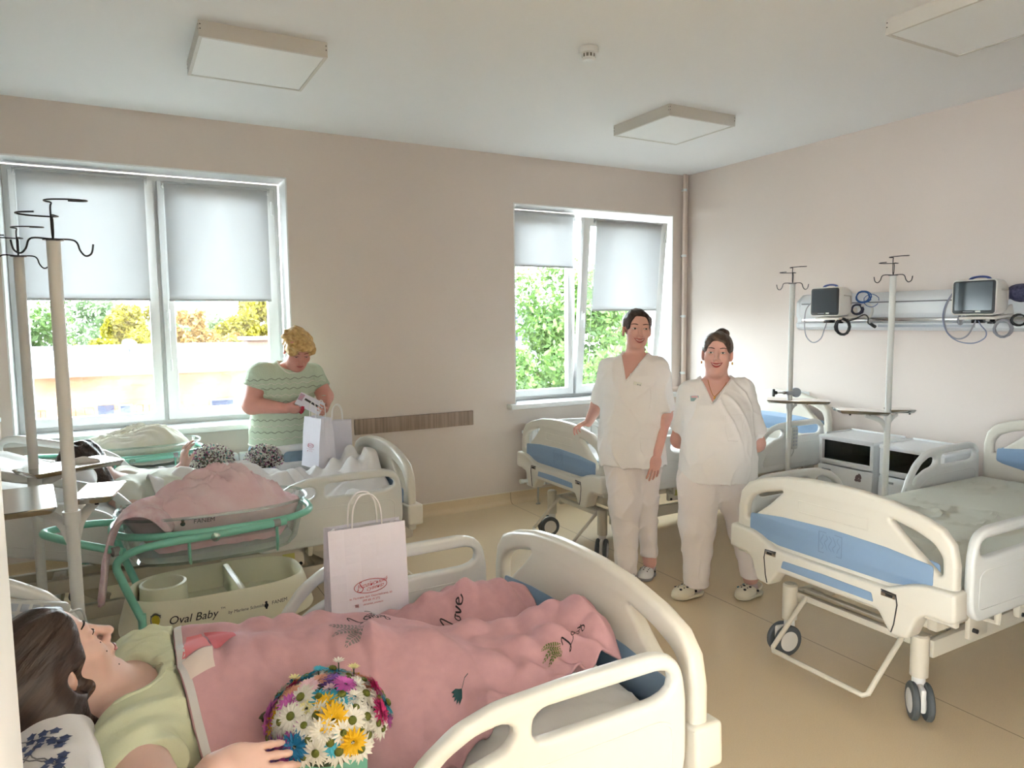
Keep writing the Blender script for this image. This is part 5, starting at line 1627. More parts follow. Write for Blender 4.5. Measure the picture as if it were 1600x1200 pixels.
    md = o.modifiers.new('thick', 'SOLIDIFY'); md.thickness = 0.008; md.offset = -1
    if drape: drape(w)
    return t
N51, N52 = Noise(51, 12, 2.0, 4.5, 2), Noise(52, 12, 4.0, 8.0, 2)
def zf1(x, y, r):
    edge = 0.74 + 0.10 * s01((np.abs(x) - 0.22) / 0.1)
    hump = np.interp(x, [-.33, -.24, -.1, -.02, .05, .15, .24, .33], [.90, .935, .955, .975, .99, .965, .935, .86])
    z = edge + (hump - edge) * np.cos(np.pi / 2 * s01(r) ** 1.7) ** 0.55
    f1 = np.sin(2 * np.pi * (x * 5.5 + y * 3.0 + .45 * N51(x * .5, y * .5)))
    f2 = np.sin(2 * np.pi * (x * 7.0 - y * 5.0 + .5 * N51(x * .6, y * .6) + .3))
    sh = lambda f: (1 - np.abs(f)) ** 2
    return z + (0.011 * N51(x * 1.1, y * 1.1) + 0.030 * sh(f1) * s01((x + .30) / .2) - 0.022 * sh(f2) * s01((.2 - x) / .25) + 0.010 * (np.abs(N52(x, y)) - .7)) * (1 - 0.8 * r ** 2)
def drape1(w):
    n, m = 40, 17
    C = smooth_path([(-0.12, -0.03, 0.84), (-0.20, -0.07, 0.915), (-0.28, -0.11, 0.925), (-0.345, -0.15, 0.885), (-0.385, -0.175, 0.79), (-0.40, -0.185, 0.70), (-0.415, -0.195, 0.60)], 8)
    P = np.zeros((len(C), m, 3))
    for i, c in enumerate(C):
        t_ = i / (len(C) - 1)
        wd = 0.15 * (1 - t_) ** 0.8 + 0.028
        for j in range(m):
            q = (j / (m - 1) - .5) * 2
            P[i, j] = (c.x + 0.35 * q * wd * (1 - t_) + 0.010 * math.sin(q * 9 + t_ * 5) * t_, c.y + q * wd * (0.9 if t_ < .5 else 0.75), c.z - 0.74 - 0.03 * q * q * (1 - t_) + 0.012 * math.sin(q * 7 + t_ * 3))
    o = put('hanging_corner', grid_mesh('hanging_corner', P), mat('baby_print', (232, 216, 218), 0.85, col2=(214, 176, 184), vscale=28), w, smooth=True)
    md = o.modifiers.new('thick', 'SOLIDIFY'); md.thickness = 0.006
bassinet('mint bassinet in front with the cream storage tray and pink blanket', 0.31, 3.10, 0.0, 'pale pink baby blanket heaped in the front bassinet, one corner hanging down', PINKB, zf1, drape1, True)
YELW = mat('baby_white', (236, 234, 226), 0.85, col2=(228, 226, 200), vscale=5, bump=0.06, bscale=300)
def zf2(x, y, r):
    hump = np.interp(x, [-.33, -.2, -.08, .02, .15, .28, .33], [.93, .945, .92, .955, .965, .94, .90])
    z = 0.76 + (hump - 0.76) * np.cos(np.pi / 2 * s01(r) ** 1.8) ** 0.55
    f1 = np.sin(2 * np.pi * (x * 2.5 + y * 9.0 + .5 * N51(x * .5, y * .5)))
    return z + (0.010 * N52(x, y) + 0.022 * (1 - np.abs(f1)) ** 2 + 0.012 * (np.abs(N51(x * 1.6, y * 1.6)) - .8)) * (1 - 0.7 * r)
bassinet('mint bassinet under the big window, behind the bed with the white cover', 0.06, 4.93, 0.0, 'white and pale yellow baby blanket heaped in the bassinet under the big window', YELW, zf2, None, False)

# ------------------------------------------------------------------ paper gift bags
PAPER = mat('bag_paper', (232, 230, 240), 0.7, bump=0.02, bscale=90)
CORDM = mat('bag_handle', (238, 236, 236), 0.7)
LOGO = mat('print_crimson', (186, 40, 66), 0.6)
def gift_bag(label, x, y, z, rz, w, d, h, logo=1.0, tilt=(0, 0), side='-y'):
    t = thing('gift_bag', label, 'paper bag', (x, y, z), rz, 'white paper gift bags')
    t.rotation_euler = (tilt[0], tilt[1], rz)
    rings = []
    for k in range(13):
        f = k / 12.0
        dd = d * (1 - 0.45 * f)
        r = [(-w / 2, -dd / 2), (w / 2, -dd / 2), (w / 2 - 0.022 * f * 1.2, 0), (w / 2, dd / 2), (-w / 2, dd / 2), (-w / 2 + 0.022 * f * 1.2, 0)]
        ring = []
        for i in range(6):
            a, c = r[i], r[(i + 1) % 6]
            for s_ in range(5):
                q = s_ / 5
                ring.append(V((a[0] * (1 - q) + c[0] * q, a[1] * (1 - q) + c[1] * q + 0.0018 * math.sin(7 * f + 9 * q + i), h * f)))
        rings.append(ring)
    b = nb(); loft(b, rings, cap=False)
    b.verts.ensure_lookup_table(); b.faces.new([b.verts[i] for i in reversed(range(30))])
    o = put('paper', b, PAPER, t, smooth=False)
    md = o.modifiers.new('thick', 'SOLIDIFY'); md.thickness = 0.0012
    for s in (-1, 1):
        b = nb(); yy = s * (d * 0.275 - 0.004)
        pts = smooth_path([(-w * 0.19, yy, h - 0.05), (-w * 0.19, yy, h + 0.01), (-w * 0.17, yy, h + 0.06), (-w * 0.09, yy * 0.9, h + 0.092), (w * 0.0, yy * 0.85, h + 0.10), (w * 0.09, yy * 0.9, h + 0.092), (w * 0.17, yy, h + 0.06), (w * 0.19, yy, h + 0.01), (w * 0.19, yy, h - 0.05)], 6)
        tube(b, pts, 0.0026, 7)
        put('handle', b, CORDM, t)
        b = nb(); box(b, (0, s * (d * 0.275 - 0.006), h - 0.035), (w * 0.72, 0.0015, 0.055)); put('handle_patch', b, mat('bag_patch', (206, 204, 212), 0.7), t)
    def pl(px, py):
        f = py / h
        dd = d * (1 - 0.45 * f)
        return V((px, -dd / 2 - 0.0035, py))
    if logo:
        L = logo
        b = nb(); zc = h * 0.435
        tube(b, [pl(0.052 * L * math.cos(2 * PI * k / 40), zc + 0.021 * L * math.sin(2 * PI * k / 40)) for k in range(40)], 0.0009, 5, True); put('logo_ring', b, LOGO, t)
        b = text_bm('Український', 0.0175 * L, lambda px, py: pl(px * 0.92 + 0.004, zc + 0.001 + py + 0.12 * px), shear=0.45); put('logo_lettering', b, LOGO, t, smooth=False)
        b = text_bm('сувенір', 0.0150 * L, lambda px, py: pl(px + 0.013 * L, zc - 0.0105 * L + py + 0.12 * px), shear=0.45); put('logo_lettering', b, LOGO, t, smooth=False)
        b = nb(); tube(b, smooth_path([pl(-0.030 * L + a * L, zc + c * L) for a, c in ((0.002, 0.014), (-0.004, 0.016), (-0.002, 0.006), (0.006, -0.004), (0.0, -0.014), (-0.012, -0.012), (-0.008, -0.006))], 4), 0.0011, 5); put('logo_flourish', b, LOGO, t)
        for i, s_ in enumerate(('м. Полтава, вул. Європейська, 60', '099 68 19 272', 'ukrainian_souvenir')):
            b = text_bm(s_, (0.0085 if i != 1 else 0.0095) * L, lambda px, py: pl(px + (0.006 if i == 2 else 0), zc - 0.034 * L - 0.0115 * i * L + py)); put('address_lettering', b, LOGO, t, smooth=False)
        b = nb(); tube(b, [pl(-0.046 * L + a * 0.004 * L, zc - 0.0545 * L + c * 0.004 * L) for a, c in ((-1, -1), (1, -1), (1, 1), (-1, 1))], 0.0007, 4, True); tube(b, [pl(-0.046 * L + 0.0017 * L * math.cos(k * .63), zc - 0.0545 * L + 0.0017 * L * math.sin(k * .63)) for k in range(10)], 0.0006, 4, True); put('icon', b, LOGO, t)
    return t
gift_bag('large white paper gift bag with a red oval logo, on the pink blanket', 0.640, 2.115, 0.655, R(0), 0.245, 0.10, 0.325)
gift_bag('white paper gift bag with its red logo panel turned edge-on, held over the white cover', 1.03, 4.305, 0.735, R(-72), 0.19, 0.13, 0.30, 0.62)
gift_bag('plain-sided white paper gift bag behind the one with the logo, on the white cover', 1.18, 4.42, 0.735, R(-20), 0.17, 0.12, 0.255, 0.0)

# ------------------------------------------------------------------ flowers
BOXM = mat('flower_box_mint', (120, 190, 168), 0.5)
FC = {'white': (238, 236, 226), 'cream': (236, 230, 170), 'yellow': (236, 190, 24), 'pink': (214, 110, 196), 'blue': (70, 178, 204), 'deepblue': (30, 120, 170), 'peach': (238, 178, 150), 'violet': (130, 90, 180), 'magenta': (190, 40, 110), 'palepink': (238, 205, 214)}
for k, c in FC.items(): mat('petal_' + k, c, 0.6, trans=0.15)
GRC = mat('flower_eye', (96, 104, 30), 0.7, bump=0.3, bscale=900)
LEAFD = mat('flower_leaf', (62, 78, 40), 0.6)
def daisy_proto(kind):
    """petal mesh of one flower head, facing +z, about 2.2 cm radius"""
    b = nb(); r = random.Random(hash(kind) % 1000 if False else len(kind) * 7)
    if kind == 'daisy': lays = [(17, 0.0225, 0.10, 0.0052), (13, 0.019, 0.30, 0.0048)]
    elif kind == 'mum': lays = [(18, 0.023, 0.0, 0.005), (16, 0.020, 0.35, 0.005), (13, 0.016, 0.7, 0.0048), (10, 0.011, 1.05, 0.0044), (6, 0.006, 1.3, 0.004)]
    else: lays = [(10, 0.013, 0.9, 0.0045), (8, 0.011, 1.2, 0.004)]
    for n, L, up, w in lays:
        for k in range(n):
            a = 2 * PI * k / n + r.uniform(-.1, .1); e = up + r.uniform(-.12, .12); l = L * r.uniform(.88, 1.08)
            c, s = math.cos(a), math.sin(a)
            def P(u, v_, dz=0.0):
                rad = 0.003 + l * u * math.cos(e * (1 - 0.35 * u)); z = l * u * math.sin(e * (1 - 0.35 * u)) - 0.35 * l * u * u * 0.35 + dz
                return V((rad * c - v_ * s, rad * s + v_ * c, z))
            v1 = b.verts.new(P(0, -w * .3)); v2 = b.verts.new(P(0, w * .3)); v3 = b.verts.new(P(.6, w * .55)); v4 = b.verts.new(P(.6, -w * .55)); v5 = b.verts.new(P(1, 0)); v6 = b.verts.new(P(.55, 0, -0.0008))
            b.faces.new((v1, v4, v6)); b.faces.new((v1, v6, v2)); b.faces.new((v2, v6, v3)); b.faces.new((v4, v5, v6)); b.faces.new((v6, v5, v3))
    me = bpy.data.meshes.new('petals'); b.to_mesh(me); b.free(); return me
PROTO = {}
def flower_head(root, kind, colr, p, n, sc, roll):
    key = (kind, colr)
    if key not in PROTO:
        me = daisy_proto(kind); me.materials.append(MATS['petal_' + colr]); PROTO[key] = me
    o = bpy.data.objects.new('flower_head', PROTO[key]); COL.objects.link(o); o.parent = root
    o.matrix_local = Matrix.Translation(p) @ n.to_track_quat('Z', 'Y').to_matrix().to_4x4() @ Matrix.Rotation(roll, 4, 'Z') @ Matrix.Scale(sc, 4)
    if kind == 'daisy':
        if 'eye' not in PROTO:
            b = nb(); ball(b, (0, 0, 0.003), (0.0068, 0.0068, 0.0042), 12, 8); me = bpy.data.meshes.new('flower_eye'); b.to_mesh(me); b.free(); me.materials.append(GRC); PROTO['eye'] = me
        e = bpy.data.objects.new('flower_eye', PROTO['eye']); COL.objects.link(e); e.parent = o
    return o
t = thing('flower_box', 'mint flower box packed with dyed daisies beside the brunette woman\'s hand', 'bouquet', (0.335, 1.40, 0.668), R(-8))
b = nb(); box(b, (0, 0, 0.055), (0.135, 0.135, 0.11), None, 0.003); put('box', b, BOXM, t)
rr = random.Random(12)
cols = ['white'] * 9 + ['blue'] * 3 + ['pink'] * 3 + ['yellow'] * 2 + ['palepink'] * 2 + ['peach', 'deepblue', 'violet', 'cream', 'cream', 'magenta']
b = nb(); ball(b, (0, 0, 0.125), (0.105, 0.105, 0.075), 20, 12); put('foliage', b, LEAFD, t)
N_ = 104
for k in range(N_):
    f = (k + .5) / N_
    th = math.acos(1 - f * 1.12) ; ph = k * 2.39996
    n = V((math.sin(th) * math.cos(ph), math.sin(th) * math.sin(ph), math.cos(th)))
    rad = rr.uniform(0.93, 1.06)
    p = V((n.x * 0.118 * rad, n.y * 0.118 * rad, 0.125 + n.z * 0.085 * rad))
    front = n.y < -0.25 and n.z < 0.75
    c = 'white' if (front and rr.random() < .62) else rr.choice(cols)
    kind = 'daisy' if c in ('white', 'blue') and rr.random() < (0.85 if n.z < .8 else .45) else ('mum' if rr.random() < .72 else 'bud')
    if c == 'cream': kind = 'bud'
    nn = (n + V((rr.uniform(-.25, .25), rr.uniform(-.25, .25), rr.uniform(-.1, .25)))).normalized()
    flower_head(t, kind, c, p, nn, rr.uniform(0.98, 1.32) * (1.15 if c == 'yellow' else 1.0), rr.uniform(0, 6))
for k, (px, py, h_, c) in enumerate(((0.03, 0.05, 0.222, 'white'), (-0.012, 0.045, 0.213, 'blue'), (0.06, 0.04, 0.207, 'cream'), (-0.06, 0.05, 0.202, 'cream'))):
    q = flower_head(t, 'bud', c, V((px, py, h_)), V((0.1, 0, 1)), 1.0, k)
    b = nb(); cyl(b, (px, py, 0.15), (px, py, h_), 0.0015, None, 6); put('stem', b, LEAFD, t)
b = nb()
for k in range(3): ball(b, (-0.118 + 0.006 * k, 0.03, 0.135 + 0.013 * (1 - k)), (0.017, 0.012, 0.005), 8, 6, (0, R(-20 + 25 * k), 0))
o = put('leaf', b, LEAFD, t)

VASE = mat('vase_lilac', (206, 200, 224), 0.5)
def gyp(label, x, y, z, r, seed):
    t = thing('gypsophila_bouquet', label, 'bouquet', (x, y, z), 0, 'round gypsophila bouquets')
    b = nb(); lathe(b, [(0.0, 0.0), (r * .55, 0.0), (r * .6, 0.004), (r * .62, 0.075), (r * .55, 0.078), (0.0, 0.07)], seg=26); put('pot', b, VASE, t)
    rg = np.random.default_rng(seed)
    n = 1900
    u = rg.normal(size=(n, 3)); u[:, 2] = np.abs(u[:, 2]) * 1.0 - 0.25; u /= np.linalg.norm(u, axis=1)[:, None]
    c = u * np.array([r, r, r * .92]) * rg.uniform(.72, 1.04, n)[:, None] + np.array([0, 0, 0.085])
    ico = np.array([[1, 0, 0], [-1, 0, 0], [0, 1, 0], [0, -1, 0], [0, 0, 1], [0, 0, -1]], float); fc = np.array([[0, 2, 4], [2, 1, 4], [1, 3, 4], [3, 0, 4], [2, 0, 5], [1, 2, 5], [3, 1, 5], [0, 3, 5]])
    Vv = (c[:, None, :] + ico[None] * 0.0055 * rg.uniform(.6, 1.3, n)[:, None, None]).reshape(-1, 3)
    Ff = (fc[None] + 6 * np.arange(n)[:, None, None]).reshape(-1, 3)
    m = leaf_mat('gyp_blossom', (170, 160, 168), (246, 244, 236))
    rp = [q for q in m.node_tree.nodes if q.type == 'VALTORGB'][0].color_ramp
    if len(rp.elements) == 2:
        rp.interpolation = 'CONSTANT'
        rp.elements[1].position = 0.32
        for pos, cc in ((0.08, (110, 80, 104)), (0.16, (120, 186, 182)), (0.24, (206, 140, 178)), (0.88, (130, 112, 104))):
            e = rp.elements.new(pos); e.color = lin(cc)
    o = put('blossom', mesh_np('blossom', Vv, Ff), m, t, smooth=False); o['kind'] = 'stuff'
    b = nb(); ball(b, (0, 0, 0.08), (r * .66, r * .66, r * .62), 20, 12); put('foliage', b, mat('gyp_green', (128, 128, 112), 0.8), t)
    return t
gyp('round gypsophila bouquet beside the raised hand, larger of the two', 0.425, 4.34, 0.715, 0.128, 3)
gyp('round gypsophila bouquet nearer the gift bags, smaller of the two', 0.715, 4.36, 0.70, 0.110, 4)
# ------------------------------------------------------------------ people
SKIN = mat('skin_nurse', (224, 174, 160), 0.5, sss=0.12, var=0.04, vscale=14)
SKINA = mat('skin_fair', (214, 178, 164), 0.48, sss=0.12, var=0.04, vscale=18)
SKINW = mat('skin_tan', (214, 152, 136), 0.5, sss=0.12, var=0.05, vscale=14)
EYEW = mat('eye_white', (225, 220, 214), 0.25)
IRIS = mat('iris_brown', (62, 48, 40), 0.2)
IRISG = mat('iris_grey', (84, 92, 90), 0.2)
LASH = mat('lash_dark', (36, 26, 24), 0.6)
BROW = mat('brow_brown', (70, 50, 40), 0.7)
BROWL = mat('brow_fair', (146, 104, 70), 0.7)
TEETH = mat('teeth', (236, 230, 220), 0.25)
LIPR = mat('lip_red', (168, 48, 52), 0.35)
LIPP = mat('lip_rose', (190, 104, 98), 0.4)
def hair_mat(name, c1, c2, stretch=(60, 14, 60), rough=0.38):
    m = mat(name, c1, rough, col2=c2, vscale=1.0, bump=0.55, bscale=1.6, stretch=stretch)
    return m
HAIRD = hair_mat('hair_dark_brown', (38, 26, 21), (66, 46, 38))
HAIRB = hair_mat('hair_brown', (56, 42, 35), (104, 84, 70))
HAIRA = hair_mat('hair_long_dark', (32, 23, 20), (62, 44, 36), (26, 5, 60))
HAIRBL = hair_mat('hair_blonde', (176, 134, 74), (226, 192, 128), (40, 40, 40), 0.5)

def fixnormals(me):
    b = nb(); b.from_mesh(me)
    if b.calc_volume(signed=True) < 0: bmesh.ops.reverse_faces(b, faces=b.faces)
    b.to_mesh(me); b.free()
    return me
def sdf_obj(name, sd, m, parent, off=(0, 0, 0), relax=1):
    me = fixnormals(sd.mesh(name))
    if any(off): me.transform(Matrix.Translation(-V(off)))
    return put(name, me, m, parent, smooth=True)

def frame(p, yaw, pitch, roll=0.0, s=1.0):
    """head frame: face looks to -y; yaw>0 turns the face to +x, pitch>0 looks down"""
    return Matrix.Translation(V(p)) @ Matrix.Rotation(yaw, 4, 'Z') @ Matrix.Rotation(pitch, 4, 'X') @ Matrix.Rotation(roll, 4, 'Y') @ Matrix.Scale(s, 4)

class Head:
    def __init__(s, M): s.M = M; s.sc = M.to_scale().x; s.R = np.array(M.to_3x3().normalized())
    def p(s, x, y, z): return s.M @ V((x, y, z))
    def ell(s, sd, c, r, k=0.02, mode='add', rot=None):
        Rm = s.R if rot is None else s.R @ np.array(Euler(rot).to_matrix())
        sd.ell(s.p(*c), [q * s.sc for q in r], Rm, k * s.sc, mode)
    def rc(s, sd, a, b, ra, rb=None, k=0.02, mode='add'):
        sd.rc(s.p(*a), s.p(*b), ra * s.sc, None if rb is None else rb * s.sc, k * s.sc, mode)
    def face(s, sd, chub=0.0, smile=0.0, nose=1.0):
        e, rc = s.ell, s.rc
        e(sd, (0, .012, .032), (.075, .092, .080))
        e(sd, (0, -.040, .045), (.060, .046, .056), .03)
        e(sd, (0, -.028, -.030), (.057 + chub * .6, .060, .070), .03)
        e(sd, (0, -.020, -.070), (.050 + chub, .054, .044), .03)
        e(sd, (0, -.068, -.097), (.021, .017, .016), .022)
        for x in (-1, 1): e(sd, (x * .039, -.056, -.030 + .004 * smile), (.022 + chub * .5, .022 + .003 * smile, .021), .022)
        if chub: e(sd, (0, -.03, -.105), (.045, .04, .03), .03)
        rc(sd, (-.034, -.078, .021), (.034, -.078, .021), .0105, None, .016)
        rc(sd, (0, -.087, .014), (0, -.106 * nose, -.026), .0075, .0100, .012)
        e(sd, (0, -.110 * nose, -.033), (.0115, .011, .0095), .008)
        for x in (-1, 1): e(sd, (x * .0125, -.098, -.037), (.0080, .0095, .0075), .006)
        e(sd, (0, -.088, -.058), (.024, .011, .014), .014)
        for x in (-1, 1): e(sd, (x * .032, -.101, .004), (.018, .0135, .0105), .012, 'sub')
        for x in (-1, 1): e(sd, (x * .032, -.0765, .003), (.0155, .0125, .0118), .005)
        for x in (-1, 1): e(sd, (x * .0065, -.108, -.0425), (.0035, .005, .003), .003, 'sub')
        for x in (-1, 1):
            e(sd, (x * .077, .012, -.012), (.0085, .019, .031), .006, rot=(R(12), 0, x * R(22)))
            e(sd, (x * .088, .008, -.006), (.0055, .0095, .017), .004, 'sub', rot=(R(12), 0, x * R(22)))
    def hit(s, sd, x, z, off=0.0, y0=-.17):
        return sd.hit(s.p(x, y0, z), s.M.to_3x3() @ V((0, 1, 0)), .16 * s.sc, off * s.sc)
    def lid(s, sd, root, off0, open_=1.0, iris=None, gaze=(0, 0), brow=None, sides=(-1, 1), browz=.0255, lashw=.0014):
        """eyes as separate parts: white, iris, lash line, brow"""
        o3 = -V(off0)
        d = (s.M.to_3x3() @ V((0, 1, 0))).normalized()
        for x in sides:
            h = s.hit(sd, x * .032, .003)
            if open_ > 0.02:
                b = nb(); ball(b, h + d * .0012 * s.sc + o3, (.0135 * s.sc, .0035 * s.sc, .0062 * open_ * s.sc), 18, 10, Matrix(s.R.tolist()).to_3x3())
                ew = put('eye', b, EYEW, root)
                c = s.hit(sd, x * .032 + gaze[0], .003 + gaze[1])
                b = nb(); ball(b, c - d * .0012 * s.sc + o3, (.0060 * s.sc, .0014 * s.sc, min(.0060, .0058 * open_ + .0006) * s.sc), 16, 8, Matrix(s.R.tolist()).to_3x3())
                ir = put('iris', b, iris or IRIS, ew)
            pts = []
            for k in range(9):
                t = -1 + k / 4.0
                xx = x * .032 + t * .0150; zz = .003 + (.0066 * open_) * (1 - t * t) - .0008 * (1 if open_ > .3 else 0) + (0 if open_ > .02 else -.004 * (1 - t * t))
                pts.append(s.hit(sd, xx, zz, .0012) + o3)
            b = nb(); tube(b, pts, [lashw * s.sc * (0.5 + 0.6 * math.sin(PI * k / 8)) for k in range(9)], 6); put('eyelash', b, LASH, root)
            pts = []
            for k in range(8):
                t = k / 7.0
                pts.append(s.hit(sd, x * (.014 + .036 * t), browz - .003 + .007 * math.sin(PI * (.15 + .6 * t)), .0008) + o3)
            b = nb(); tube(b, pts, [.0022 * s.sc * (.5 + .7 * math.sin(PI * (.2 + .75 * k / 7.0))) for k in range(8)], 6); put('eyebrow', b, brow or BROW, root)
    def mouth(s, sd, root, off0, smile, lip, wide=.027, zc=-.064):
        o3 = -V(off0)
        def arc(fn, n=11): return [s.hit(sd, -wide + 2 * wide * k / (n - 1), zc + fn(-1 + 2 * k / (n - 1)), .0012) + o3 for k in range(n)]
        if smile:
            up = arc(lambda t: .0045 + .0065 * t * t); lo = arc(lambda t: -.0125 + .0235 * t * t)
            d = (s.M.to_3x3() @ V((0, 1, 0))).normalized()
            b = nb()
            vu = [b.verts.new(p + d * .001) for p in up]; vl = [b.verts.new(p + d * .001) for p in lo]; vm = [b.verts.new((p + q) / 2 - d * .0012 * s.sc) for p, q in zip(up, lo)]
            for k in range(len(vu) - 1): b.faces.new((vu[k], vu[k + 1], vm[k + 1], vm[k])); b.faces.new((vm[k], vm[k + 1], vl[k + 1], vl[k]))
            put('teeth', b, TEETH, root)
        else:
            up = arc(lambda t: .0022 - .001 * t * t); lo = arc(lambda t: -.0052 + .006 * t * t)
        n = len(up)
        rr_ = lambda k, a: a * s.sc * (.35 + .75 * math.sin(PI * k / (n - 1)))
        b = nb(); tube(b, up, [rr_(k, .0034) for k in range(n)], 7); put('upper_lip', b, lip, root)
        b = nb(); tube(b, lo, [rr_(k, .0042) for k in range(n)], 7); put('lower_lip', b, lip, root)

def hand(sd, w, d, pn, side, s=1.0, curl=(.35, .45, .3), spread=.10, thumb=.6, k=.005):
    """palm, four unequal fingers bent at the knuckles, and a thumb; d along the fingers, pn out of the palm, side towards the thumb"""
    w, d, pn = V(w), V(d).normalized(), V(pn)
    pn = (pn - d * pn.dot(d)).normalized(); sd_ = d.cross(pn) * side
    Rm = np.array(Matrix((sd_, d, pn)).transposed())
    sd.ell(w + d * .046 * s, (.040 * s, .052 * s, .0145 * s), Rm, .012)
    sd.ell(w + d * .030 * s + sd_ * .026 * s + pn * .006 * s, (.018 * s, .034 * s, .015 * s), Rm, .012)
    for i, (o, L, r) in enumerate(((.0295, .070, .0082), (.0100, .079, .0086), (-.0095, .074, .0082), (-.0280, .058, .0072))):
        b0 = w + d * (.086 - .004 * abs(i - 1)) * s + sd_ * o * s
        dd = (d + sd_ * (spread * (1.5 - i) / 1.5)).normalized()
        p = b0 - dd * .012 * s
        ang = 0.0
        for j, f in enumerate((.46, .31, .23)):
            ang += curl[j] * (1 + .08 * i)
            v = dd * math.cos(ang) + pn * math.sin(ang)
            q = p + v * (L * f + (.012 if j == 0 else 0)) * s
            sd.rc(p, q, r * (1 - .10 * j) * s, r * (.90 - .10 * j) * s, k)
            p = q
    t0 = w + d * .022 * s + sd_ * .030 * s + pn * .004 * s
    tv = (d * (1 - thumb * .35) + sd_ * thumb + pn * .30).normalized()
    t1 = t0 + tv * .038 * s
    t2 = t1 + (tv * .8 + d * .35 + pn * .12).normalized() * .030 * s
    sd.rc(t0, t1, .0115 * s, .0098 * s, .010); sd.rc(t1, t2, .0096 * s, .0078 * s, k)

def limb(sd, pts, rs, k=.02):
    for a, b, r0, r1 in zip(pts[:-1], pts[1:], rs[:-1], rs[1:]): sd.rc(a, b, r0, r1, k)

WHITEC = mat('scrub_white', (246, 243, 241), 0.8, bump=0.06, bscale=240)
TROU = mat('trouser_white', (242, 234, 231), 0.8, bump=0.06, bscale=240)
CLOGC = mat('clog_cream', (228, 220, 198), 0.5)
CLOGG = mat('clog_grey', (136, 136, 138), 0.5)
CLOGW = mat('clog_white', (226, 226, 226), 0.5)
SOCK = mat('sock_lilac', (206, 184, 184), 0.8)
def cloth_disp(sd, seed, amp, lo=None, hi=None, zs=1.0):
    """soft folds: sharp thin ridges over a slow swell"""
    N = Noise(seed, 9, 3.5, 7.5); N2 = Noise(seed + 50, 8, 1.2, 2.6); N3 = Noise(seed + 90, 9, 5.0, 9.0)
    def f(X, Y, Z):
        r1 = np.clip(1 - np.abs(N(X, Y, Z * zs)) / 1.1, 0, 1) ** 2.2
        r2 = np.clip(1 - np.abs(N3(X, Y, Z * zs * 1.3)) / 1.1, 0, 1) ** 2.2
        m = np.clip(0.5 + 0.8 * N2(X, Y, Z), 0, 1.3)
        return (-amp * (1.5 * r1 * m + .8 * r2 * (1.3 - m)) + amp * .5).astype(np.float32)
    sd.disp(f, lo, hi)
def clog(root, toe, heel, up, mtop, msole, mstrap, charms, seed):
    """clog with perforated top, heel strap and sole"""
    toe, heel = V((*toe, 0)), V((*heel, 0)); L = (toe - heel).length; f = (toe - heel) / L; sdv = V((-f.y, f.x, 0))
    Rm = np.array(Matrix((f, sdv, V((0, 0, 1)))).transposed())
    c = (toe + heel) / 2
    lo = np.minimum(np.array(toe), np.array(heel)) - .07; hi = np.maximum(np.array(toe), np.array(heel)) + .07; lo[2] = 0.0005; hi[2] = .12
    s1 = Sdf(lo, hi, .0032)
    s1.ell(c + f * L * .20 + V((0, 0, .026)), (L * .30, .050, .030), Rm, .01); s1.ell(c - f * L * .28 + V((0, 0, .024)), (L * .22, .040, .026), Rm, .03)
    s1.ell(c + V((0, 0, .022)), (L * .40, .036, .022), Rm, .03)
    s1.half(c + V((0, 0, .026)), (0, 0, 1), lo, hi, .004); s1.half((0, 0, .004), (0, 0, -1), lo, hi, .002)
    so = sdf_obj('sole', s1, msole, root)
    s2 = Sdf(lo, hi, .0032)
    s2.ell(c + f * L * .20 + V((0, 0, .028)), (L * .295, .048, .050), Rm, .01); s2.ell(c - f * L * .02 + V((0, 0, .045)), (L * .16, .044, .040), Rm, .02)
    s2.half(c + V((0, 0, .022)), (0, 0, -1), lo, hi, .003)
    s2.half(c - f * L * .06, -f - V((0, 0, .35)), lo, hi, .006)
    s2.ell(c - f * L * .16 + V((0, 0, .06)), (L * .24, .036, .040), Rm, .008, 'sub')
    up_ = so; sdf_obj('upper', s2, mtop, so)
    b = nb()
    for i in range(2):
        pass
    pts = []
    for k in range(11):
        a = -PI / 2 + PI * k / 10
        pts.append(c - f * (L * .10 + L * .37 * math.cos(a)) + sdv * .043 * math.sin(a) + V((0, 0, .050 + .016 * math.cos(a))))
    tube(b, pts, .004, 8, flat=(.0075, .0035)); put("heel_strap", b, mstrap, so); st = so
    for s in (-1, 1):
        b = nb(); ball(b, c - f * L * .10 + sdv * s * .046 + V((0, 0, .050)), .0075, 12, 8); put('rivet', b, DARK, st)
    rr_ = random.Random(seed)
    for i in range(3):
        for j in range(3):
            q = c + f * (L * (.10 + .11 * i)) + sdv * (-.024 + .024 * j)
            t = s2.hit((q.x, q.y, .115), (0, 0, -1), .115, .0006)
            n_ = V((0, 0, 1)) + f * (.35 * i) + sdv * ((j - 1) * .5)
            if charms and (i + j) % 2 == 0:
                b = nb(); ball(b, t, (.009, .007, .003), 10, 6, n_.to_track_quat('Z', 'Y').to_matrix())
                tube(b, [t + n_ * .003 + f * .006, t + n_ * .004 + sdv * .006, t + n_ * .003 - f * .006], .0016, 5)
                put('charm', b, charms[(i * 3 + j) % len(charms)], up_)
            else:
                b = nb(); ball(b, t, (.0042, .0042, .0012), 10, 5, n_.to_track_quat('Z', 'Y').to_matrix()); put('hole', b, DARK, up_)
    return so
YAWR = -YAW   # local x runs to the picture's right along the floor, local y away from the camera

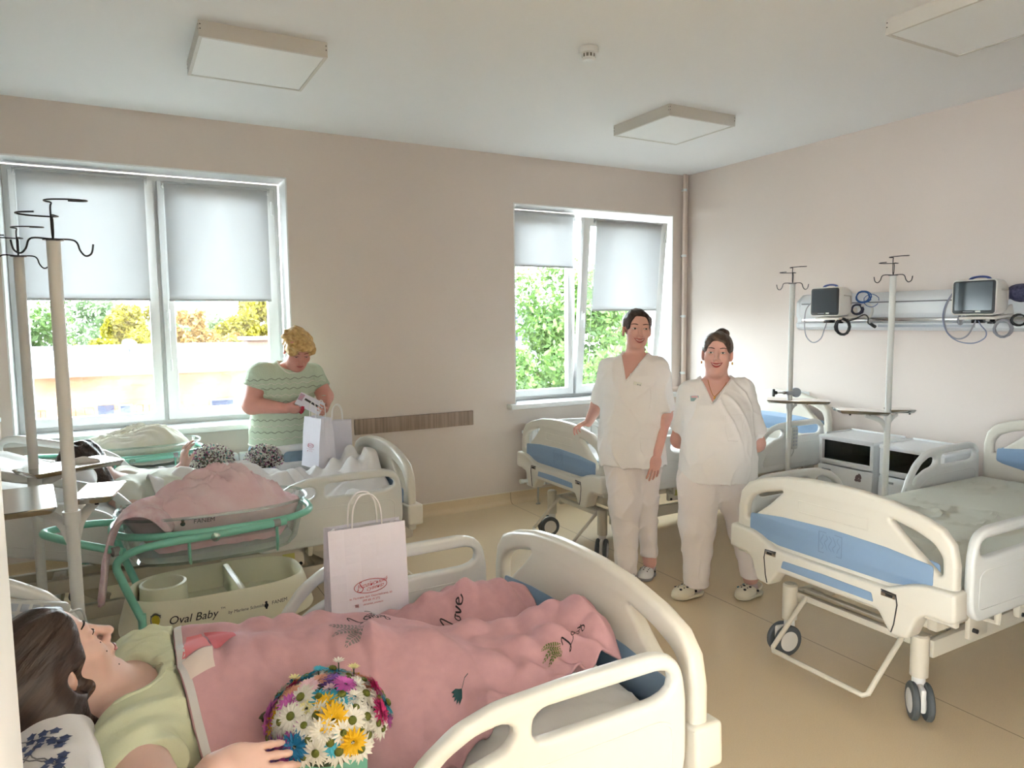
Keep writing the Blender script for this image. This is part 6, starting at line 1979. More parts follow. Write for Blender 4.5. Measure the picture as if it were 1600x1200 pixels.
# ---- taller nurse
def nurse_tall():
    t = thing('person', 'taller nurse in white scrubs, dark hair tied back, one hand on a bed\'s footboard', 'person', (2.72, 3.36, 0), YAWR)
    sd = Sdf((-.36, -.32, 0.02), (.30, .42, 1.70), .0042)
    hd = Head(frame((.0, -.005, 1.545), R(2), R(-2), R(3), 1.03))
    hd.face(sd, 0.0, 1.0)
    sd.rc((0, .02, 1.50), (-.005, .035, 1.37), .051, .058, .03)
    sd.rc((-.145, .03, 1.318), (.13, .02, 1.318), .052, None, .05)
    sd.ell((-.01, .03, 1.20), (.165, .105, .19), None, .05); sd.ell((-.02, .03, .90), (.17, .115, .18), None, .06)
    limb(sd, [(.140, .02, 1.312), (.175, -.015, 1.03), (.105, -.105, .805)], [.052, .041, .027])
    limb(sd, [(-.160, .03, 1.312), (-.215, .17, 1.07), (-.262, .262, .945)], [.052, .041, .027])
    for a in ([(-.085, .03, .82), (-.065, -.03, .47), (-.065, -.04, .08)], [(.07, .04, .82), (.065, .05, .47), (.095, .03, .10)]): limb(sd, a, [.09, .06, .042])
    hand(sd, (.105, -.105, .80), (-.16, -.10, -.97), (-.25, .95, .1), -1, .98, (.12, .22, .18), .07, .35)
    hand(sd, (-.258, .262, .952), (-.62, .35, -.30), (-.2, -.05, -1), 1, .92, (.25, .75, .6), .12, .5)
    o = sdf_obj('body', sd, SKIN, t)
    hd.lid(sd, t, (0, 0, 0), .75, IRIS, (.002, 0), BROW)
    hd.mouth(sd, t, (0, 0, 0), 1, LIPP, .031, -.061)
    # hair
    h = Sdf((-.13, -.13, 1.40), (.13, .16, 1.70), .003)
    hd.ell(h, (0, .014, .036), (.084, .103, .088), .0)
    hd.ell(h, (0, -.040, .047), (.068, .053, .064), .02)
    hd.ell(h, (0, -.105, -.021), (.069, .086, .101), .008, 'sub')
    hd.ell(h, (0, -.01, -.115), (.12, .12, .070), .02, 'sub')
    for x in (-1, 1): hd.ell(h, (x * .082, -.012, -.018), (.02, .022, .036), .006, 'sub')
    hd.ell(h, (0, .108, -.010), (.035, .03, .045), .02)
    hd.rc(h, (.02, .10, -.03), (.062, .06, -.115), .024, .012, .02)
    N = Noise(61, 10, 6, 14); h.disp(lambda X, Y, Z: (0.0016 * N(X * 3, Y * .6, Z * .6)).astype(np.float32))
    sdf_obj('hair', h, HAIRD, t)
    # tunic
    lo, hi = (-.32, -.26, .66), (.30, .30, 1.48)
    c = Sdf(lo, hi, .0052)
    c.rc((.125, .02, 1.298), (.172, -.012, 1.03), .067, .074, .05)
    c.rc((-.135, .03, 1.298), (-.198, .13, 1.08), .067, .072, .05)
    c.cover(sd, .010, (-.26, -.10, 1.10), (.24, .16, 1.43))
    c.half((.170, -.012, 1.050), (.10, -.05, -1), (.085, -.12, .95), (.30, .10, 1.09))
    c.half((-.196, .125, 1.09), (-.2, .35, -1), (-.30, .06, .98), (-.12, .25, 1.14))
    c.stack([(.725, -.018, .015, .203, .150), (.85, -.026, .015, .201, .150), (1.0, -.030, .015, .192, .145), (1.15, -.026, .018, .183, .138), (1.27, -.020, .022, .174, .118), (1.345, -.012, .028, .140, .086), (1.39, -.005, .032, .082, .070), (1.425, -.004, .034, .066, .064)], .035)
    cloth_disp(c, 71, .0058, None, None, .55)
    # V neck
    c.vcut(1.245, 1.40, -.080, -.018, .002, .072, .03, (-.2, -.26, 1.2), (.2, .05, 1.48)); c.rc((-.003, .03, 1.385), (.0, .03, 1.47), .070, .078, .012, 'sub')
    tu = sdf_obj('tunic', c, WHITEC, t)
    def ontu(x, z, off=.0015): return c.hit((x, -.25, z), (0, 1, 0), .3, off)
    b = nb(); tube(b, [ontu(x, z, .0005) for x, z in ((-.078, 1.243), (-.052, 1.275), (-.024, 1.31), (.008, 1.345), (.042, 1.38), (.062, 1.395))], .0045, 6); tube(b, [ontu(x, z, .0005) for x, z in ((-.082, 1.243), (-.086, 1.28), (-.090, 1.32), (-.094, 1.36), (-.096, 1.385))], .0045, 6); put('neck_facing', b, WHITEC, tu)
    b = nb(); tube(b, [ontu(-.035 + .10 * k / 8, 1.225 - .013 * k / 8, .001) for k in range(9)] , .0022, 5); tube(b, [ontu(x, z, .001) for x, z in ((.065, 1.21), (.07, 1.14), (.06, 1.08), (-.02, 1.09), (-.035, 1.222))], .0020, 5); put('breast_pocket', b, WHITEC, tu)
    b = nb(); tube(b, [ontu(x, z, .001) for x, z in ((.00, .91), (.05, .90), (.10, .895), (.13, .89))], .0024, 5); tube(b, [ontu(x, z, .001) for x, z in ((.00, .91), (.005, .84), (.03, .79), (.11, .76))], .002, 5); put('hip_pocket', b, WHITEC, tu)
    b = nb(); p = ontu(-.012, 1.228, .003); box(b, p, (.050, .006, .020), (0, R(14), R(6)), .002); bd = put('name_badge', b, LABEL, t)
    b = nb()
    for k in range(3): box(b, p + V((-.012 + .013 * k, -.0036, -.001 - .003 * k)), (.009, .001, .006), (0, R(14), R(6)))
    put('badge_print', b, HUG, bd)
    # trousers
    q = Sdf((-.27, -.22, 0.02), (.25, .22, .86), .0052)
    limb(q, [(-.085, .02, .80), (-.072, -.03, .47), (-.066, -.045, .16)], [.125, .092, .070], .04); q.rc((-.066, -.045, .16), (-.064, -.05, .03), .070, .064, .02)
    limb(q, [(.065, .05, .80), (.066, .06, .47), (.092, .035, .17)], [.118, .080, .052], .04); q.rc((.092, .035, .17), (.094, .03, .10), .052, .048, .02)
    q.half((-.06, -.05, .045), (-.15, .0, -1), (-.17, -.17, 0.0), (.03, .07, .10)); q.half((.094, .03, .138), (0, 0, -1), (.031, -.07, .0), (.25, .14, .16))
    cloth_disp(q, 75, .0042, None, None, .7)
    sdf_obj('trousers', q, TROU, t)
    clog(t, (.030, -.052), (.118, .075), 0, CLOGW, CLOGG, CLOGG, None, 3)
    clog(t, (-.035, -.165), (-.085, .04), 0, CLOGW, CLOGG, CLOGG, None, 4)
    b = nb(); tube(b, [(.094, .03, .14), (.098, .035, .045)], .034, 14); put('sock', b, SOCK, t)
    return t
nurse_tall()

# ---- shorter nurse
def nurse_short():
    t = thing('person', 'shorter nurse in white scrubs with a bun, necklace and hands behind her back', 'person', (2.93, 2.90, 0), YAWR)
    sd = Sdf((-.30, -.26, 0.02), (.36, .36, 1.56), .0042)
    hd = Head(frame((-.008, .0, 1.412), R(-17), R(-3), R(2), 1.0))
    hd.face(sd, 0.010, 1.0)
    sd.rc((0, .03, 1.37), (.0, .05, 1.24), .056, .066, .03)
    sd.rc((-.14, .05, 1.195), (.15, .04, 1.205), .058, None, .05)
    sd.ell((0, .04, 1.05), (.17, .125, .19), None, .05); sd.ell((0, .03, .80), (.18, .14, .19), None, .06)
    limb(sd, [(.155, .05, 1.19), (.252, .085, .885), (.10, .235, .86)], [.058, .048, .031])
    limb(sd, [(-.145, .06, 1.18), (-.18, .15, .90), (-.04, .24, .84)], [.058, .048, .031])
    for a in ([(-.095, .03, .70), (-.105, .0, .40), (-.105, .03, .08)], [(.10, .04, .70), (.165, .01, .40), (.215, .03, .10)]): limb(sd, a, [.10, .065, .042])
    hand(sd, (.10, .235, .86), (-1, .1, -.1), (0, 1, .2), 1, .92, (.4, .5, .4)); hand(sd, (-.04, .24, .84), (1, .15, .1), (0, 1, .2), -1, .92, (.4, .5, .4))
    sdf_obj('body', sd, SKIN, t)
    hd.lid(sd, t, (0, 0, 0), .72, IRISG, (-.001, 0), BROW)
    hd.mouth(sd, t, (0, 0, 0), 1, LIPR, .031, -.061)
    h = Sdf((-.13, -.13, 1.27), (.13, .17, 1.57), .003)
    hd.ell(h, (0, .014, .036), (.084, .103, .087), .0)
    hd.ell(h, (0, -.040, .047), (.068, .053, .064), .02)
    hd.ell(h, (0, -.105, -.029), (.068, .085, .100), .008, 'sub')
    hd.ell(h, (0, -.01, -.115), (.12, .12, .074), .02, 'sub')
    for x in (-1, 1): hd.ell(h, (x * .082, -.012, -.020), (.02, .024, .040), .006, 'sub')
    hd.ell(h, (.022, .062, .112), (.040, .040, .034), .010)
    N = Noise(62, 10, 6, 14); h.disp(lambda X, Y, Z: (0.0015 * N(X * 3, Y * .6, Z * .6)).astype(np.float32))
    sdf_obj('hair', h, HAIRB, t)
    for x in (-1, 1):
        b = nb(); p = hd.p(x * .083, .004, -.045); cyl(b, p, p - V((0, 0, .010)), .003, .005, 8); ball(b, p - V((0, 0, .012)), .004, 8, 6); put('earring', b, mat('gold', (200, 150, 70), 0.25, metal=1.0), t)
    c = Sdf((-.29, -.26, .62), (.36, .32, 1.36), .0052)
    c.rc((.135, .045, 1.175), (.232, .07, .93), .074, .080, .05); c.rc((-.125, .055, 1.165), (-.165, .13, .95), .070, .074, .05)
    c.cover(sd, .010, (-.26, -.10, 1.0), (.28, .18, 1.30))
    c.half((.240, .07, .935), (.45, .1, -1), (.155, -.03, .82), (.36, .20, 1.02)); c.half((-.167, .135, .96), (-.1, .3, -1), (-.28, .06, .86), (-.10, .25, 1.0))
    c.stack([(.695, .014, .015, .222, .165), (.82, .012, .005, .216, .178), (.92, .006, .005, .206, .178), (1.05, .002, .012, .194, .158), (1.13, .002, .022, .182, .136), (1.20, .002, .035, .145, .100), (1.25, .002, .045, .092, .078), (1.29, .002, .048, .072, .070)], .035)
    cloth_disp(c, 81, .0058, None, None, .6)
    c.vcut(1.140, 1.27, -.057, -.014, .002, .078, .04, (-.2, -.26, 1.1), (.2, .06, 1.36)); c.rc((-.003, .045, 1.255), (.0, .045, 1.36), .078, .088, .012, 'sub')
    tu = sdf_obj('tunic', c, WHITEC, t)
    def ontu(x, z, off=.0015): return c.hit((x, -.25, z), (0, 1, 0), .3, off)
    b = nb(); tube(b, [ontu(x, z, .0005) for x, z in ((-.054, 1.138), (-.022, 1.168), (.010, 1.20), (.042, 1.235), (.066, 1.262))], .005, 6); tube(b, [ontu(x, z, .0005) for x, z in ((-.059, 1.138), (-.068, 1.175), (-.080, 1.215), (-.092, 1.255))], .005, 6); put('neck_facing', b, WHITEC, tu)
    b = nb(); tube(b, [ontu(x, z, .001) for x, z in ((.0, 1.075), (.05, 1.078), (.105, 1.08))], .0024, 5); tube(b, [ontu(x, z, .001) for x, z in ((.0, 1.075), (-.002, 1.0), (.01, .945), (.06, .94), (.107, .948), (.106, 1.078))], .0022, 5); put('breast_pocket', b, WHITEC, tu)
    b = nb(); p = ontu(-.142, 1.165, .004); box(b, p, (.046, .006, .030), (0, R(-4), R(-28)), .002); bd = put('name_badge', b, mat('badge_teal', (150, 182, 186), 0.4), t)
    b = nb(); box(b, p + V((-.002, -.0038, .009)), (.036, .001, .010), (0, R(-4), R(-28))); put('badge_label', b, mat('badge_pink', (224, 180, 188), 0.5), bd)
    b = nb(); tube(b, smooth_path([sd.hit((x, -.3, z), (0, 1, 0), .4, .002) for x, z in ((-.058, 1.265), (-.052, 1.215), (-.038, 1.178), (-.015, 1.192), (.02, 1.225), (.04, 1.25))], 5), .0016, 6); nk = put('necklace', b, MATS['gold'], t)
    b = nb(); p = sd.hit((-.036, -.3, 1.168), (0, 1, 0), .4, .003); ball(b, p, (.006, .002, .009), 10, 8); put('pendant', b, MATS['gold'], nk)
    q = Sdf((-.28, -.24, 0.02), (.36, .26, .80), .0052)
    limb(q, [(-.095, .02, .68), (-.105, .0, .42), (-.105, .012, .16)], [.130, .098, .074], .04); q.rc((-.105, .012, .16), (-.105, .02, .04), .074, .070, .02)
    limb(q, [(.10, .02, .68), (.165, .0, .42), (.208, .022, .17)], [.130, .090, .060], .04); q.rc((.208, .022, .17), (.212, .03, .06), .060, .052, .02)
    q.half((-.105, .02, .070), (0, 0, -1), (-.28, -.12, .0), (.03, .16, .09)); q.half((.212, .03, .112), (0, 0, -1), (.10, -.10, .0), (.36, .16, .13))
    cloth_disp(q, 85, .0042, None, None, .7)
    sdf_obj('trousers', q, TROU, t)
    dk = mat('charm_black', (30, 28, 30), 0.5); wh = LABEL; bl = mat('charm_teal', (60, 140, 160), 0.5)
    clog(t, (-.252, -.035), (-.055, .055), 0, CLOGC, CLOGC, CLOGC, (dk, wh, dk), 5); clog(t, (.112, -.050), (.285, .055), 0, CLOGC, CLOGC, CLOGC, (bl, dk, dk), 6)
    for p in (((-.105, .02, .09), (-.10, .03, .045)), ((.212, .03, .115), (.222, .032, .045))):
        b = nb(); tube(b, p, .037, 14); put('sock', b, SOCK, t)
    return t
nurse_short()

# ---- woman by the window
GREENT = mat('lace_tee_green', (196, 210, 186), 0.85, bump=0.3, bscale=110)
TRIMW = mat('tee_trim', (226, 226, 212), 0.8)
LACE = mat('tee_lace', (150, 160, 140), 0.85)
JEAN = mat('jeans_pale', (142, 164, 182), 0.8, var=0.06, vscale=30, bump=0.08, bscale=300)
def woman():
    t = thing('person', 'blonde woman in a pale green tee and jeans unpacking paper by the big window', 'person', (1.0, 4.9, 0), YAWR)
    sd = Sdf((-.36, -.36, .02), (.38, .34, 1.66), .0046)
    hd = Head(frame((.072, -.055, 1.425), R(32), R(30), R(2), 1.04))
    sd.rc((.04, -.005, 1.36), (-.02, .04, 1.26), .058, .068, .03)
    sd.rc((-.155, -.06, 1.27), (.10, .13, 1.255), .062, None, .05)
    sd.ell((-.05, .03, 1.10), (.18, .15, .20), None, .05); sd.ell((-.09, .03, .85), (.19, .17, .20), None, .06)
    limb(sd, [(-.185, -.075, 1.265), (-.232, -.10, 1.065), (.02, -.185, 1.050)], [.068, .060, .033], .025)
    limb(sd, [(.12, .13, 1.25), (.215, .06, 1.10), (.245, -.10, 1.035)], [.062, .052, .032], .025)
    for a in ([(-.16, -.0, .80), (-.16, .0, .42), (-.16, .03, .08)], [(-.0, .09, .80), (.0, .08, .42), (.0, .1, .08)]): limb(sd, a, [.11, .07, .045])
    hand(sd, (.018, -.185, 1.050), (.95, .06, -.12), (.1, .75, .55), 1, .98, (.35, .5, .35), .1, .5)
    hand(sd, (.247, -.10, 1.033), (.25, -.75, -.10), (-.75, -.1, .5), -1, .95, (.5, .8, .6), .08, .6)
    torso = sd.clone()
    hd.face(sd, .012, 0.0, .98)
    sdf_obj('body', sd, SKINW, t)
    hd.lid(sd, t, (0, 0, 0), .18, IRIS, (0, -.002), BROWL)
    hd.mouth(sd, t, (0, 0, 0), 0, LIPP, .022, -.064)
    h = Sdf((-.13, -.24, 1.26), (.26, .14, 1.66), .0036)
    hd.ell(h, (0, .018, .042), (.095, .110, .090), .0)
    hd.ell(h, (0, -.040, .05), (.074, .062, .070), .02)
    hd.ell(h, (0, -.118, -.052), (.060, .085, .098), .014, 'sub')
    hd.ell(h, (0, .0, -.12), (.13, .14, .080), .02, 'sub')
    hd.ell(h, (.02, -.072, .072), (.060, .036, .030), .02); hd.ell(h, (-.045, -.052, .050), (.034, .042, .042), .02); hd.ell(h, (.065, -.045, .040), (.030, .040, .042), .02)
    hd.ell(h, (-.02, .02, .100), (.070, .075, .042), .03); hd.ell(h, (0, .115, .015), (.05, .035, .055), .02)
    N = Noise(63, 12, 5, 11); N2 = Noise(64, 12, 14, 26)
    h.disp(lambda X, Y, Z: (0.007 * N(X, Y, Z) + .0035 * N2(X, Y, Z)).astype(np.float32))
    sdf_obj('hair', h, HAIRBL, t)
    c = Sdf((-.36, -.30, .72), (.34, .36, 1.40), .0052)
    c.rc((-.155, -.06, 1.265), (-.218, -.092, 1.16), .082, .088, .05); c.rc((.085, .12, 1.24), (.165, .10, 1.14), .078, .082, .05)
    c.cover(torso, .010, (-.30, -.20, 1.12), (.24, .24, 1.36))
    c.half((-.222, -.094, 1.185), (-.35, -.15, -1), (-.36, -.22, 1.06), (-.13, .0, 1.26)); c.half((.18, .095, 1.150), (.7, -.2, -1), (.125, -.02, 1.02), (.34, .24, 1.22))
    c.stack([(.785, -.095, .03, .205, .180), (.90, -.092, .03, .205, .182), (1.0, -.082, .03, .200, .175), (1.10, -.066, .032, .196, .168), (1.20, -.042, .035, .186, .140), (1.27, -.024, .036, .150, .105), (1.315, -.014, .034, .105, .085), (1.345, -.008, .03, .085, .080)], .035)
    cloth_disp(c, 91, .0035, None, None, .6)
    c.rc((-.01, .03, 1.30), (.045, -.02, 1.42), .082, .10, .008, 'sub'); c.ell((.03, -.03, 1.365), (.10, .095, .060), np.array(Euler((R(22), R(14), 0)).to_matrix()), .008, 'sub')
    tu = sdf_obj('tee', c, GREENT, t)
    # knitted lace rows and hem
    d0 = V((.45, .89, 0))
    for r_, zz in enumerate((1.235, 1.205, 1.172, 1.130, 1.085, 1.040, .965, .925, .885, .84)):
        pts = []
        for k in range(42):
            x = -.25 + .47 * k / 41.0
            st = V((x, -.30, zz + .006 * math.sin(k * 1.5) + (0.02 * (x + .08)) - .02 * (r_ > 5) * 0))
            p = c.hit(st, (0, 1, 0), .5, .0012)
            if p.y > -.295: pts.append(p)
        b = nb(); tube(b, pts, .0026, 5); put('lace_row', b, LACE if r_ % 2 == 0 else TRIMW, tu)
    pts = []
    for k in range(40):
        a = PI + PI * 1.05 * k / 39 - .05
        q = V((-.095 + .40 * math.cos(a), .03 + .40 * math.sin(a), .789)); p = c.hit(q, V((-.095, .03, .789)) - q, .4, .0006); pts.append(p)
    b = nb(); tube(b, pts, .005, 6); put('hem', b, TRIMW, tu)
    pts = []
    for k in range(26):
        a = -2.9 + 2.9 * k / 25
        p = c.hit((.012 + .16 * math.cos(a), .0 + .16 * math.sin(a), 1.60), (-.085 * math.cos(a) * 1.0, -.085 * math.sin(a), -.32), .34, .0)
        if p.z < 1.40: pts.append(p)
    if len(pts) > 4:
        b = nb(); tube(b, pts, .0045, 6); put('neckband', b, TRIMW, tu)
    q = Sdf((-.36, -.24, .03), (.18, .32, .86), .006)
    q.stack([(.62, -.09, .04, .205, .185), (.72, -.092, .035, .208, .185), (.83, -.09, .03, .195, .172)], .0)
    limb(q, [(-.175, .0, .68), (-.17, .0, .42), (-.165, .03, .10)], [.125, .09, .075], .05); limb(q, [(-.01, .09, .68), (.0, .08, .42), (.0, .10, .10)], [.125, .09, .075], .05)
    cloth_disp(q, 95, .003, None, None, .7)
    sdf_obj('jeans', q, JEAN, t)
    for x, y in ((-.165, .03), (.0, .10)):
        b = nb(); box(b, (x, y - .05, .032), (.09, .23, .062), None, .026); put('shoe', b, CLOGW, t)
    return t
woman()
# paper held in her hands
t = thing('greeting_card', 'folded white card with dark stripe and red ribbon in the blonde woman\'s hands', 'card')
t.matrix_world = Matrix.Translation((1.0, 4.9, 0)) @ Matrix.Rotation(YAWR, 4, 'Z') @ Matrix.Translation((.185, -.205, 1.082)) @ Euler((R(52), R(28), R(8))).to_matrix().to_4x4()
b = nb(); box(b, (0, 0, 0), (.17, .095, .012), None, .002); put('card', b, PAPER, t)
b = nb(); box(b, (0.015, 0.005, .0068), (.115, .014, .0012), (0, 0, R(-6))); put('dark_stripe', b, DARK, t)
b = nb(); box(b, (-.068, .012, .007), (.030, .05, .0012)); put('floral_print', b, mat('card_floral', (216, 150, 170), 0.6, col2=(170, 170, 190), vscale=90), t)
b = nb(); tube(b, smooth_path([(-.03, -.045, .008), (-.025, -.06, .006), (-.02, -.075, -.002), (-.024, -.095, .004)], 5), .006, 8, flat=(.003, .010)); put('ribbon', b, mat('ribbon_red', (170, 20, 50), 0.5), t)

# ---- brunette woman in the front bed (built in world space)
LINEN = mat('linen_green', (206, 212, 182), 0.85, bump=0.10, bscale=260)
def patient_a():
    off = (-.05, 1.6, .70)
    t = thing('person', 'brunette woman lying in the front bed in a pale green shirt, touching flowers', 'person', off)
    # head frame: face looks along F, up along U
    F = V((math.cos(R(33)) * math.cos(R(30)), math.cos(R(33)) * math.sin(R(30)), math.sin(R(33)))).normalized()
    U0 = V((-.52, -.02, .85)); U = (U0 - F * U0.dot(F)).normalized()
    X = (-F).cross(U) * -1
    X = U.cross(F) if False else (U.cross(-F)) * -1
    Mx = Matrix((X, -F, U)).transposed()
    if Mx.determinant() < 0: X = -X; Mx = Matrix((X, -F, U)).transposed()
    s = 0.99
    M = Matrix.Translation((-.152, 1.625, .932)) @ Mx.to_4x4() @ Matrix.Scale(s, 4)
    hd = Head(M)
    sd = Sdf((-.30, 1.16, .62), (.36, 2.02, 1.13), .0030)
    hd.face(sd, 0.002, 0.0, 1.02)
    nb_ = hd.p(0, .03, -.07)
    sd.rc(nb_, (-.045, 1.635, .800), .049, .056, .03)
    sd.rc((-.03, 1.47, .805), (.0, 1.80, .82), .058, None, .05)
    sd.ell((.10, 1.66, .765), (.20, .155, .090), None, .05)
    sd.rc((-.025, 1.455, .81), (.035, 1.255, .765), .056, .046, .03)
    sd.rc((.035, 1.255, .765), (.105, 1.288, .826), .044, .029, .02)
    sd.rc((.005, 1.80, .805), (.16, 1.86, .72), .052, .046, .03)
    hand(sd, (.102, 1.287, .828), (.975, .03, -.17), (.1, .80, -.60), -1, .98, (.10, .22, .18), .05, .30)
    sdf_obj('body', sd, SKINA, t, off)
    hd.lid(sd, t, off, .42, IRISG, (.0, -.001), mat('brow_dark', (44, 32, 28), 0.7), (-1, 1), .0255, .0017)
    hd.mouth(sd, t, off, 0, mat('lip_soft', (188, 110, 104), 0.4), .023, -.064)
    b = nb()
    for x, z in ((-.045, -.022), (-.050, -.043), (-.030, -.090)): ball(b, hd.hit(sd, x, z, .0) - V(off), .0016, 8, 6)
    put('mole', b, LASH, t)
    h = Sdf((-.42, 1.34, .72), (.06, 1.80, 1.17), .0034)
    hd.ell(h, (0, .022, .036), (.091, .104, .094), .0); hd.ell(h, (0, -.038, .048), (.069, .052, .064), .02); hd.ell(h, (-.060, .0, -.02), (.028, .05, .06), .02)
    hd.ell(h, (0, -.106, -.028), (.071, .084, .102), .010, 'sub')
    hd.ell(h, (-.055, -.075, -.06), (.05, .055, .06), .012, 'sub'); hd.ell(h, (.05, -.055, -.06), (.05, .055, .06), .012, 'sub')
    hd.ell(h, (-.088, .004, -.036), (.030, .024, .028), .006, 'sub'); hd.ell(h, (-.085, -.035, -.042), (.035, .036, .026), .008, 'sub')
    hd.ell(h, (0, .085, .00), (.090, .070, .100), .04); hd.ell(h, (-.03, .11, .06), (.08, .06, .07), .04)
    for a_, b_, r0, r1 in (((-.055, .055, .02), (-.074, .068, -.06), .050, .042), ((-.074, .068, -.06), (-.066, .066, -.135), .042, .033), ((-.066, .066, -.135), (-.055, .045, -.225), .036, .020), ((-.02, .12, .0), (-.045, .11, -.12), .06, .04)): hd.rc(h, a_, b_, r0, r1, .03)
    Nn = Noise(65, 10, 9, 20)
    Mi = np.array(M.inverted())
    def strands(Xg, Yg, Zg):
        lx = Mi[0, 0] * Xg + Mi[0, 1] * Yg + Mi[0, 2] * Zg + Mi[0, 3]; ly = Mi[1, 0] * Xg + Mi[1, 1] * Yg + Mi[1, 2] * Zg + Mi[1, 3]; lz = Mi[2, 0] * Xg + Mi[2, 1] * Yg + Mi[2, 2] * Zg + Mi[2, 3]
        return (.0013 * Nn(lx * 1.6, ly * .25, (lz + .4 * ly) * 1.3)).astype(np.float32)
    h.disp(strands)
    me = fixnormals(h.mesh('hair')); me.transform(M.inverted())
    o = put('hair', me, HAIRA, t, smooth=True); o.matrix_local = Matrix.Translation(-V(off)) @ M
    # shirt
    c = Sdf((-.16, 1.30, .62), (.34, 2.06, 1.00), .0042)
    c.ell((.09, 1.66, .770), (.20, .175, .110), None, .04)
    c.rc((-.005, 1.50, .800), (.02, 1.82, .82), .064, .068, .06)
    c.rc((-.01, 1.47, .80), (.02, 1.395, .775), .066, .064, .04); c.rc((.015, 1.81, .805), (.10, 1.86, .77), .068, .066, .05)
    c.cover(sd, .007, (-.10, 1.38, .64), (.25, 1.95, .90))
    c.ell((.06, 1.85, .810), (.080, .060, .052), None, .04)
    c.half((.016, 1.405, .785), (.35, -.9, -.15), (-.12, 1.30, .68), (.12, 1.47, .90), .006)
    c.half((.17, 1.6, .8), (1, 0, 0), (.10, 1.30, .62), (.34, 2.06, 1.0), .004)
    N1 = Noise(97, 10, 3, 7); c.disp(lambda X, Y, Z: (.0048 * np.sin(2 * np.pi * (X * 4 + Y * 17 + .45 * N1(X * .5, Y * .5, Z * .5))) * np.clip((Y - 1.38) / .12, 0, 1) * np.clip((X + .04) / .06, 0, 1) + .003 * np.sin(2 * np.pi * (X * 10 - Y * 9 + .4 * N1(X * .5, Y * .5, Z))) - .003 * np.abs(N1(X, Y, Z)) ** 1.3 + .002).astype(np.float32))
    _hm = lambda Y: np.interp(Y, [1.2, 1.35, 1.45, 1.6, 1.8, 2.0, 2.2], [.165, .125, .095, .070, .075, .098, .11])
    c._go((-.16, 1.30, .62), (.34, 2.06, 1.00), lambda X, Y, Z: np.where(X > _hm(Y) - .004, -(Z - fA(X, Y) + .014), .5).astype(np.float32) + 0 * Z, .004, 'sub', 0.0)
    # neckline scoop
    c.rc((-.075, 1.615, .89), (.035, 1.60, .935), .082, .030, .012, 'sub'); c.rc((-.09, 1.63, .84), (-.05, 1.63, .88), .088, None, .012, 'sub')
    so = sdf_obj('shirt', c, LINEN, t, off)
    b = nb()
    pts = []
    for k in range(22):
        a = -2.1 + 4.2 * k / 21.0
        x, y = -.055 + .098 * math.cos(a) * (1.0 if abs(a) < 1.2 else .9), 1.617 + .086 * math.sin(a)
        q_ = c.hit((x, y, 1.0), (0.05, 0, -1), .33, .0)
        if q_.z < .97: pts.append(q_ - V(off))
    tube(b, smooth_path(pts[::3], 3), .0042, 6); put('neck_hem', b, LINEN, so)
    b = nb(); tube(b, smooth_path([c.hit((.055 + .012 * k, 1.60 + .018 * k + .012 * math.sin(k * 2.2), 1.02), (0, 0, -1), .3, .001) - V(off) for k in range(5)], 4), .004, 6, flat=(.004, .009)); put('neck_tie', b, LINEN, so)
    return t
patient_a()

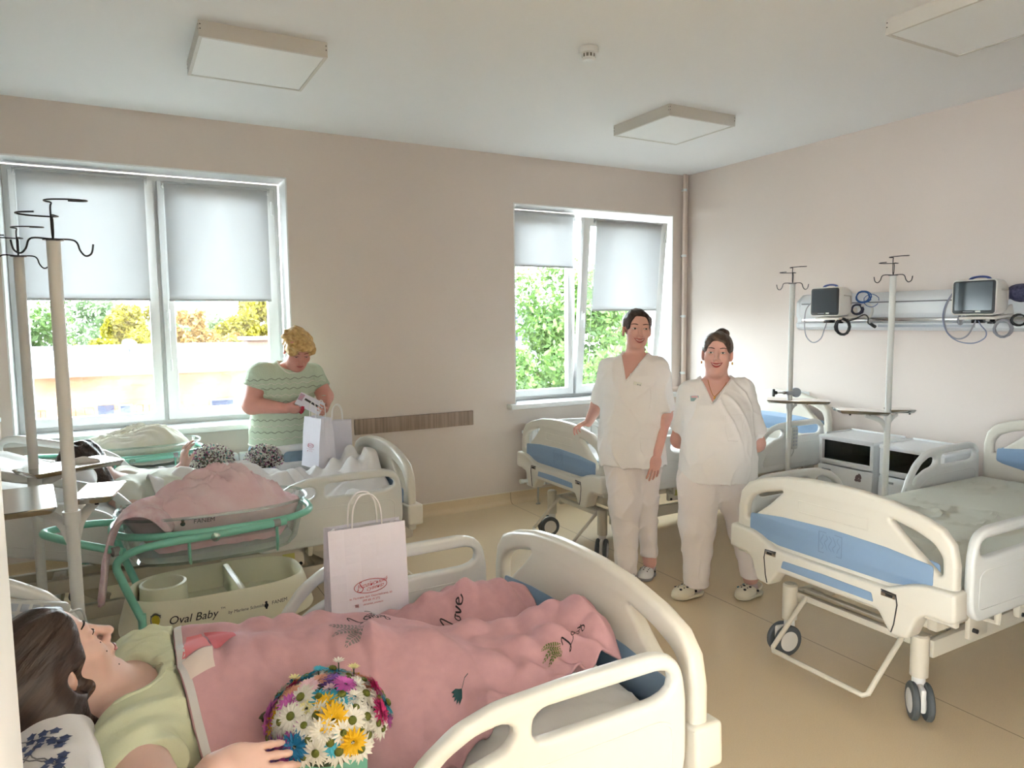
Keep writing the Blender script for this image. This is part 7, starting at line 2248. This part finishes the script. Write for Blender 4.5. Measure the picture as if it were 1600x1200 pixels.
# ---- dark-haired patient in the bed under the window
SHIRTB = mat('shirt_mint_white', (222, 224, 212), 0.85, bump=0.1, bscale=240)
def patient_b():
    off = (-.05, 4.08, .70)
    t = thing('person', 'dark-haired patient lying in the far bed, head turned away, one hand raised', 'person', off)
    sd = Sdf((-.38, 3.66, .60), (.50, 4.50, 1.08), .0044)
    F = V((.50, .78, .20)).normalized(); U0 = V((-.50, .0, .87)); U = (U0 - F * U0.dot(F)).normalized()
    X = F.cross(U); Mx = Matrix((X, -F, U)).transposed()
    if Mx.determinant() < 0: Mx = Matrix((-X, -F, U)).transposed()
    M = Matrix.Translation((-.165, 4.08, .915)) @ Mx.to_4x4() @ Matrix.Scale(1.0, 4)
    hd = Head(M); hd.face(sd, 0.004, 0.0)
    sd.rc(hd.p(0, .02, -.07), (-.05, 4.09, .79), .05, .056, .03)
    sd.rc((-.03, 3.92, .765), (-.03, 4.26, .78), .058, None, .05); sd.ell((.15, 4.09, .74), (.24, .17, .09), None, .05)
    sd.rc((-.03, 3.90, .765), (.03, 3.76, .70), .054, .046, .03); sd.rc((.03, 3.76, .70), (.16, 3.85, .70), .046, .034, .02)
    sd.rc((-.02, 4.28, .78), (.17, 4.22, .745), .052, .044, .03); sd.rc((.17, 4.22, .745), (.258, 4.10, .845), .042, .028, .02)
    hand(sd, (.262, 4.098, .85), (.10, -.05, .95), (.8, .3, -.2), -1, .94, (.22, .42, .35), .16, .5)
    sdf_obj('body', sd, SKINA, t, off)
    hd.lid(sd, t, off, .5, IRIS, (0, 0), BROW)
    hd.mouth(sd, t, off, 0, LIPP, .023)
    h = Sdf((-.40, 3.85, .72), (.06, 4.32, 1.10), .0040)
    hd.ell(h, (0, .020, .040), (.092, .106, .092), .0); hd.ell(h, (0, -.098, -.030), (.072, .085, .104), .012, 'sub')
    hd.ell(h, (0, .07, -.02), (.088, .075, .095), .04); hd.rc(h, (-.0, .09, -.03), (.02, .085, -.16), .070, .035, .04); hd.rc(h, (.05, .06, .0), (.07, .05, -.14), .045, .03, .03)
    hd.rc(h, (-.05, .06, .0), (-.07, .05, -.14), .045, .03, .03); hd.ell(h, (0, .10, .075), (.05, .05, .04), .03)
    Nn = Noise(66, 10, 9, 18)
    h.disp(lambda X, Y, Z: (.0022 * Nn(X * 1.5, Y * 1.5, Z * .4)).astype(np.float32))
    sdf_obj('hair', h, HAIRD, t, off)
    c = Sdf((-.16, 3.72, .60), (.46, 4.46, .96), .005)
    c.ell((.16, 4.09, .745), (.26, .20, .105), None, .04); c.rc((-.01, 3.93, .77), (-.01, 4.25, .785), .066, None, .06)
    c.rc((-.02, 3.91, .765), (.0, 3.85, .745), .062, None, .04); c.rc((-.01, 4.28, .78), (.08, 4.26, .76), .062, None, .04)
    cloth_disp(c, 99, .005)
    c.rc((-.09, 4.09, .85), (-.0, 4.09, .86), .075, .045, .01, 'sub')
    sdf_obj('shirt', c, SHIRTB, t, off)
    return t
patient_b()


# crumpled tissue on the tray in front of the dark-haired patient
b = nb(); ball(b, (0, 0, 0), (.055, .035, .018), 22, 12)
Nt = Noise(111, 10, 12, 26)
for v in b.verts: v.co += v.co.normalized() * .006 * float(Nt(v.co.x, v.co.y, v.co.z))
o = put('tissue', b, mat('tissue_white', (232, 230, 226), 0.9), loc=(-.155, 3.50, 1.024), smooth=True); tag(o, 'crumpled white tissue lying on the steel tray above the dark-haired patient', 'tissue')
